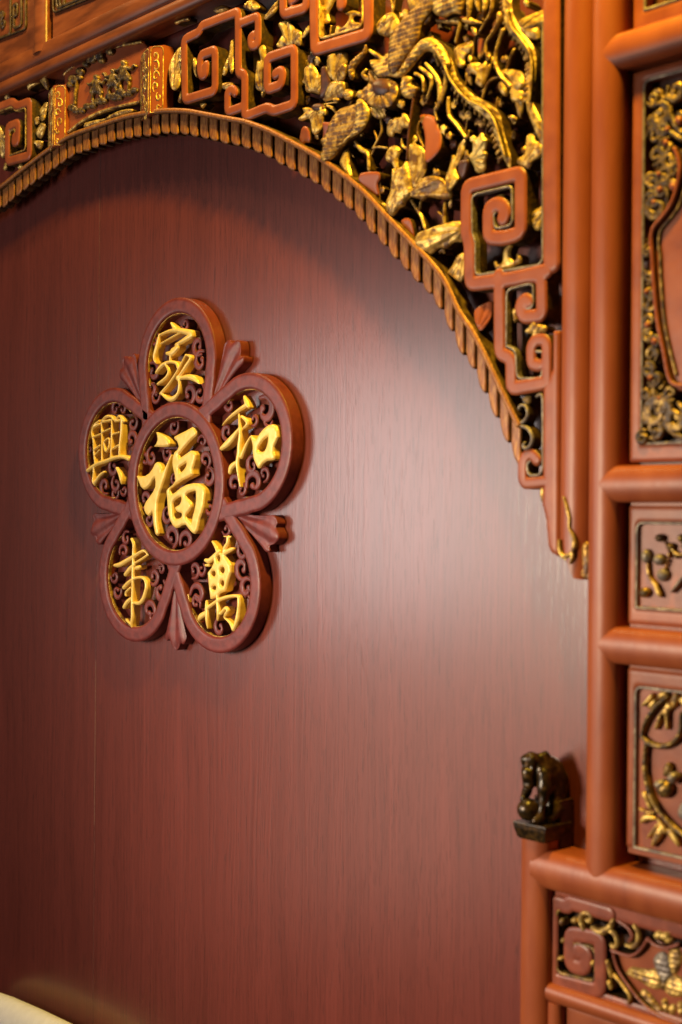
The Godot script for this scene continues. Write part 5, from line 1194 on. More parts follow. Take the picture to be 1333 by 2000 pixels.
		{"n": "plume", "m": "gilt", "e": "old_gilt", "z": [28, 44, 3, 5], "c": 1.6, "p": ["s", [590.7, 566.4, 2, 611.2, 548.9, 3, 612.8, 534.9, 2.7, 604.3, 520, 1.1]]},
		{"n": "plume", "m": "gilt", "e": "old_gilt", "z": [28, 44, 3, 5], "c": 1.6, "p": ["s", [602.3, 568.9, 2.3, 619.9, 549, 3, 628.6, 531.3, 4.1, 628.8, 513.5, 3.4, 624.7, 501.9, 1.4, 621.7, 510.9, 0.9]]},
		{"n": "plume", "m": "gilt", "e": "old_gilt", "z": [28, 44, 3, 5], "c": 1.6, "p": ["s", [619.5, 578.4, 2.9, 626.9, 561, 2.1]]},
		{"n": "plume", "m": "gilt", "e": "old_gilt", "z": [28, 44, 3, 5], "c": 1.6, "p": ["s", [641.1, 554.4, 3.5, 639.9, 533.9, 4.2, 631.7, 509.7, 2.7]]},
		{"n": "plume", "m": "gilt", "e": "old_gilt", "z": [26, 42, 4, 5], "c": 1.6, "p": ["s", [609.6, 526.2, 1.5, 602.5, 515.1, 1.3], "s", [632.5, 523.1, 4, 627, 508.7, 3.1, 620, 499.8, 1.9, 623, 486.6, 1]]},
		{"n": "plume", "m": "gilt", "e": "old_gilt", "z": [26, 42, 4, 5], "c": 1.6, "p": ["s", [643.9, 512.3, 2.7, 644.9, 489.2, 2.7, 659.7, 472.7, 2.5, 672.4, 456.7, 2.3, 677.9, 452.6, 1.6, 681.9, 461, 1]]},
		{"n": "phoenix_comb", "m": "gilt", "e": "old_gilt", "z": [30, 44, 5, 8], "c": 1.6, "d": "scales", "p": ["q", [559.6, 561, 576.1, 556.1, 574.7, 546.8, 588.1, 539.5, 582.3, 528, 568.9, 528.3, 555.3, 539.4], "h", [574.6, 551.1, 585, 550.8, 591, 542, 582.1, 542.4]]},
		{"n": "phoenix_breast", "m": "gilt", "e": "old_gilt", "z": [30, 46, 7, 16], "c": 1.6, "d": "scales", "p": ["q", [621.4, 663.9, 676.1, 648.5, 676.2, 636.2, 669.6, 619.5, 655.7, 623.2, 638.9, 622.3, 623.2, 629.9, 616.7, 640]]},
		{"n": "phoenix_leg", "m": "gilt", "e": "old_gilt", "z": [26, 40, 4, 5], "c": 1.6, "p": ["s", [618.3, 625.4, 1.7, 639, 617.9, 2.9, 655.8, 615, 4.8, 662.1, 609.2, 3.1, 658.8, 597.7, 2.3, 654, 586, 1.4]]},
		{"n": "plume", "m": "gilt", "e": "old_gilt", "z": [30, 45, 5, 7], "c": 1.6, "d": "stripe", "p": ["s", [682.1, 642.8, 6.1, 683.6, 630.1, 5.3, 681.1, 609.8, 2.2]]},
		{"n": "plume", "m": "gilt", "e": "old_gilt", "z": [30, 45, 5, 7], "c": 1.6, "d": "stripe", "p": ["s", [696.3, 638.8, 4.7, 697.1, 626.4, 4.3, 699.7, 614, 1]]},
		{"n": "plume", "m": "gilt", "e": "old_gilt", "z": [30, 45, 5, 7], "c": 1.6, "d": "stripe", "p": ["s", [710.4, 634.9, 4.4, 710.6, 618.6, 4, 706.5, 604.1, 0.8]]},
		{"n": "plume", "m": "gilt", "e": "old_gilt", "z": [30, 45, 5, 7], "c": 1.6, "d": "stripe", "p": ["s", [723.6, 631.2, 3.4, 720.6, 607.9, 2.6, 710.8, 596.4, 1.8, 700.3, 586, 1]]},
		{"n": "phoenix_claw", "m": "gilt", "e": "old_gilt", "z": [28, 43, 4, 5], "c": 1.6, "p": ["s", [671.5, 610.8, 3.1, 681.1, 607.2, 4.5, 686.6, 604.8, 3.1, 702.8, 598.5, 1.2]]},
		{"n": "tail_feather", "m": "gilt", "e": "old_gilt", "z": [26, 43, 3, 8], "c": 1.6, "d": "stripe", "p": ["s", [745.2, 627.1, 7.2, 747.4, 601.7, 7.4, 754, 582, 8.3, 772.1, 558.6, 6.5, 786.1, 539.4, 6.1, 790, 521.9, 5.1, 787.8, 498, 4.9, 784.3, 476, 5.1], "s", [784.3, 476.3, 4.9, 788.2, 464.7, 6.1, 797, 447.2, 6.8, 803.4, 430.4, 4.9, 804.7, 422.3, 2.9]]},
		{"n": "feather_quill", "m": "gilt", "e": "old_gilt", "z": [38, 49, 2, 2], "c": 1.6, "p": ["s", [751.3, 600.6, 1.2, 757.9, 578, 1.2, 774.6, 558, 1.2, 787.4, 539.1, 1.2, 791.9, 521.4, 1.2, 792.1, 504.8, 1.2, 789.3, 475.2, 1.2]]},
		{"n": "plume", "m": "gilt", "e": "old_gilt", "z": [28, 43, 4, 5], "c": 1.6, "p": ["s", [733.1, 601.5, 4, 733.2, 594.5, 4.4, 722.9, 581.1, 2.6, 712.4, 571.7, 1.8, 709.9, 561.3, 1.8, 712.6, 551.5, 1.5]]},
		{"n": "plume", "m": "gilt", "e": "old_gilt", "z": [26, 42, 4, 5], "c": 1.6, "p": ["s", [739.9, 579.8, 2.8, 730.3, 561.2, 2.8, 725.9, 542.2, 2.6, 735.3, 522, 3, 752.3, 504.1, 3], "s", [758.2, 550.3, 1.6, 745.6, 530.5, 1.8]]},
		{"n": "leaf", "m": "gilt", "e": "old_gilt", "z": [24, 40, 5, 9], "c": 1.6, "d": "rays", "o": [766.9, 569.8], "t": 0.22, "p": ["q", [769.3, 584.9, 789.3, 589.4, 807.2, 589.4, 807.4, 572, 797, 569.8, 797.1, 556.2, 790.9, 554.8, 777.1, 561.3, 766.8, 577.7]]},
		{"n": "leaf", "m": "gilt", "e": "old_gilt", "z": [22, 36, 5, 9], "c": 1.6, "d": "rays", "o": [650.6, 579.1], "t": 0.22, "p": ["q", [682.3, 582.4, 681.1, 571.5, 668.9, 562.2, 667.6, 551.2, 657.9, 551.5, 650.9, 560.4, 646.5, 578, 653.4, 583.6, 667.2, 583.2]]},
		{"n": "branch", "m": "worn_gilt", "e": "old_gilt", "z": [20, 36, 3, 4], "c": 1.6, "p": ["s", [688.9, 597, 1.5, 683.7, 578, 1.5, 677.2, 548.9, 1.5, 667.9, 523.4, 1.5]]},
		{"n": "flower", "m": "gilt", "e": "old_gilt", "z": [24, 40, 5, 9], "c": 1.6, "d": "rays", "o": [703.7, 514.2], "t": 0.22, "p": ["q", [683.1, 549.5, 695.3, 548.6, 702.1, 545, 707.4, 548.7, 714.1, 540.1, 708.9, 526.1, 702.4, 514.5, 691.6, 522, 692.8, 531.9, 683.2, 538.3]]},
		{"n": "branch", "m": "worn_gilt", "e": "old_gilt", "z": [22, 36, 3, 4], "c": 1.6, "p": ["s", [697.2, 495.1, 2, 703.8, 512.2, 2.2, 713, 522.2, 1.8, 731.4, 523.9, 1.4]]},
		{"n": "leaf", "m": "gilt", "e": "old_gilt", "z": [24, 40, 5, 9], "c": 1.6, "d": "rays", "o": [733.9, 531.3], "t": 0.22, "p": ["q", [733.9, 531.3, 754.7, 525.4, 771.3, 516.5, 776.5, 501.5, 771.5, 496.8, 767.7, 494.7, 772.9, 481.7, 762.8, 480.7, 752.5, 486.2, 749.7, 506.7, 741.9, 517.5]]},
		{"n": "bud", "m": "gilt", "e": "old_gilt", "z": [24, 40, 5, 9], "c": 1.6, "t": 0.22, "p": ["q", [735.4, 515, 744.5, 509.9, 747.2, 499.3, 742.1, 493.5, 734.3, 500.2, 731.6, 508.8]]},
		{"n": "leaf", "m": "gilt", "e": "old_gilt", "z": [24, 40, 5, 9], "c": 1.6, "d": "rays", "o": [763.9, 497.5], "t": 0.22, "p": ["q", [749.8, 498.8, 772.8, 493.6, 773, 476.8, 766.9, 459.9, 761.7, 468.4, 757.7, 484.1]]},
		{"n": "red_leaf", "m": "red_lacquer", "e": "old_gilt", "z": [20, 34, 2, 5], "c": 1.6, "t": 0.22, "p": ["q", [689.5, 582.6, 697.6, 582.6, 701.7, 574.4, 699.2, 559.9, 689.7, 562.2]]},
		{"n": "flower", "m": "gilt", "e": "old_gilt", "z": [24, 40, 5, 9], "c": 1.6, "d": "rays", "o": [379.4, 557.1], "t": 0.22, "p": ["q", [330.4, 551.3, 342.8, 556.8, 339.1, 565.8, 353.3, 563.9, 365.6, 557.7, 388, 556.3, 393.2, 550.6, 390, 539.9, 386.7, 523.4, 374.8, 517.8, 366, 523, 360.6, 540.3, 353.5, 546.4, 339.4, 545.9]]},
		{"n": "flower_heart", "m": "brown_lacquer", "e": "old_gilt", "z": [34, 42, 4, 10], "c": 1.6, "p": ["q", [394.1, 553.9, 391.3, 550.8, 384.1, 550.1, 375, 552, 367.6, 555.9, 364.7, 560.3, 367.5, 563.4, 374.8, 564.1, 383.9, 562.1, 391.2, 558.2]]},
		{"n": "stem", "m": "gilt", "e": "old_gilt", "z": [24, 38, 3, 3], "c": 1.6, "p": ["s", [394.9, 557.1, 1.8, 408.5, 549.6, 2.5, 418.8, 537.2, 1.8], "s", [363.8, 562.8, 1, 394.8, 560.6, 1, 418.5, 557.7, 1]]},
		{"n": "red_leaf", "m": "red_lacquer", "e": "old_gilt", "z": [26, 40, 2, 6], "c": 1.6, "t": 0.22, "p": ["q", [418.8, 536.1, 416.5, 520.7, 405.6, 510.4, 399.9, 497.9, 400, 485.3, 391.5, 488.1, 386.1, 504, 390.2, 518.1, 391.8, 531.5, 408.8, 529.1]]},
		{"n": "red_leaf", "m": "red_lacquer", "e": "old_gilt", "z": [26, 40, 2, 6], "c": 1.6, "t": 0.22, "p": ["q", [339.5, 534.2, 348.3, 535.9, 359, 529.1, 362.6, 516.7, 359.2, 509.3, 346.9, 511.8, 341.6, 508.1, 330, 516.3, 334.3, 527.1]]},
		{"n": "bird_wing", "m": "worn_gilt", "e": "old_gilt", "z": [28, 46, 7, 16], "c": 1.6, "d": "scales", "t": 0.22, "p": ["q", [415.6, 524.3, 432, 541.2, 453.4, 543.3, 471.2, 543.9, 490.5, 529.7, 487.6, 511.6, 474.9, 499.8, 457.2, 494.4, 439.3, 485.6, 419.6, 471.4, 402.8, 469.4, 397.6, 478.9, 402.5, 490.5, 399, 501.5, 409, 512]]},
		{"n": "bird_wing", "m": "gilt", "e": "old_gilt", "z": [34, 49, 4, 9], "c": 1.6, "d": "scales", "t": 0.22, "p": ["q", [471.2, 543.9, 482.4, 544.7, 495.3, 526.5, 490.8, 510.9, 478.1, 500.2, 458.9, 495.2, 441, 487.6, 431, 489.5, 455.5, 500.4, 466.7, 515.9]]},
		{"n": "bud", "m": "gilt", "e": "old_gilt", "z": [24, 40, 5, 9], "c": 1.6, "d": "stripe", "o": [506.1, 542.8], "t": 0.22, "p": ["q", [490.5, 536.3, 501.5, 536.1, 514, 538.9, 521.6, 523, 519.3, 514.8, 508.1, 513.3, 497, 519.5, 491.3, 528.4]]},
		{"n": "stem", "m": "gilt", "e": "old_gilt", "z": [22, 38, 3, 4], "c": 1.6, "p": ["s", [509.6, 512.5, 1.8, 511.4, 497.9, 2, 506.8, 489, 1.5, 495.9, 476.8, 1.5], "s", [492.8, 475.2, 1.5, 507, 474.1, 1.5, 522.6, 469.4, 1.5]]},
		{"n": "stem", "m": "gilt", "e": "old_gilt", "z": [26, 40, 4, 5], "c": 1.6, "p": ["s", [458.9, 490.8, 2, 470.4, 477.4, 3.6, 484.9, 467.9, 2.8, 488.4, 445.2, 2.4]]},
		{"n": "leaf", "m": "gilt", "e": "old_gilt", "z": [26, 40, 6, 10], "c": 1.6, "t": 0.22, "p": ["q", [436.1, 482.9, 446, 479.9, 446.1, 468.6, 449.6, 454.5, 454.6, 442.4, 451.4, 436.3, 441.5, 447, 428.1, 460.7, 427.9, 469.8]]},
		{"n": "red_leaf", "m": "red_lacquer", "e": "old_gilt", "z": [22, 42, 2, 6], "c": 1.6, "t": 0.22, "p": ["q", [485.3, 440.2, 510.5, 436.8, 512.2, 427.7, 506.1, 420.1, 506.2, 405.4, 493.6, 407.6, 474.2, 427.8, 475.7, 437.5]]},
		{"n": "red_leaf", "m": "red_lacquer", "e": "old_gilt", "z": [22, 42, 2, 6], "c": 1.6, "t": 0.22, "p": ["q", [583.6, 503.3, 602.6, 500.3, 618.6, 490.6, 624.5, 476.8, 631.7, 469.1, 634.8, 449.7, 627.8, 438.5, 610.7, 430.7, 604.1, 439.9, 601.7, 458.3, 598.6, 471.6, 592.6, 485.5]]},
		{"n": "branch", "m": "brown_lacquer", "e": "old_gilt", "z": [26, 44, 3, 4], "c": 1.6, "p": ["s", [580.3, 528.5, 1.9, 571.9, 485.5, 1.9, 568, 443.5, 1.5]]},
		{"n": "flower", "m": "gilt", "e": "old_gilt", "z": [24, 40, 5, 9], "c": 1.6, "d": "rays", "o": [556.6, 514.4], "t": 0.22, "p": ["q", [538.2, 530.3, 554.9, 532, 561.8, 525.1, 558.1, 516.8, 549, 520.4]]},
		{"n": "flower", "m": "gilt", "e": "old_gilt", "z": [24, 40, 5, 9], "c": 1.6, "d": "rays", "o": [558.2, 507.6], "t": 0.22, "p": ["q", [523.1, 506.4, 535.4, 509.2, 553.7, 506.4, 556.7, 511.2, 565.7, 506, 574.1, 493.6, 570.4, 487.9, 556.9, 489.6, 550.9, 484.4, 538.7, 488, 534.2, 483.5, 521, 488.8]]},
		{"n": "bud", "m": "gilt", "e": "old_gilt", "z": [24, 40, 5, 9], "c": 1.6, "t": 0.22, "p": ["q", [523.7, 460.5, 531.3, 468.8, 542, 468.9, 551.2, 461.7, 549.8, 454.5, 546.8, 449.6, 548.5, 434.2, 542.4, 432.6, 534.7, 444.3, 523.8, 450.7]]},
		{"n": "stem", "m": "gilt", "e": "old_gilt", "z": [22, 36, 3, 4], "c": 1.6, "p": ["s", [550.3, 478.1, 1.5, 551.1, 467.1, 1.9, 566.3, 458.8, 2.4]]},
		{"n": "bird_body", "m": "gilt", "e": "old_gilt", "z": [28, 46, 8, 14], "c": 1.6, "d": "chase", "p": ["q", [543.9, 435.1, 551.6, 432.6, 563.6, 435.8, 571, 440.3, 578.6, 423.4, 581.7, 409, 581.9, 392.7, 571.6, 386.2, 567.2, 379.4, 556.8, 376.8, 549.3, 370.5, 540.2, 367.6, 532.4, 379.7, 532.2, 391.6, 539.7, 403.4, 542.5, 426.7]]},
		{"n": "bird_wing", "m": "gilt", "e": "old_gilt", "z": [30, 46, 4, 8], "c": 1.6, "d": "rays", "o": [584.8, 396.8], "t": 0.22, "p": ["q", [575.2, 459.2, 581.1, 462.3, 592.9, 457.9, 601.8, 449.8, 608.5, 435.9, 606.4, 425.7, 602.2, 413.9, 587.8, 398.4, 580.2, 412.5, 575.6, 429.3]]},
		{"n": "bird_wing", "m": "worn_gilt", "e": "old_gilt", "z": [30, 45, 5, 10], "c": 1.6, "d": "rays", "o": [567.1, 392.7], "t": 0.22, "p": ["q", [571.5, 393.5, 587.7, 400.9, 602.2, 411.1, 618.1, 411.4, 633.9, 406.5, 642.5, 396.7, 652.4, 383.6, 648.3, 376.5, 632.8, 377.5, 615.6, 383.5, 606.9, 383.9, 599.7, 380.4, 593.8, 384]]},
		{"n": "leaf", "m": "gilt", "e": "old_gilt", "z": [24, 40, 5, 9], "c": 1.6, "d": "rays", "o": [651, 384.5], "t": 0.22, "p": ["q", [662.7, 454.6, 670.3, 454.1, 671.2, 438.5, 664.5, 423.3, 657.6, 414.3, 667.5, 399.1, 660.7, 391.1, 651, 385.5, 641, 396.5, 639.5, 407.2, 644.9, 427, 646.2, 437.1, 654.6, 432.4, 657.3, 445.3]]},
		{"n": "leaf", "m": "brown_lacquer", "e": "old_gilt", "z": [28, 41, 3, 6], "c": 1.6, "t": 0.22, "p": ["q", [664.5, 423.3, 681, 422.3, 678.4, 410.5, 673, 401.2, 666.1, 398.9, 660.4, 411.7]]},
		{"n": "flower", "m": "bright_gilt", "e": "old_gilt", "z": [28, 44, 6, 10], "c": 1.6, "d": "rays", "o": [687.3, 419.1], "t": 0.22, "p": ["q", [693.8, 446.3, 703.2, 446.5, 711.1, 451, 716.5, 442.8, 720.5, 439, 715.4, 427.9, 716.7, 422.6, 712.9, 414.3, 711.6, 406.4, 706.3, 402.4, 692.9, 403.8, 688.7, 412.7, 681.8, 423.2, 683.1, 429, 689.9, 431.8, 691.1, 439.7]]},
		{"n": "flower", "m": "gilt", "e": "old_gilt", "z": [24, 40, 5, 9], "c": 1.6, "d": "rays", "o": [773.9, 395], "t": 0.22, "p": ["q", [776, 435.9, 782.2, 437.6, 789.8, 432.1, 792.3, 425.8, 806, 418.2, 807.3, 408.3, 803.7, 402.2, 792.6, 400.4, 786.5, 390.8, 778.9, 394.1, 762.4, 403.1, 763.6, 409.7, 775, 412.5, 774.8, 424.3]]},
		{"n": "leaf", "m": "gilt", "e": "old_gilt", "z": [20, 34, 5, 9], "c": 1.6, "d": "rays", "o": [807.7, 339.4], "t": 0.22, "p": ["q", [785, 338.6, 794.9, 342.6, 807.6, 347.2, 807.9, 326, 802.3, 323.6, 799.5, 313.9, 791, 313, 785.2, 320.6, 783.6, 329.8]]},
		{"n": "stem", "m": "gilt", "e": "old_gilt", "z": [24, 40, 4, 5], "c": 1.6, "p": ["s", [569.3, 391.2, 1.5, 585.1, 371.6, 2.6, 594.1, 359.6, 2.5, 601.6, 338.9, 1.7], "s", [592.4, 382.6, 1.7, 589.6, 368.8, 2.1]]},
		{"n": "stem", "m": "gilt", "e": "old_gilt", "z": [24, 40, 4, 5], "c": 1.6, "p": ["s", [637.8, 372.5, 2.1, 635.9, 357.2, 2.5, 636, 343.6, 2.5], "s", [624.4, 362.2, 1.3, 633.8, 353.4, 1.9]]},
		{"n": "leaf", "m": "gilt", "e": "old_gilt", "z": [28, 42, 7, 14], "c": 1.6, "d": "rays", "o": [672.4, 333], "t": 0.22, "p": ["q", [597.3, 335.8, 608.9, 338.3, 626.1, 342, 640.2, 344, 655.7, 344.8, 669.5, 340.6, 670.5, 317.9, 651.8, 317.4, 640.6, 310.7, 629.3, 312.3, 619.3, 307.4, 610.7, 304.9, 600.5, 312.1, 591.6, 323.9]]},
		{"n": "leaf", "m": "gilt", "e": "old_gilt", "z": [24, 40, 5, 9], "c": 1.6, "d": "rays", "o": [676.9, 297.5], "t": 0.22, "p": ["q", [652.1, 286.4, 661.8, 297.5, 675.5, 298.7, 677.1, 281.1, 674.5, 267.8, 666.3, 261.9, 652.3, 269.8, 641, 277.4]]},
		{"n": "red_leaf", "m": "red_lacquer", "e": "old_gilt", "z": [22, 40, 2, 6], "c": 1.6, "t": 0.22, "p": ["q", [555.4, 360.2, 574.9, 359.4, 579, 332.1, 573.8, 330.7, 564.7, 342.7]]},
		{"n": "leaf", "m": "gilt", "e": "old_gilt", "z": [24, 38, 4, 8], "c": 1.6, "t": 0.22, "p": ["q", [505.8, 394.2, 518.3, 392.1, 529.2, 383.8, 532.5, 372.4, 521.6, 380.7]]},
		{"n": "cloud_scroll", "m": "gilt", "e": "old_gilt", "z": [24, 38, 4, 6], "c": 1.6, "p": ["q", [723.7, 280.3, 728.2, 282, 731.3, 276.4, 738.7, 279.5, 740.1, 293, 748.9, 301, 756.3, 301.1, 751.9, 293.7, 752, 285.7, 758, 278.6, 762.4, 280.9, 762.3, 286.6, 769.7, 283.3, 769.8, 274.8, 758.1, 271.8, 737.3, 268.7, 728.3, 269.9]]},
		{"n": "leaf", "m": "gilt", "e": "old_gilt", "z": [24, 36, 4, 6], "c": 1.6, "t": 0.22, "p": ["q", [725.7, 367.7, 737.7, 368, 738.6, 358.7, 727.3, 359.4]]},
		{"n": "flower", "m": "gilt", "e": "old_gilt", "z": [28, 44, 5, 7], "c": 1.6, "d": "rays", "o": [798.2, 174.4], "t": 0.22, "p": ["q", [780.9, 185, 788, 188.8, 796.5, 195.8, 805.1, 191.6, 816.4, 187.2, 815.1, 180.7, 805.2, 180.5, 802.5, 174, 792.5, 176, 793.9, 180.4, 785.3, 181.2]]},
		{"n": "cloud_scroll", "m": "gilt", "e": "old_gilt", "z": [24, 38, 4, 6], "c": 1.6, "p": ["q", [755.8, 214.7, 768.9, 218.9, 768.3, 207.7, 762.4, 209.4, 764.7, 201.2, 758.2, 198.5, 757.4, 204.2]]},
		{"n": "red_leaf", "m": "red_lacquer", "e": "old_gilt", "z": [26, 40, 2, 6], "c": 1.6, "d": "rays", "o": [701.7, 192.4], "t": 0.22, "p": ["q", [695.2, 223.4, 716.6, 230.4, 718.4, 210.5, 710.9, 196.2, 703.3, 193.4, 693.8, 210.7]]},
		{"n": "flower", "m": "gilt", "e": "old_gilt", "z": [24, 38, 4, 6], "c": 1.6, "t": 0.22, "p": ["q", [774.5, 100.9, 787.5, 101.3, 786.2, 93.5, 781.9, 91.5, 774.6, 96.4]]},
		{"n": "leaf", "m": "worn_gilt", "e": "old_gilt", "z": [14, 33, 3.5, 8], "c": 1.6, "d": "rays", "o": [566.6, 544.1], "t": 0.3, "p": ["q", [566.6, 544.1, 571.9, 543.8, 575.5, 546, 576.4, 549.7, 576.4, 553, 573.2, 553.3, 569.4, 552.8, 566.8, 549.4]]},
		{"n": "leaf", "m": "worn_gilt", "e": "old_gilt", "z": [14, 29.7, 3.5, 8], "c": 1.6, "d": "rays", "o": [753.5, 596.6], "t": 0.3, "p": ["q", [753.5, 596.6, 752.5, 603.2, 749, 608.7, 744.5, 611, 740.9, 612, 741.3, 608.1, 743, 603, 747.5, 598.6]]},
		{"n": "leaf", "m": "worn_gilt", "e": "old_gilt", "z": [14, 35.9, 3.5, 8], "c": 1.6, "d": "rays", "o": [546.7, 620.9], "t": 0.3, "p": ["q", [546.7, 620.9, 547.1, 615.8, 549.7, 611.4, 553.4, 609.2, 556.4, 608.1, 556.4, 611.2, 555.4, 615.1, 551.8, 618.9]]},
		{"n": "leaf", "m": "worn_gilt", "e": "old_gilt", "z": [14, 28.5, 3.5, 8], "c": 1.6, "d": "rays", "o": [535.1, 562.5], "t": 0.3, "p": ["q", [535.1, 562.5, 537.1, 566.6, 536.5, 571.3, 533.8, 574.7, 531.2, 577, 529.8, 574.6, 529, 571.1, 530.9, 566.5]]},
		{"n": "leaf", "m": "brown_lacquer", "e": "old_gilt", "z": [14, 28, 3.5, 8], "c": 1.6, "d": "rays", "o": [527.2, 510.9], "t": 0.3, "p": ["q", [527.2, 510.9, 522.2, 513, 517.9, 512.5, 515.7, 509.8, 514.6, 507.2, 517.6, 505.8, 521.5, 505, 525.2, 506.8]]},
		{"n": "leaf", "m": "gilt", "e": "old_gilt", "z": [14, 33.4, 3.5, 8], "c": 1.6, "d": "rays", "o": [699.1, 572.4], "t": 0.3, "p": ["q", [699.1, 572.4, 692.4, 571.1, 688.4, 566.6, 688.4, 560.8, 689.5, 556, 693.6, 556.5, 698.2, 558.6, 700.4, 564.5]]},
		{"n": "leaf", "m": "brown_lacquer", "e": "old_gilt", "z": [14, 29.5, 3.5, 8], "c": 1.6, "d": "rays", "o": [584.5, 349.6], "t": 0.3, "p": ["q", [584.5, 349.6, 578.1, 350.8, 573, 348.8, 571, 344.7, 570.3, 341.1, 574.1, 340.2, 578.9, 340.2, 582.9, 343.7]]},
		{"n": "leaf", "m": "brown_lacquer", "e": "old_gilt", "z": [14, 38, 3.5, 8], "c": 1.6, "d": "rays", "o": [352.8, 631.8], "t": 0.3, "p": ["q", [352.8, 631.8, 363.4, 628.8, 365, 634.4, 370.4, 634.5, 367.4, 640.6, 367.1, 646.3, 361.1, 646.4, 354.7, 649, 354.9, 643.7, 349.1, 641.9]]},
		{"n": "leaf", "m": "brown_lacquer", "e": "old_gilt", "z": [14, 33.9, 3.5, 8], "c": 1.6, "d": "rays", "o": [775, 540.8], "t": 0.3, "p": ["q", [775, 540.8, 777.3, 532.6, 781.9, 532.1, 784.3, 528.1, 787.3, 531, 791.2, 531.9, 788.7, 536.3, 787.7, 541.3, 784.1, 540.6, 780.4, 544.6]]},
		{"n": "leaf", "m": "worn_gilt", "e": "old_gilt", "z": [14, 30.1, 3.5, 8], "c": 1.6, "d": "rays", "o": [703, 608.2], "t": 0.3, "p": ["q", [703, 608.2, 709.6, 605.5, 710.9, 609.4, 714.4, 609.2, 712.8, 613.6, 712.9, 617.7, 709.1, 618, 705, 620.2, 704.9, 616.4, 701.1, 615.4]]},
		{"n": "leaf", "m": "gilt", "e": "old_gilt", "z": [14, 30.2, 3.5, 8], "c": 1.6, "d": "rays", "o": [691.9, 513.8], "t": 0.3, "p": ["q", [691.9, 513.8, 697, 508.4, 702.8, 506.2, 707.1, 507.6, 709.9, 509.7, 707, 513, 702.7, 516.5, 697, 516.9]]},
		{"n": "flower", "m": "brown_lacquer", "e": "old_gilt", "z": [14, 36.1, 3.5, 8], "c": 1.6, "d": "rays", "o": [491.4, 593.1], "t": 0.3, "p": ["q", [491.4, 593.1, 498.3, 587, 498.3, 581.1, 501.4, 578.1, 504.3, 580.9, 507.8, 577.9, 511.1, 581.5, 511.3, 586.9, 507.3, 588.4, 507.2, 592.8, 503.3, 594, 499.6, 590.2]]},
		{"n": "flower", "m": "gilt", "e": "old_gilt", "z": [14, 29, 3.5, 8], "c": 1.6, "d": "rays", "o": [583.9, 423.3], "t": 0.3, "p": ["q", [583.9, 423.3, 584.8, 429.6, 589.2, 430.7, 589.8, 433.5, 586.3, 435.2, 586.8, 438.3, 582.3, 440.1, 578.1, 439.3, 579.2, 435.9, 575.9, 435, 577, 431.9, 581.8, 429.9]]},
		{"n": "leaf", "m": "worn_gilt", "e": "old_gilt", "z": [14, 29.7, 3.5, 8], "c": 1.6, "d": "rays", "o": [698.8, 468.8], "t": 0.3, "p": ["q", [698.8, 468.8, 696.7, 478.7, 690.8, 479.9, 688.2, 485, 683.9, 481.9, 678.6, 481.3, 681.4, 475.7, 682, 469.6, 686.8, 470, 691.2, 464.8]]},
		{"n": "leaf", "m": "worn_gilt", "e": "old_gilt", "z": [14, 37.5, 3.5, 8], "c": 1.6, "d": "rays", "o": [731.9, 544.1], "t": 0.3, "p": ["q", [731.9, 544.1, 735.6, 539.1, 738.5, 540.2, 741, 538.2, 741.9, 541.2, 744, 543.2, 741.2, 545.5, 739.3, 548.8, 737.4, 547.1, 734.1, 548.7]]},
		{"n": "leaf", "m": "worn_gilt", "e": "old_gilt", "z": [14, 30.9, 3.5, 8], "c": 1.6, "d": "rays", "o": [790, 418.9], "t": 0.3, "p": ["q", [790, 418.9, 791.1, 413.5, 794.2, 412.9, 795.5, 410.2, 797.8, 411.9, 800.5, 412.3, 799.1, 415.3, 798.8, 418.7, 796.3, 418.4, 794, 421.2]]},
		{"n": "leaf", "m": "gilt", "e": "old_gilt", "z": [14, 28.7, 3.5, 8], "c": 1.6, "d": "rays", "o": [481.2, 524.5], "t": 0.3, "p": ["q", [481.2, 524.5, 486.9, 518.4, 490.8, 520.3, 494.5, 517.9, 495.5, 522.1, 498.2, 525, 494.1, 527.7, 491, 531.8, 488.5, 529.2, 483.7, 530.9]]},
		{"n": "leaf", "m": "worn_gilt", "e": "old_gilt", "z": [14, 35.7, 3.5, 8], "c": 1.6, "d": "rays", "o": [562.5, 429.1], "t": 0.3, "p": ["q", [562.5, 429.1, 553.3, 433.1, 550.8, 428.1, 545.6, 428.7, 547.3, 422.7, 546.5, 417.4, 552.1, 416.7, 557.6, 413.7, 558.4, 418.5, 564, 419.6]]},
		{"n": "leaf", "m": "gilt", "e": "old_gilt", "z": [14, 36, 3.5, 8], "c": 1.6, "d": "rays", "o": [747.8, 463.6], "t": 0.3, "p": ["q", [747.8, 463.6, 749.4, 457.7, 752.8, 457.3, 754.5, 454.4, 756.8, 456.5, 759.7, 457.1, 757.9, 460.3, 757.4, 464, 754.6, 463.5, 752, 466.4]]},
		{"n": "leaf", "m": "gilt", "e": "old_gilt", "z": [14, 32.7, 3.5, 8], "c": 1.6, "d": "rays", "o": [722.2, 578.2], "t": 0.3, "p": ["q", [722.2, 578.2, 730.6, 575.3, 732.1, 580.3, 736.4, 580.2, 734.2, 585.8, 734.2, 591, 729.4, 591.1, 724.3, 593.7, 724.3, 588.9, 719.6, 587.4]]},
		{"n": "leaf", "m": "brown_lacquer", "e": "old_gilt", "z": [14, 28.7, 3.5, 8], "c": 1.6, "d": "rays", "o": [625.8, 471.8], "t": 0.3, "p": ["q", [625.8, 471.8, 624.1, 477.9, 620.3, 478.4, 618.4, 481.5, 615.9, 479.3, 612.6, 478.7, 614.6, 475.3, 615.3, 471.4, 618.3, 472, 621.2, 468.9]]},
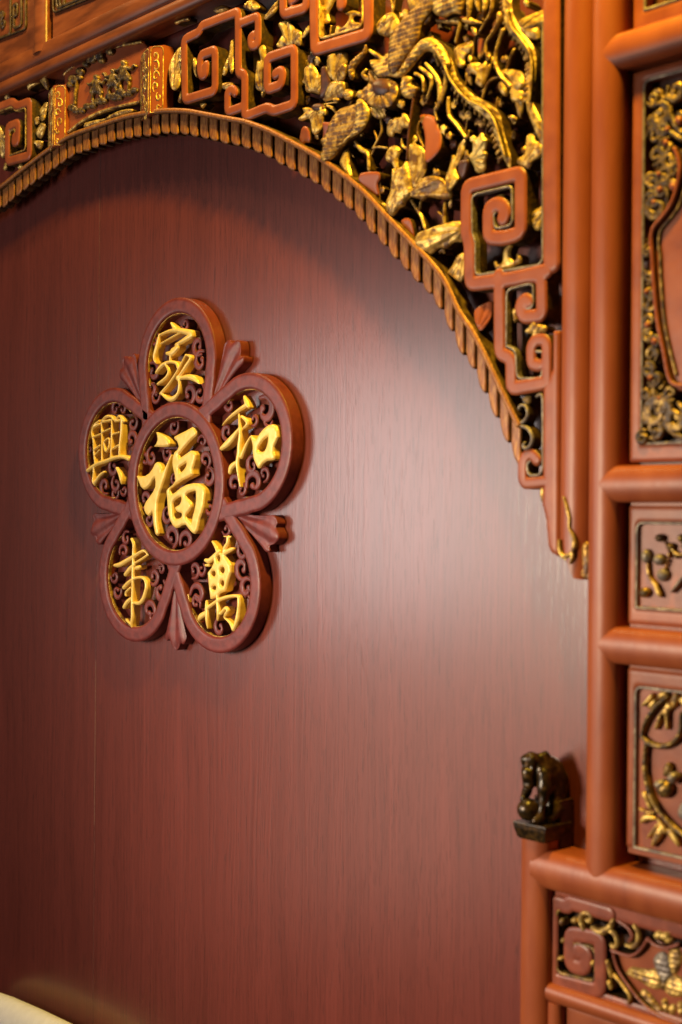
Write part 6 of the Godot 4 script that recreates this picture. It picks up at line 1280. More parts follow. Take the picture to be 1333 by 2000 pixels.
		{"n": "leaf", "m": "brown_lacquer", "e": "old_gilt", "z": [14, 33.3, 3.5, 8], "c": 1.6, "d": "rays", "o": [652.2, 454.4], "t": 0.3, "p": ["q", [652.2, 454.4, 645.4, 460.3, 641.8, 457.2, 637.6, 459.2, 637.4, 454.1, 635.2, 450.2, 639.8, 448, 643.6, 444, 645.7, 447.5, 650.8, 446.6]]},
		{"n": "leaf", "m": "gilt", "e": "old_gilt", "z": [14, 35.2, 3.5, 8], "c": 1.6, "d": "rays", "o": [648.9, 382.2], "t": 0.3, "p": ["q", [648.9, 382.2, 647.6, 391.9, 641.7, 393.4, 639.4, 398.4, 634.8, 395.6, 629.4, 395.4, 631.8, 389.8, 631.9, 383.8, 636.8, 384, 640.9, 378.8]]},
		{"n": "flower", "m": "gilt", "e": "old_gilt", "z": [14, 34.8, 3.5, 8], "c": 1.6, "d": "rays", "o": [680.3, 608.7], "t": 0.3, "p": ["q", [680.3, 608.7, 672.4, 610.3, 669, 616.2, 665.2, 617.2, 665, 612.6, 661, 613.4, 661.1, 607.7, 664.2, 602.1, 667.6, 603.3, 670.4, 598.9, 673.4, 600.3, 673.5, 606.3]]},
		{"n": "flower", "m": "gilt", "e": "old_gilt", "z": [14, 28.4, 3.5, 8], "c": 1.6, "d": "rays", "o": [346.1, 643.5], "t": 0.3, "p": ["q", [346.1, 643.5, 338.6, 640.9, 332.6, 644.9, 328.9, 643.9, 331.2, 639.2, 327.4, 637.9, 330.6, 632.2, 336.2, 628.3, 338.4, 631.3, 343.1, 628.4, 344.9, 631.4, 341.7, 637.5]]},
		{"n": "leaf", "m": "gilt", "e": "old_gilt", "z": [14, 29.9, 3.5, 8], "c": 1.6, "d": "rays", "o": [628.5, 448.1], "t": 0.3, "p": ["q", [628.5, 448.1, 621.4, 450.1, 615.6, 448.4, 613.1, 444.1, 612.1, 440, 616.3, 438.6, 621.7, 438.1, 626.4, 441.6]]},
		{"n": "flower", "m": "brown_lacquer", "e": "old_gilt", "z": [14, 33.4, 3.5, 8], "c": 1.6, "d": "rays", "o": [631.7, 594.9], "t": 0.3, "p": ["q", [631.7, 594.9, 627.5, 592.4, 623.6, 594.8, 621.5, 593.8, 623.1, 590.6, 621, 589.4, 623.3, 585.7, 626.9, 583.3, 628, 585.7, 631, 584, 631.9, 586.2, 629.5, 590.3]]},
		{"n": "leaf", "m": "worn_gilt", "e": "old_gilt", "z": [14, 37.9, 3.5, 8], "c": 1.6, "d": "rays", "o": [506.7, 410.9], "t": 0.3, "p": ["q", [506.7, 410.9, 511.4, 406.3, 514.5, 408.2, 517.5, 406.5, 518.1, 410, 520.2, 412.6, 516.8, 414.5, 514.2, 417.6, 512.3, 415.3, 508.4, 416.3]]},
		{"n": "leaf", "m": "gilt", "e": "old_gilt", "z": [14, 37.7, 3.5, 8], "c": 1.6, "d": "rays", "o": [727.1, 595.3], "t": 0.3, "p": ["q", [727.1, 595.3, 722.2, 592.1, 724.2, 587.7, 722.4, 585, 726.3, 582.5, 729.1, 578.9, 731.1, 581.9, 734.4, 583.4, 731.9, 586.7, 733, 590.7]]},
		{"n": "leaf", "m": "gilt", "e": "old_gilt", "z": [14, 33.2, 3.5, 8], "c": 1.6, "d": "rays", "o": [700.5, 411.1], "t": 0.3, "p": ["q", [700.5, 411.1, 697.7, 408, 697.1, 404, 698.7, 400.6, 700.4, 398.2, 702.2, 399.9, 703.8, 402.7, 703.2, 406.9]]},
		{"n": "leaf", "m": "gilt", "e": "old_gilt", "z": [14, 31, 3.5, 8], "c": 1.6, "d": "rays", "o": [572.2, 563.2], "t": 0.3, "p": ["q", [572.2, 563.2, 574.8, 572, 569.2, 576.3, 569, 581.7, 563, 581.7, 557.2, 584.2, 557.4, 578.3, 555, 573.2, 560.3, 570.9, 562.4, 564.4]]},
		{"n": "flower", "m": "brown_lacquer", "e": "old_gilt", "z": [14, 31.5, 3.5, 8], "c": 1.6, "d": "rays", "o": [381.9, 606.9], "t": 0.3, "p": ["q", [381.9, 606.9, 377, 613.6, 378.8, 618.1, 376.7, 621.3, 373.1, 620, 370.6, 623.4, 366.4, 621.5, 364.5, 617.4, 368.1, 615.1, 366.8, 611.5, 370.2, 609.6, 374.9, 611.4]]},
		{"n": "flower", "m": "worn_gilt", "e": "old_gilt", "z": [14, 34.1, 3.5, 8], "c": 1.6, "d": "rays", "o": [729.9, 498.6], "t": 0.3, "p": ["q", [729.9, 498.6, 727.8, 493.5, 723.7, 493.8, 722.5, 491.5, 725.3, 489.2, 724.2, 486.7, 727.8, 484.1, 731.6, 483.7, 731.4, 486.8, 734.5, 486.7, 734.1, 489.6, 730.4, 492.5]]},
		{"n": "leaf", "m": "gilt", "e": "old_gilt", "z": [14, 29.7, 3.5, 8], "c": 1.6, "d": "rays", "o": [615.1, 510.2], "t": 0.3, "p": ["q", [615.1, 510.2, 609, 513.9, 606.8, 510.9, 603.3, 511.8, 604, 507.6, 603, 504.1, 606.8, 503.1, 610.4, 500.4, 611.3, 503.6, 615.3, 503.6]]},
		{"n": "leaf", "m": "gilt", "e": "old_gilt", "z": [14, 31.4, 3.5, 8], "c": 1.6, "d": "rays", "o": [603, 599.6], "t": 0.3, "p": ["q", [603, 599.6, 606.4, 607, 601.7, 611.5, 602.1, 616.2, 596.6, 617, 591.6, 620, 591.1, 614.8, 588.3, 610.7, 592.9, 607.9, 594.1, 602]]},
		{"n": "flower", "m": "gilt", "e": "old_gilt", "z": [14, 35, 3.5, 8], "c": 1.6, "d": "rays", "o": [560.1, 463.7], "t": 0.3, "p": ["q", [560.1, 463.7, 567.9, 466.4, 573.7, 462.1, 577.4, 463.1, 575.5, 468.1, 579.4, 469.4, 576.7, 475.4, 571.4, 479.7, 568.9, 476.5, 564.5, 479.7, 562.4, 476.6, 565.1, 470]]},
		{"n": "leaf", "m": "worn_gilt", "e": "old_gilt", "z": [14, 35.6, 3.5, 8], "c": 1.6, "d": "rays", "o": [701.6, 612.1], "t": 0.3, "p": ["q", [701.6, 612.1, 694.4, 618, 691.2, 614.8, 686.9, 616.7, 687.1, 611.4, 685.2, 607.2, 690, 605.1, 694.1, 601, 695.8, 604.7, 700.9, 603.9]]},
		{"n": "leaf", "m": "gilt", "e": "old_gilt", "z": [14, 30.2, 3.5, 8], "c": 1.6, "d": "rays", "o": [714.7, 468], "t": 0.3, "p": ["q", [714.7, 468, 718.6, 460.8, 722.8, 461.7, 725.8, 458.5, 727.8, 462.2, 731, 464.2, 727.8, 467.7, 725.9, 472.3, 722.9, 470.5, 718.7, 473.3]]},
		{"n": "leaf", "m": "brown_lacquer", "e": "old_gilt", "z": [14, 36.2, 3.5, 8], "c": 1.6, "d": "rays", "o": [787.9, 512.7], "t": 0.3, "p": ["q", [787.9, 512.7, 783.9, 511.8, 781.6, 508.9, 781.6, 505.3, 782.3, 502.4, 784.7, 502.8, 787.4, 504.2, 788.7, 507.9]]},
		{"n": "leaf", "m": "brown_lacquer", "e": "old_gilt", "z": [14, 34.9, 3.5, 8], "c": 1.6, "d": "rays", "o": [793.7, 404.6], "t": 0.3, "p": ["q", [793.7, 404.6, 799.8, 401.6, 801.6, 405.1, 805, 404.6, 804.1, 409, 804.7, 412.9, 801, 413.5, 797.4, 415.9, 796.7, 412.3, 792.9, 411.7]]},
		{"n": "leaf", "m": "brown_lacquer", "e": "old_gilt", "z": [14, 35.8, 3.5, 8], "c": 1.6, "d": "rays", "o": [516.7, 592.4], "t": 0.3, "p": ["q", [516.7, 592.4, 509.3, 596.1, 507.1, 592.3, 503, 593.1, 504.3, 588.3, 503.6, 584.1, 508.1, 583.2, 512.5, 580.5, 513.2, 584.3, 517.8, 584.7]]},
		{"n": "leaf", "m": "worn_gilt", "e": "old_gilt", "z": [14, 30.8, 3.5, 8], "c": 1.6, "d": "rays", "o": [478.2, 510.1], "t": 0.3, "p": ["q", [478.2, 510.1, 470, 513.5, 462.9, 512.8, 459.2, 508.6, 457.4, 504.4, 462.3, 502.2, 468.6, 500.7, 474.8, 503.6]]},
		{"n": "leaf", "m": "worn_gilt", "e": "old_gilt", "z": [14, 35.4, 3.5, 8], "c": 1.6, "d": "rays", "o": [591.9, 501.8], "t": 0.3, "p": ["q", [591.9, 501.8, 586.8, 494, 591.7, 488.6, 590.5, 483.4, 596.9, 481.9, 602.4, 478.2, 603.7, 483.8, 607.5, 488.1, 602.5, 491.6, 602.1, 498.2]]},
		{"n": "leaf", "m": "worn_gilt", "e": "old_gilt", "z": [14, 29.3, 3.5, 8], "c": 1.6, "d": "rays", "o": [358.2, 627.3], "t": 0.3, "p": ["q", [358.2, 627.3, 355.2, 634.1, 349.9, 639, 344.4, 640.3, 340.2, 640.4, 341.7, 636.3, 344.8, 631.3, 351.1, 627.8]]},
		{"n": "leaf", "m": "brown_lacquer", "e": "old_gilt", "z": [14, 32.2, 3.5, 8], "c": 1.6, "d": "rays", "o": [444, 509.6], "t": 0.3, "p": ["q", [444, 509.6, 436.4, 503.6, 440.4, 497.3, 437.9, 492.7, 444.5, 489.7, 449.6, 484.8, 452.5, 489.8, 457.7, 492.8, 453.1, 497.3, 454.3, 503.6]]},
		{"n": "flower", "m": "worn_gilt", "e": "old_gilt", "z": [14, 34.3, 3.5, 8], "c": 1.6, "d": "rays", "o": [580.7, 649.7], "t": 0.3, "p": ["q", [580.7, 649.7, 572.4, 648.4, 566.8, 653.8, 562.8, 653.4, 564.3, 648.1, 560.1, 647.5, 562.4, 641, 567.5, 635.9, 570.3, 638.6, 574.6, 634.7, 577.1, 637.4, 575, 644.3]]},
		{"n": "leaf", "m": "worn_gilt", "e": "old_gilt", "z": [14, 30.6, 3.5, 8], "c": 1.6, "d": "rays", "o": [781.2, 436.9], "t": 0.3, "p": ["q", [781.2, 436.9, 787.6, 432.3, 793.9, 431.6, 797.8, 434.6, 800.1, 437.8, 796.5, 440.8, 791.3, 443.3, 785.5, 442]]},
		{"n": "leaf", "m": "brown_lacquer", "e": "old_gilt", "z": [14, 31.4, 3.5, 8], "c": 1.6, "d": "rays", "o": [462.2, 532.7], "t": 0.3, "p": ["q", [462.2, 532.7, 467.1, 536.9, 468.5, 542.8, 466.1, 548.3, 463.3, 552.2, 460.1, 550, 457.2, 546, 457.8, 539.5]]},
		{"n": "leaf", "m": "worn_gilt", "e": "old_gilt", "z": [14, 31, 3.5, 8], "c": 1.6, "d": "rays", "o": [625.3, 326.4], "t": 0.3, "p": ["q", [625.3, 326.4, 616.8, 327.4, 615.9, 322, 611.6, 321, 614.4, 316.1, 615.1, 310.9, 619.8, 311.9, 625.1, 310.7, 624.6, 315.4, 628.9, 318]]},
		{"n": "leaf", "m": "worn_gilt", "e": "old_gilt", "z": [14, 29.7, 3.5, 8], "c": 1.6, "d": "rays", "o": [350.7, 580.7], "t": 0.3, "p": ["q", [350.7, 580.7, 342.1, 585.9, 333.7, 586.6, 328.7, 583.2, 325.9, 579.4, 331, 576.1, 338, 573.3, 345.5, 574.9]]},
		{"n": "flower", "m": "brown_lacquer", "e": "old_gilt", "z": [14, 29.5, 3.5, 8], "c": 1.6, "d": "rays", "o": [409.4, 505], "t": 0.3, "p": ["q", [409.4, 505, 407.3, 511.9, 410.8, 515, 410, 518.2, 406, 518.4, 404.9, 521.9, 400, 521.8, 396.6, 519.1, 399.1, 516.1, 396.6, 513.7, 399.1, 511, 404.3, 510.9]]},
		{"n": "leaf", "m": "brown_lacquer", "e": "old_gilt", "z": [14, 37.6, 3.5, 8], "c": 1.6, "d": "rays", "o": [535, 582.4], "t": 0.3, "p": ["q", [535, 582.4, 533.4, 576.2, 535.2, 570, 539.4, 565.9, 543.2, 563.5, 544.4, 567, 544.6, 572.1, 541.1, 578]]},
		{"n": "leaf", "m": "brown_lacquer", "e": "old_gilt", "z": [14, 28.1, 3.5, 8], "c": 1.6, "d": "rays", "o": [592.6, 579.7], "t": 0.3, "p": ["q", [592.6, 579.7, 599.3, 572.8, 603.4, 575.3, 607.7, 572.7, 608.4, 577.8, 611.1, 581.4, 606.4, 584.3, 602.6, 588.9, 600.2, 585.7, 594.7, 587.4]]},
		{"n": "leaf", "m": "gilt", "e": "old_gilt", "z": [14, 32.6, 3.5, 8], "c": 1.6, "d": "rays", "o": [596.6, 558.7], "t": 0.3, "p": ["q", [596.6, 558.7, 593.6, 552.1, 594.6, 544.7, 598.8, 539.3, 602.8, 535.9, 604.9, 539.7, 606.1, 545.3, 603.1, 552.6]]},
		{"n": "flower", "m": "worn_gilt", "e": "old_gilt", "z": [14, 31.7, 3.5, 8], "c": 1.6, "d": "rays", "o": [397.3, 606], "t": 0.3, "p": ["q", [397.3, 606, 399, 598.8, 395.1, 596.2, 395.7, 592.8, 399.9, 592.2, 400.7, 588.7, 405.7, 588.3, 409.5, 590.6, 407.1, 593.9, 409.9, 596, 407.5, 598.9, 402.1, 599.5]]},
		{"n": "leaf", "m": "gilt", "e": "old_gilt", "z": [14, 35.4, 3.5, 8], "c": 1.6, "d": "rays", "o": [645.7, 543.2], "t": 0.3, "p": ["q", [645.7, 543.2, 641.4, 551, 635, 555.9, 629.1, 556.3, 624.7, 555.5, 627.1, 550.6, 631.3, 545.2, 638.3, 542.2]]},
		{"n": "leaf", "m": "gilt", "e": "old_gilt", "z": [14, 35.1, 3.5, 8], "c": 1.6, "d": "rays", "o": [676.7, 524.3], "t": 0.3, "p": ["q", [676.7, 524.3, 679, 529.9, 678.2, 536, 674.8, 540.4, 671.5, 543.3, 669.8, 540.1, 668.9, 535.4, 671.4, 529.3]]},
		{"n": "leaf", "m": "gilt", "e": "old_gilt", "z": [14, 37, 3.5, 8], "c": 1.6, "d": "rays", "o": [364.1, 514.8], "t": 0.3, "p": ["q", [364.1, 514.8, 373.6, 512.7, 374.9, 518, 379.7, 518.4, 376.8, 523.8, 376.3, 529, 371, 528.6, 365.1, 530.6, 365.5, 525.8, 360.4, 523.7]]},
		{"n": "leaf", "m": "worn_gilt", "e": "old_gilt", "z": [14, 32.6, 3.5, 8], "c": 1.6, "d": "rays", "o": [512.8, 505.5], "t": 0.3, "p": ["q", [512.8, 505.5, 516.7, 495.3, 523.2, 495, 526.8, 490.1, 530.8, 494.2, 536.2, 495.7, 532.3, 501.1, 530.7, 507.5, 525.7, 506.2, 520.2, 511]]},
		{"n": "leaf", "m": "worn_gilt", "e": "old_gilt", "z": [14, 30.6, 3.5, 8], "c": 1.6, "d": "rays", "o": [600.2, 407.1], "t": 0.3, "p": ["q", [600.2, 407.1, 606.2, 404.7, 607.8, 408, 611, 407.7, 609.9, 411.5, 610.4, 415.1, 606.8, 415.4, 603.2, 417.4, 602.7, 414.2, 599.1, 413.4]]},
		{"n": "leaf", "m": "gilt", "e": "old_gilt", "z": [14, 34.5, 3.5, 8], "c": 1.6, "d": "rays", "o": [560.2, 653.8], "t": 0.3, "p": ["q", [560.2, 653.8, 550.6, 660.4, 546.9, 656, 541.2, 658, 542.1, 651.4, 540.2, 646.1, 546.4, 643.9, 552, 639.2, 553.7, 644, 560.2, 643.5]]},
		{"n": "flower", "m": "gilt", "e": "old_gilt", "z": [14, 31.9, 3.5, 8], "c": 1.6, "d": "rays", "o": [715.1, 421], "t": 0.3, "p": ["q", [715.1, 421, 721.3, 417.4, 722.3, 412.2, 725.1, 410.4, 726.7, 413.5, 729.8, 411.8, 731.5, 415.8, 730.7, 420.6, 727.5, 420.9, 726.6, 424.8, 723.6, 424.8, 721.6, 420.6]]},
		{"n": "flower", "m": "brown_lacquer", "e": "old_gilt", "z": [14, 30.7, 3.5, 8], "c": 1.6, "d": "rays", "o": [396.2, 506.6], "t": 0.3, "p": ["q", [396.2, 506.6, 391.7, 512.9, 393.7, 517.3, 391.7, 520.3, 388.2, 519.1, 385.9, 522.3, 381.7, 520.6, 379.8, 516.6, 383.1, 514.4, 381.8, 511.1, 385, 509.2, 389.6, 510.9]]},
		{"n": "leaf", "m": "gilt", "e": "old_gilt", "z": [14, 36.6, 3.5, 8], "c": 1.6, "d": "rays", "o": [782, 555.2], "t": 0.3, "p": ["q", [782, 555.2, 778.5, 564.4, 773.3, 564.5, 770.2, 568.9, 767.1, 565.1, 762.8, 563.6, 766.2, 558.7, 767.8, 552.9, 771.7, 554.2, 776.3, 550]]},
		{"n": "flower", "m": "brown_lacquer", "e": "old_gilt", "z": [14, 34.4, 3.5, 8], "c": 1.6, "d": "rays", "o": [546.1, 616.4], "t": 0.3, "p": ["q", [546.1, 616.4, 543.1, 610.9, 537.9, 611.7, 536.4, 609.2, 539.7, 606.3, 538.2, 603.6, 542.5, 600.2, 547.3, 599.4, 547.2, 602.9, 551.1, 602.4, 550.8, 605.7, 546.3, 609.4]]},
		{"n": "flower", "m": "gilt", "e": "old_gilt", "z": [14, 28.8, 3.5, 8], "c": 1.6, "d": "rays", "o": [496.5, 449.3], "t": 0.3, "p": ["q", [496.5, 449.3, 487, 451.1, 483.2, 457.5, 478.7, 458.6, 478.1, 453.6, 473.3, 454.5, 473, 448.2, 476.4, 442.1, 480.6, 443.4, 483.7, 438.5, 487.5, 440, 488, 446.7]]},
		{"n": "flower", "m": "gilt", "e": "old_gilt", "z": [14, 33.8, 3.5, 8], "c": 1.6, "d": "rays", "o": [635.6, 317.6], "t": 0.3, "p": ["q", [635.6, 317.6, 628.7, 316.3, 624.5, 320.4, 621.2, 320, 622, 315.8, 618.5, 315.1, 619.9, 309.9, 623.7, 305.9, 626.3, 308.2, 629.5, 305.2, 631.8, 307.5, 630.5, 313]]},
		{"n": "leaf", "m": "brown_lacquer", "e": "old_gilt", "z": [14, 29.7, 3.5, 8], "c": 1.6, "d": "rays", "o": [337, 630], "t": 0.3, "p": ["q", [337, 630, 338.1, 619.9, 344.9, 617.6, 347.3, 612.1, 352.7, 614.3, 358.9, 613.9, 356.4, 619.8, 356.6, 625.8, 350.9, 626.3, 346.5, 632.3]]},
		{"n": "leaf", "m": "worn_gilt", "e": "old_gilt", "z": [14, 35.7, 3.5, 8], "c": 1.6, "d": "rays", "o": [589, 515.2], "t": 0.3, "p": ["q", [589, 515.2, 596.2, 517.3, 594.7, 522.6, 597.7, 525.1, 593.5, 528.8, 590.9, 533.4, 587.6, 530.8, 582.8, 530.1, 585.2, 525.8, 582.8, 521.8]]},
		{"n": "leaf", "m": "worn_gilt", "e": "old_gilt", "z": [14, 37.1, 3.5, 8], "c": 1.6, "d": "rays", "o": [670.5, 538.9], "t": 0.3, "p": ["q", [670.5, 538.9, 677.7, 535.5, 679.7, 539.4, 683.6, 538.9, 682.3, 543.7, 682.9, 548.1, 678.6, 548.8, 674.2, 551.5, 673.7, 547.5, 669.3, 546.8]]},
		{"n": "flower", "m": "gilt", "e": "old_gilt", "z": [14, 31.1, 3.5, 8], "c": 1.6, "d": "rays", "o": [778.8, 533.7], "t": 0.3, "p": ["q", [778.8, 533.7, 774.1, 541.4, 776, 546.7, 774, 550.4, 770.3, 548.9, 768, 552.8, 763.6, 550.7, 761.6, 545.8, 765.1, 543.2, 763.8, 539.1, 767.2, 536.8, 771.9, 539]]},
		{"n": "leaf", "m": "gilt", "e": "old_gilt", "z": [14, 36.3, 3.5, 8], "c": 1.6, "d": "rays", "o": [454.1, 598.6], "t": 0.3, "p": ["q", [454.1, 598.6, 449.8, 606.4, 444.8, 606, 441.4, 609.7, 438.8, 606.1, 434.8, 604.3, 438.5, 600.3, 440.6, 595.3, 444.3, 596.8, 449.1, 593.5]]},
		{"n": "leaf", "m": "gilt", "e": "old_gilt", "z": [14, 32.8, 3.5, 8], "c": 1.6, "d": "rays", "o": [749.1, 437.5], "t": 0.3, "p": ["q", [749.1, 437.5, 753.9, 439.1, 753, 442.8, 755.1, 444.5, 752.4, 447.1, 750.7, 450.3, 748.4, 448.5, 745.3, 448, 746.8, 445, 745.1, 442.2]]},
		{"n": "leaf", "m": "gilt", "e": "old_gilt", "z": [14, 35.6, 3.5, 8], "c": 1.6, "d": "rays", "o": [686.1, 588.5], "t": 0.3, "p": ["q", [686.1, 588.5, 690.8, 586.9, 694.6, 587.7, 696.3, 590.5, 697, 593.1, 694.2, 594.3, 690.7, 594.9, 687.6, 592.8]]},
		{"n": "leaf", "m": "worn_gilt", "e": "old_gilt", "z": [14, 33.6, 3.5, 8], "c": 1.6, "d": "rays", "o": [720.4, 549.6], "t": 0.3, "p": ["q", [720.4, 549.6, 715.6, 545.9, 717.9, 541.5, 716.2, 538.5, 720.2, 536.3, 723.2, 532.8, 725, 536, 728.3, 537.8, 725.6, 541, 726.5, 545.2]]},
		{"n": "leaf", "m": "gilt", "e": "old_gilt", "z": [14, 35.3, 3.5, 8], "c": 1.6, "d": "rays", "o": [657.7, 492], "t": 0.3, "p": ["q", [657.7, 492, 658, 484.5, 662.5, 482.8, 663.9, 478.8, 667.6, 480.4, 671.8, 480, 670.3, 484.5, 670.7, 488.9, 666.9, 489.3, 664.1, 493.7]]},
		{"n": "flower", "m": "worn_gilt", "e": "old_gilt", "z": [14, 33.5, 3.5, 8], "c": 1.6, "d": "rays", "o": [627.1, 612.2], "t": 0.3, "p": ["q", [627.1, 612.2, 622.2, 619.2, 623.8, 624.1, 621.7, 627.5, 618.3, 626, 615.8, 629.6, 611.8, 627.5, 610.1, 623, 613.6, 620.6, 612.5, 616.8, 615.8, 614.8, 620.2, 616.9]]},
		{"n": "leaf", "m": "brown_lacquer", "e": "old_gilt", "z": [14, 37.3, 3.5, 8], "c": 1.6, "d": "rays", "o": [719.7, 587.9], "t": 0.3, "p": ["q", [719.7, 587.9, 726.1, 587.8, 725.9, 592.2, 728.9, 593.4, 726.2, 597.2, 724.9, 601.5, 721.6, 600.3, 717.6, 600.9, 718.7, 597.1, 715.9, 594.6]]},
		{"n": "flower", "m": "brown_lacquer", "e": "old_gilt", "z": [14, 36.9, 3.5, 8], "c": 1.6, "d": "rays", "o": [519.5, 522.4], "t": 0.3, "p": ["q", [519.5, 522.4, 519.3, 515.2, 514.5, 513.6, 514.1, 510.3, 518.3, 508.8, 518.1, 505.2, 523.2, 503.6, 527.8, 504.9, 526.2, 508.6, 529.7, 509.9, 528.1, 513.3, 522.7, 515.1]]},
		{"n": "leaf", "m": "worn_gilt", "e": "old_gilt", "z": [14, 28.6, 3.5, 8], "c": 1.6, "d": "rays", "o": [771.1, 416.3], "t": 0.3, "p": ["q", [771.1, 416.3, 770.6, 422.8, 766.8, 424.1, 765.6, 427.6, 762.5, 425.9, 759, 426, 760.4, 422.2, 760.2, 418.2, 763.4, 418.1, 765.8, 414.4]]},
		{"n": "leaf", "m": "gilt", "e": "old_gilt", "z": [14, 30.4, 3.5, 8], "c": 1.6, "d": "rays", "o": [712.1, 546.2], "t": 0.3, "p": ["q", [712.1, 546.2, 716.4, 547.4, 718.8, 550.7, 718.6, 554.6, 717.7, 557.8, 715, 557.2, 712.1, 555.6, 710.9, 551.5]]},
		{"n": "leaf", "m": "worn_gilt", "e": "old_gilt", "z": [14, 35.1, 3.5, 8], "c": 1.6, "d": "rays", "o": [663.9, 586.8], "t": 0.3, "p": ["q", [663.9, 586.8, 669.1, 583.2, 671.1, 585.8, 674.2, 584.8, 673.7, 588.6, 674.7, 591.6, 671.4, 592.8, 668.3, 595.4, 667.4, 592.6, 663.8, 592.8]]},
		{"n": "leaf", "m": "gilt", "e": "old_gilt", "z": [14, 34.5, 3.5, 8], "c": 1.6, "d": "rays", "o": [669.1, 448.7], "t": 0.3, "p": ["q", [669.1, 448.7, 662.3, 453.4, 659.5, 450, 655.4, 451.4, 655.8, 446.5, 654.3, 442.5, 658.7, 441, 662.6, 437.6, 664, 441.2, 668.7, 441]]},
		{"n": "leaf", "m": "brown_lacquer", "e": "old_gilt", "z": [14, 33.8, 3.5, 8], "c": 1.6, "d": "rays", "o": [412.5, 540.6], "t": 0.3, "p": ["q", [412.5, 540.6, 406.1, 541, 401.5, 538.5, 400.3, 534.2, 400.3, 530.4, 404.3, 530, 409, 530.6, 412.2, 534.5]]},
		{"n": "leaf", "m": "worn_gilt", "e": "old_gilt", "z": [14, 30, 3.5, 8], "c": 1.6, "d": "rays", "o": [453.4, 530.6], "t": 0.3, "p": ["q", [453.4, 530.6, 449.5, 523.5, 454.3, 519.2, 453.7, 514.6, 459.4, 513.8, 464.4, 510.9, 465.1, 515.9, 468.2, 519.8, 463.5, 522.5, 462.6, 528.2]]},
		{"n": "leaf", "m": "gilt", "e": "old_gilt", "z": [14, 35.6, 3.5, 8], "c": 1.6, "d": "rays", "o": [663.4, 423.7], "t": 0.3, "p": ["q", [663.4, 423.7, 672, 421.9, 673.2, 427.1, 677.6, 427.7, 675, 433, 674.7, 438.3, 669.8, 437.8, 664.6, 439.7, 664.8, 434.8, 660.2, 432.6]]},
		{"n": "leaf", "m": "brown_lacquer", "e": "old_gilt", "z": [14, 28.7, 3.5, 8], "c": 1.6, "d": "rays", "o": [666.5, 397.1], "t": 0.3, "p": ["q", [666.5, 397.1, 657.9, 396.1, 658.4, 390, 654.4, 387.9, 658.4, 383.1, 660.4, 377.6, 664.8, 379.9, 670.3, 379.9, 668.6, 384.9, 672.2, 388.8]]},
		{"n": "leaf", "m": "gilt", "e": "old_gilt", "z": [14, 28.8, 3.5, 8], "c": 1.6, "d": "rays", "o": [608.4, 387.1], "t": 0.3, "p": ["q", [608.4, 387.1, 603.1, 393, 596.7, 395.5, 591.7, 394.2, 588.3, 392.1, 591.3, 388.4, 596, 384.6, 602.5, 384]]},
		{"n": "flower", "m": "bright_gilt", "e": "old_gilt", "z": [18, 42, 3, 6], "c": 1.6, "d": "rays", "o": [500.9, 529.4], "t": 0.3, "p": ["q", [500.9, 529.4, 501, 536.3, 505.5, 537.9, 505.8, 541, 501.9, 542.5, 501.9, 545.9, 497, 547.4, 492.7, 546.1, 494.3, 542.6, 490.9, 541.3, 492.5, 538.1, 497.8, 536.4]]},
		{"n": "leaf", "m": "bright_gilt", "e": "old_gilt", "z": [18, 43.6, 3, 6], "c": 1.6, "d": "rays", "o": [521.2, 656.7], "t": 0.3, "p": ["q", [521.2, 656.7, 516.9, 656.1, 514.3, 653.4, 514.4, 649.9, 515.1, 647, 517.7, 647.2, 520.7, 648.4, 522.1, 651.9]]},
		{"n": "flower", "m": "bright_gilt", "e": "old_gilt", "z": [18, 42.5, 3, 6], "c": 1.6, "d": "rays", "o": [614.5, 599], "t": 0.3, "p": ["q", [614.5, 599, 608.4, 599.1, 605, 603.3, 602.1, 603.6, 602.5, 599.9, 599.5, 600, 600.3, 595.4, 603.3, 591.4, 605.7, 592.9, 608.3, 589.8, 610.4, 591.3, 609.7, 596.1]]},
		{"n": "flower", "m": "worn_gilt", "e": "old_gilt", "z": [18, 42, 3, 6], "c": 1.6, "d": "rays", "o": [654.6, 461.9], "t": 0.3, "p": ["q", [654.6, 461.9, 648.8, 463, 646.5, 467.2, 643.8, 467.9, 643.4, 464.6, 640.5, 465.2, 640.4, 461.2, 642.4, 457.2, 645, 458, 646.9, 454.9, 649.2, 455.9, 649.5, 460.2]]},
		{"n": "flower", "m": "gilt", "e": "old_gilt", "z": [18, 39.7, 3, 6], "c": 1.6, "d": "rays", "o": [454.3, 535.7], "t": 0.3, "p": ["q", [454.3, 535.7, 459.3, 531.2, 459.1, 527, 461.3, 524.8, 463.6, 526.7, 466.1, 524.5, 468.7, 527.1, 469, 531, 466, 532.1, 466.1, 535.3, 463.3, 536.2, 460.4, 533.5]]},
		{"n": "leaf", "m": "gilt", "e": "old_gilt", "z": [18, 39.3, 3, 6], "c": 1.6, "d": "rays", "o": [526, 618], "t": 0.3, "p": ["q", [526, 618, 527.7, 612.4, 531.4, 608.1, 535.6, 606.7, 538.9, 606.3, 538.1, 609.7, 536.1, 613.8, 531.5, 617.1]]},
		{"n": "leaf", "m": "worn_gilt", "e": "old_gilt", "z": [18, 40.1, 3, 6], "c": 1.6, "d": "rays", "o": [590.8, 577.8], "t": 0.3, "p": ["q", [590.8, 577.8, 585.6, 580.7, 580.8, 580.8, 578.2, 578.3, 576.8, 575.7, 579.8, 573.8, 583.9, 572.4, 588.1, 573.8]]},
		{"n": "leaf", "m": "gilt", "e": "old_gilt", "z": [18, 39.3, 3, 6], "c": 1.6, "d": "rays", "o": [649.1, 375.9], "t": 0.3, "p": ["q", [649.1, 375.9, 644.6, 374.2, 642.2, 370.5, 642.5, 366.4, 643.6, 363.2, 646.4, 364.1, 649.4, 366.1, 650.5, 370.6]]},
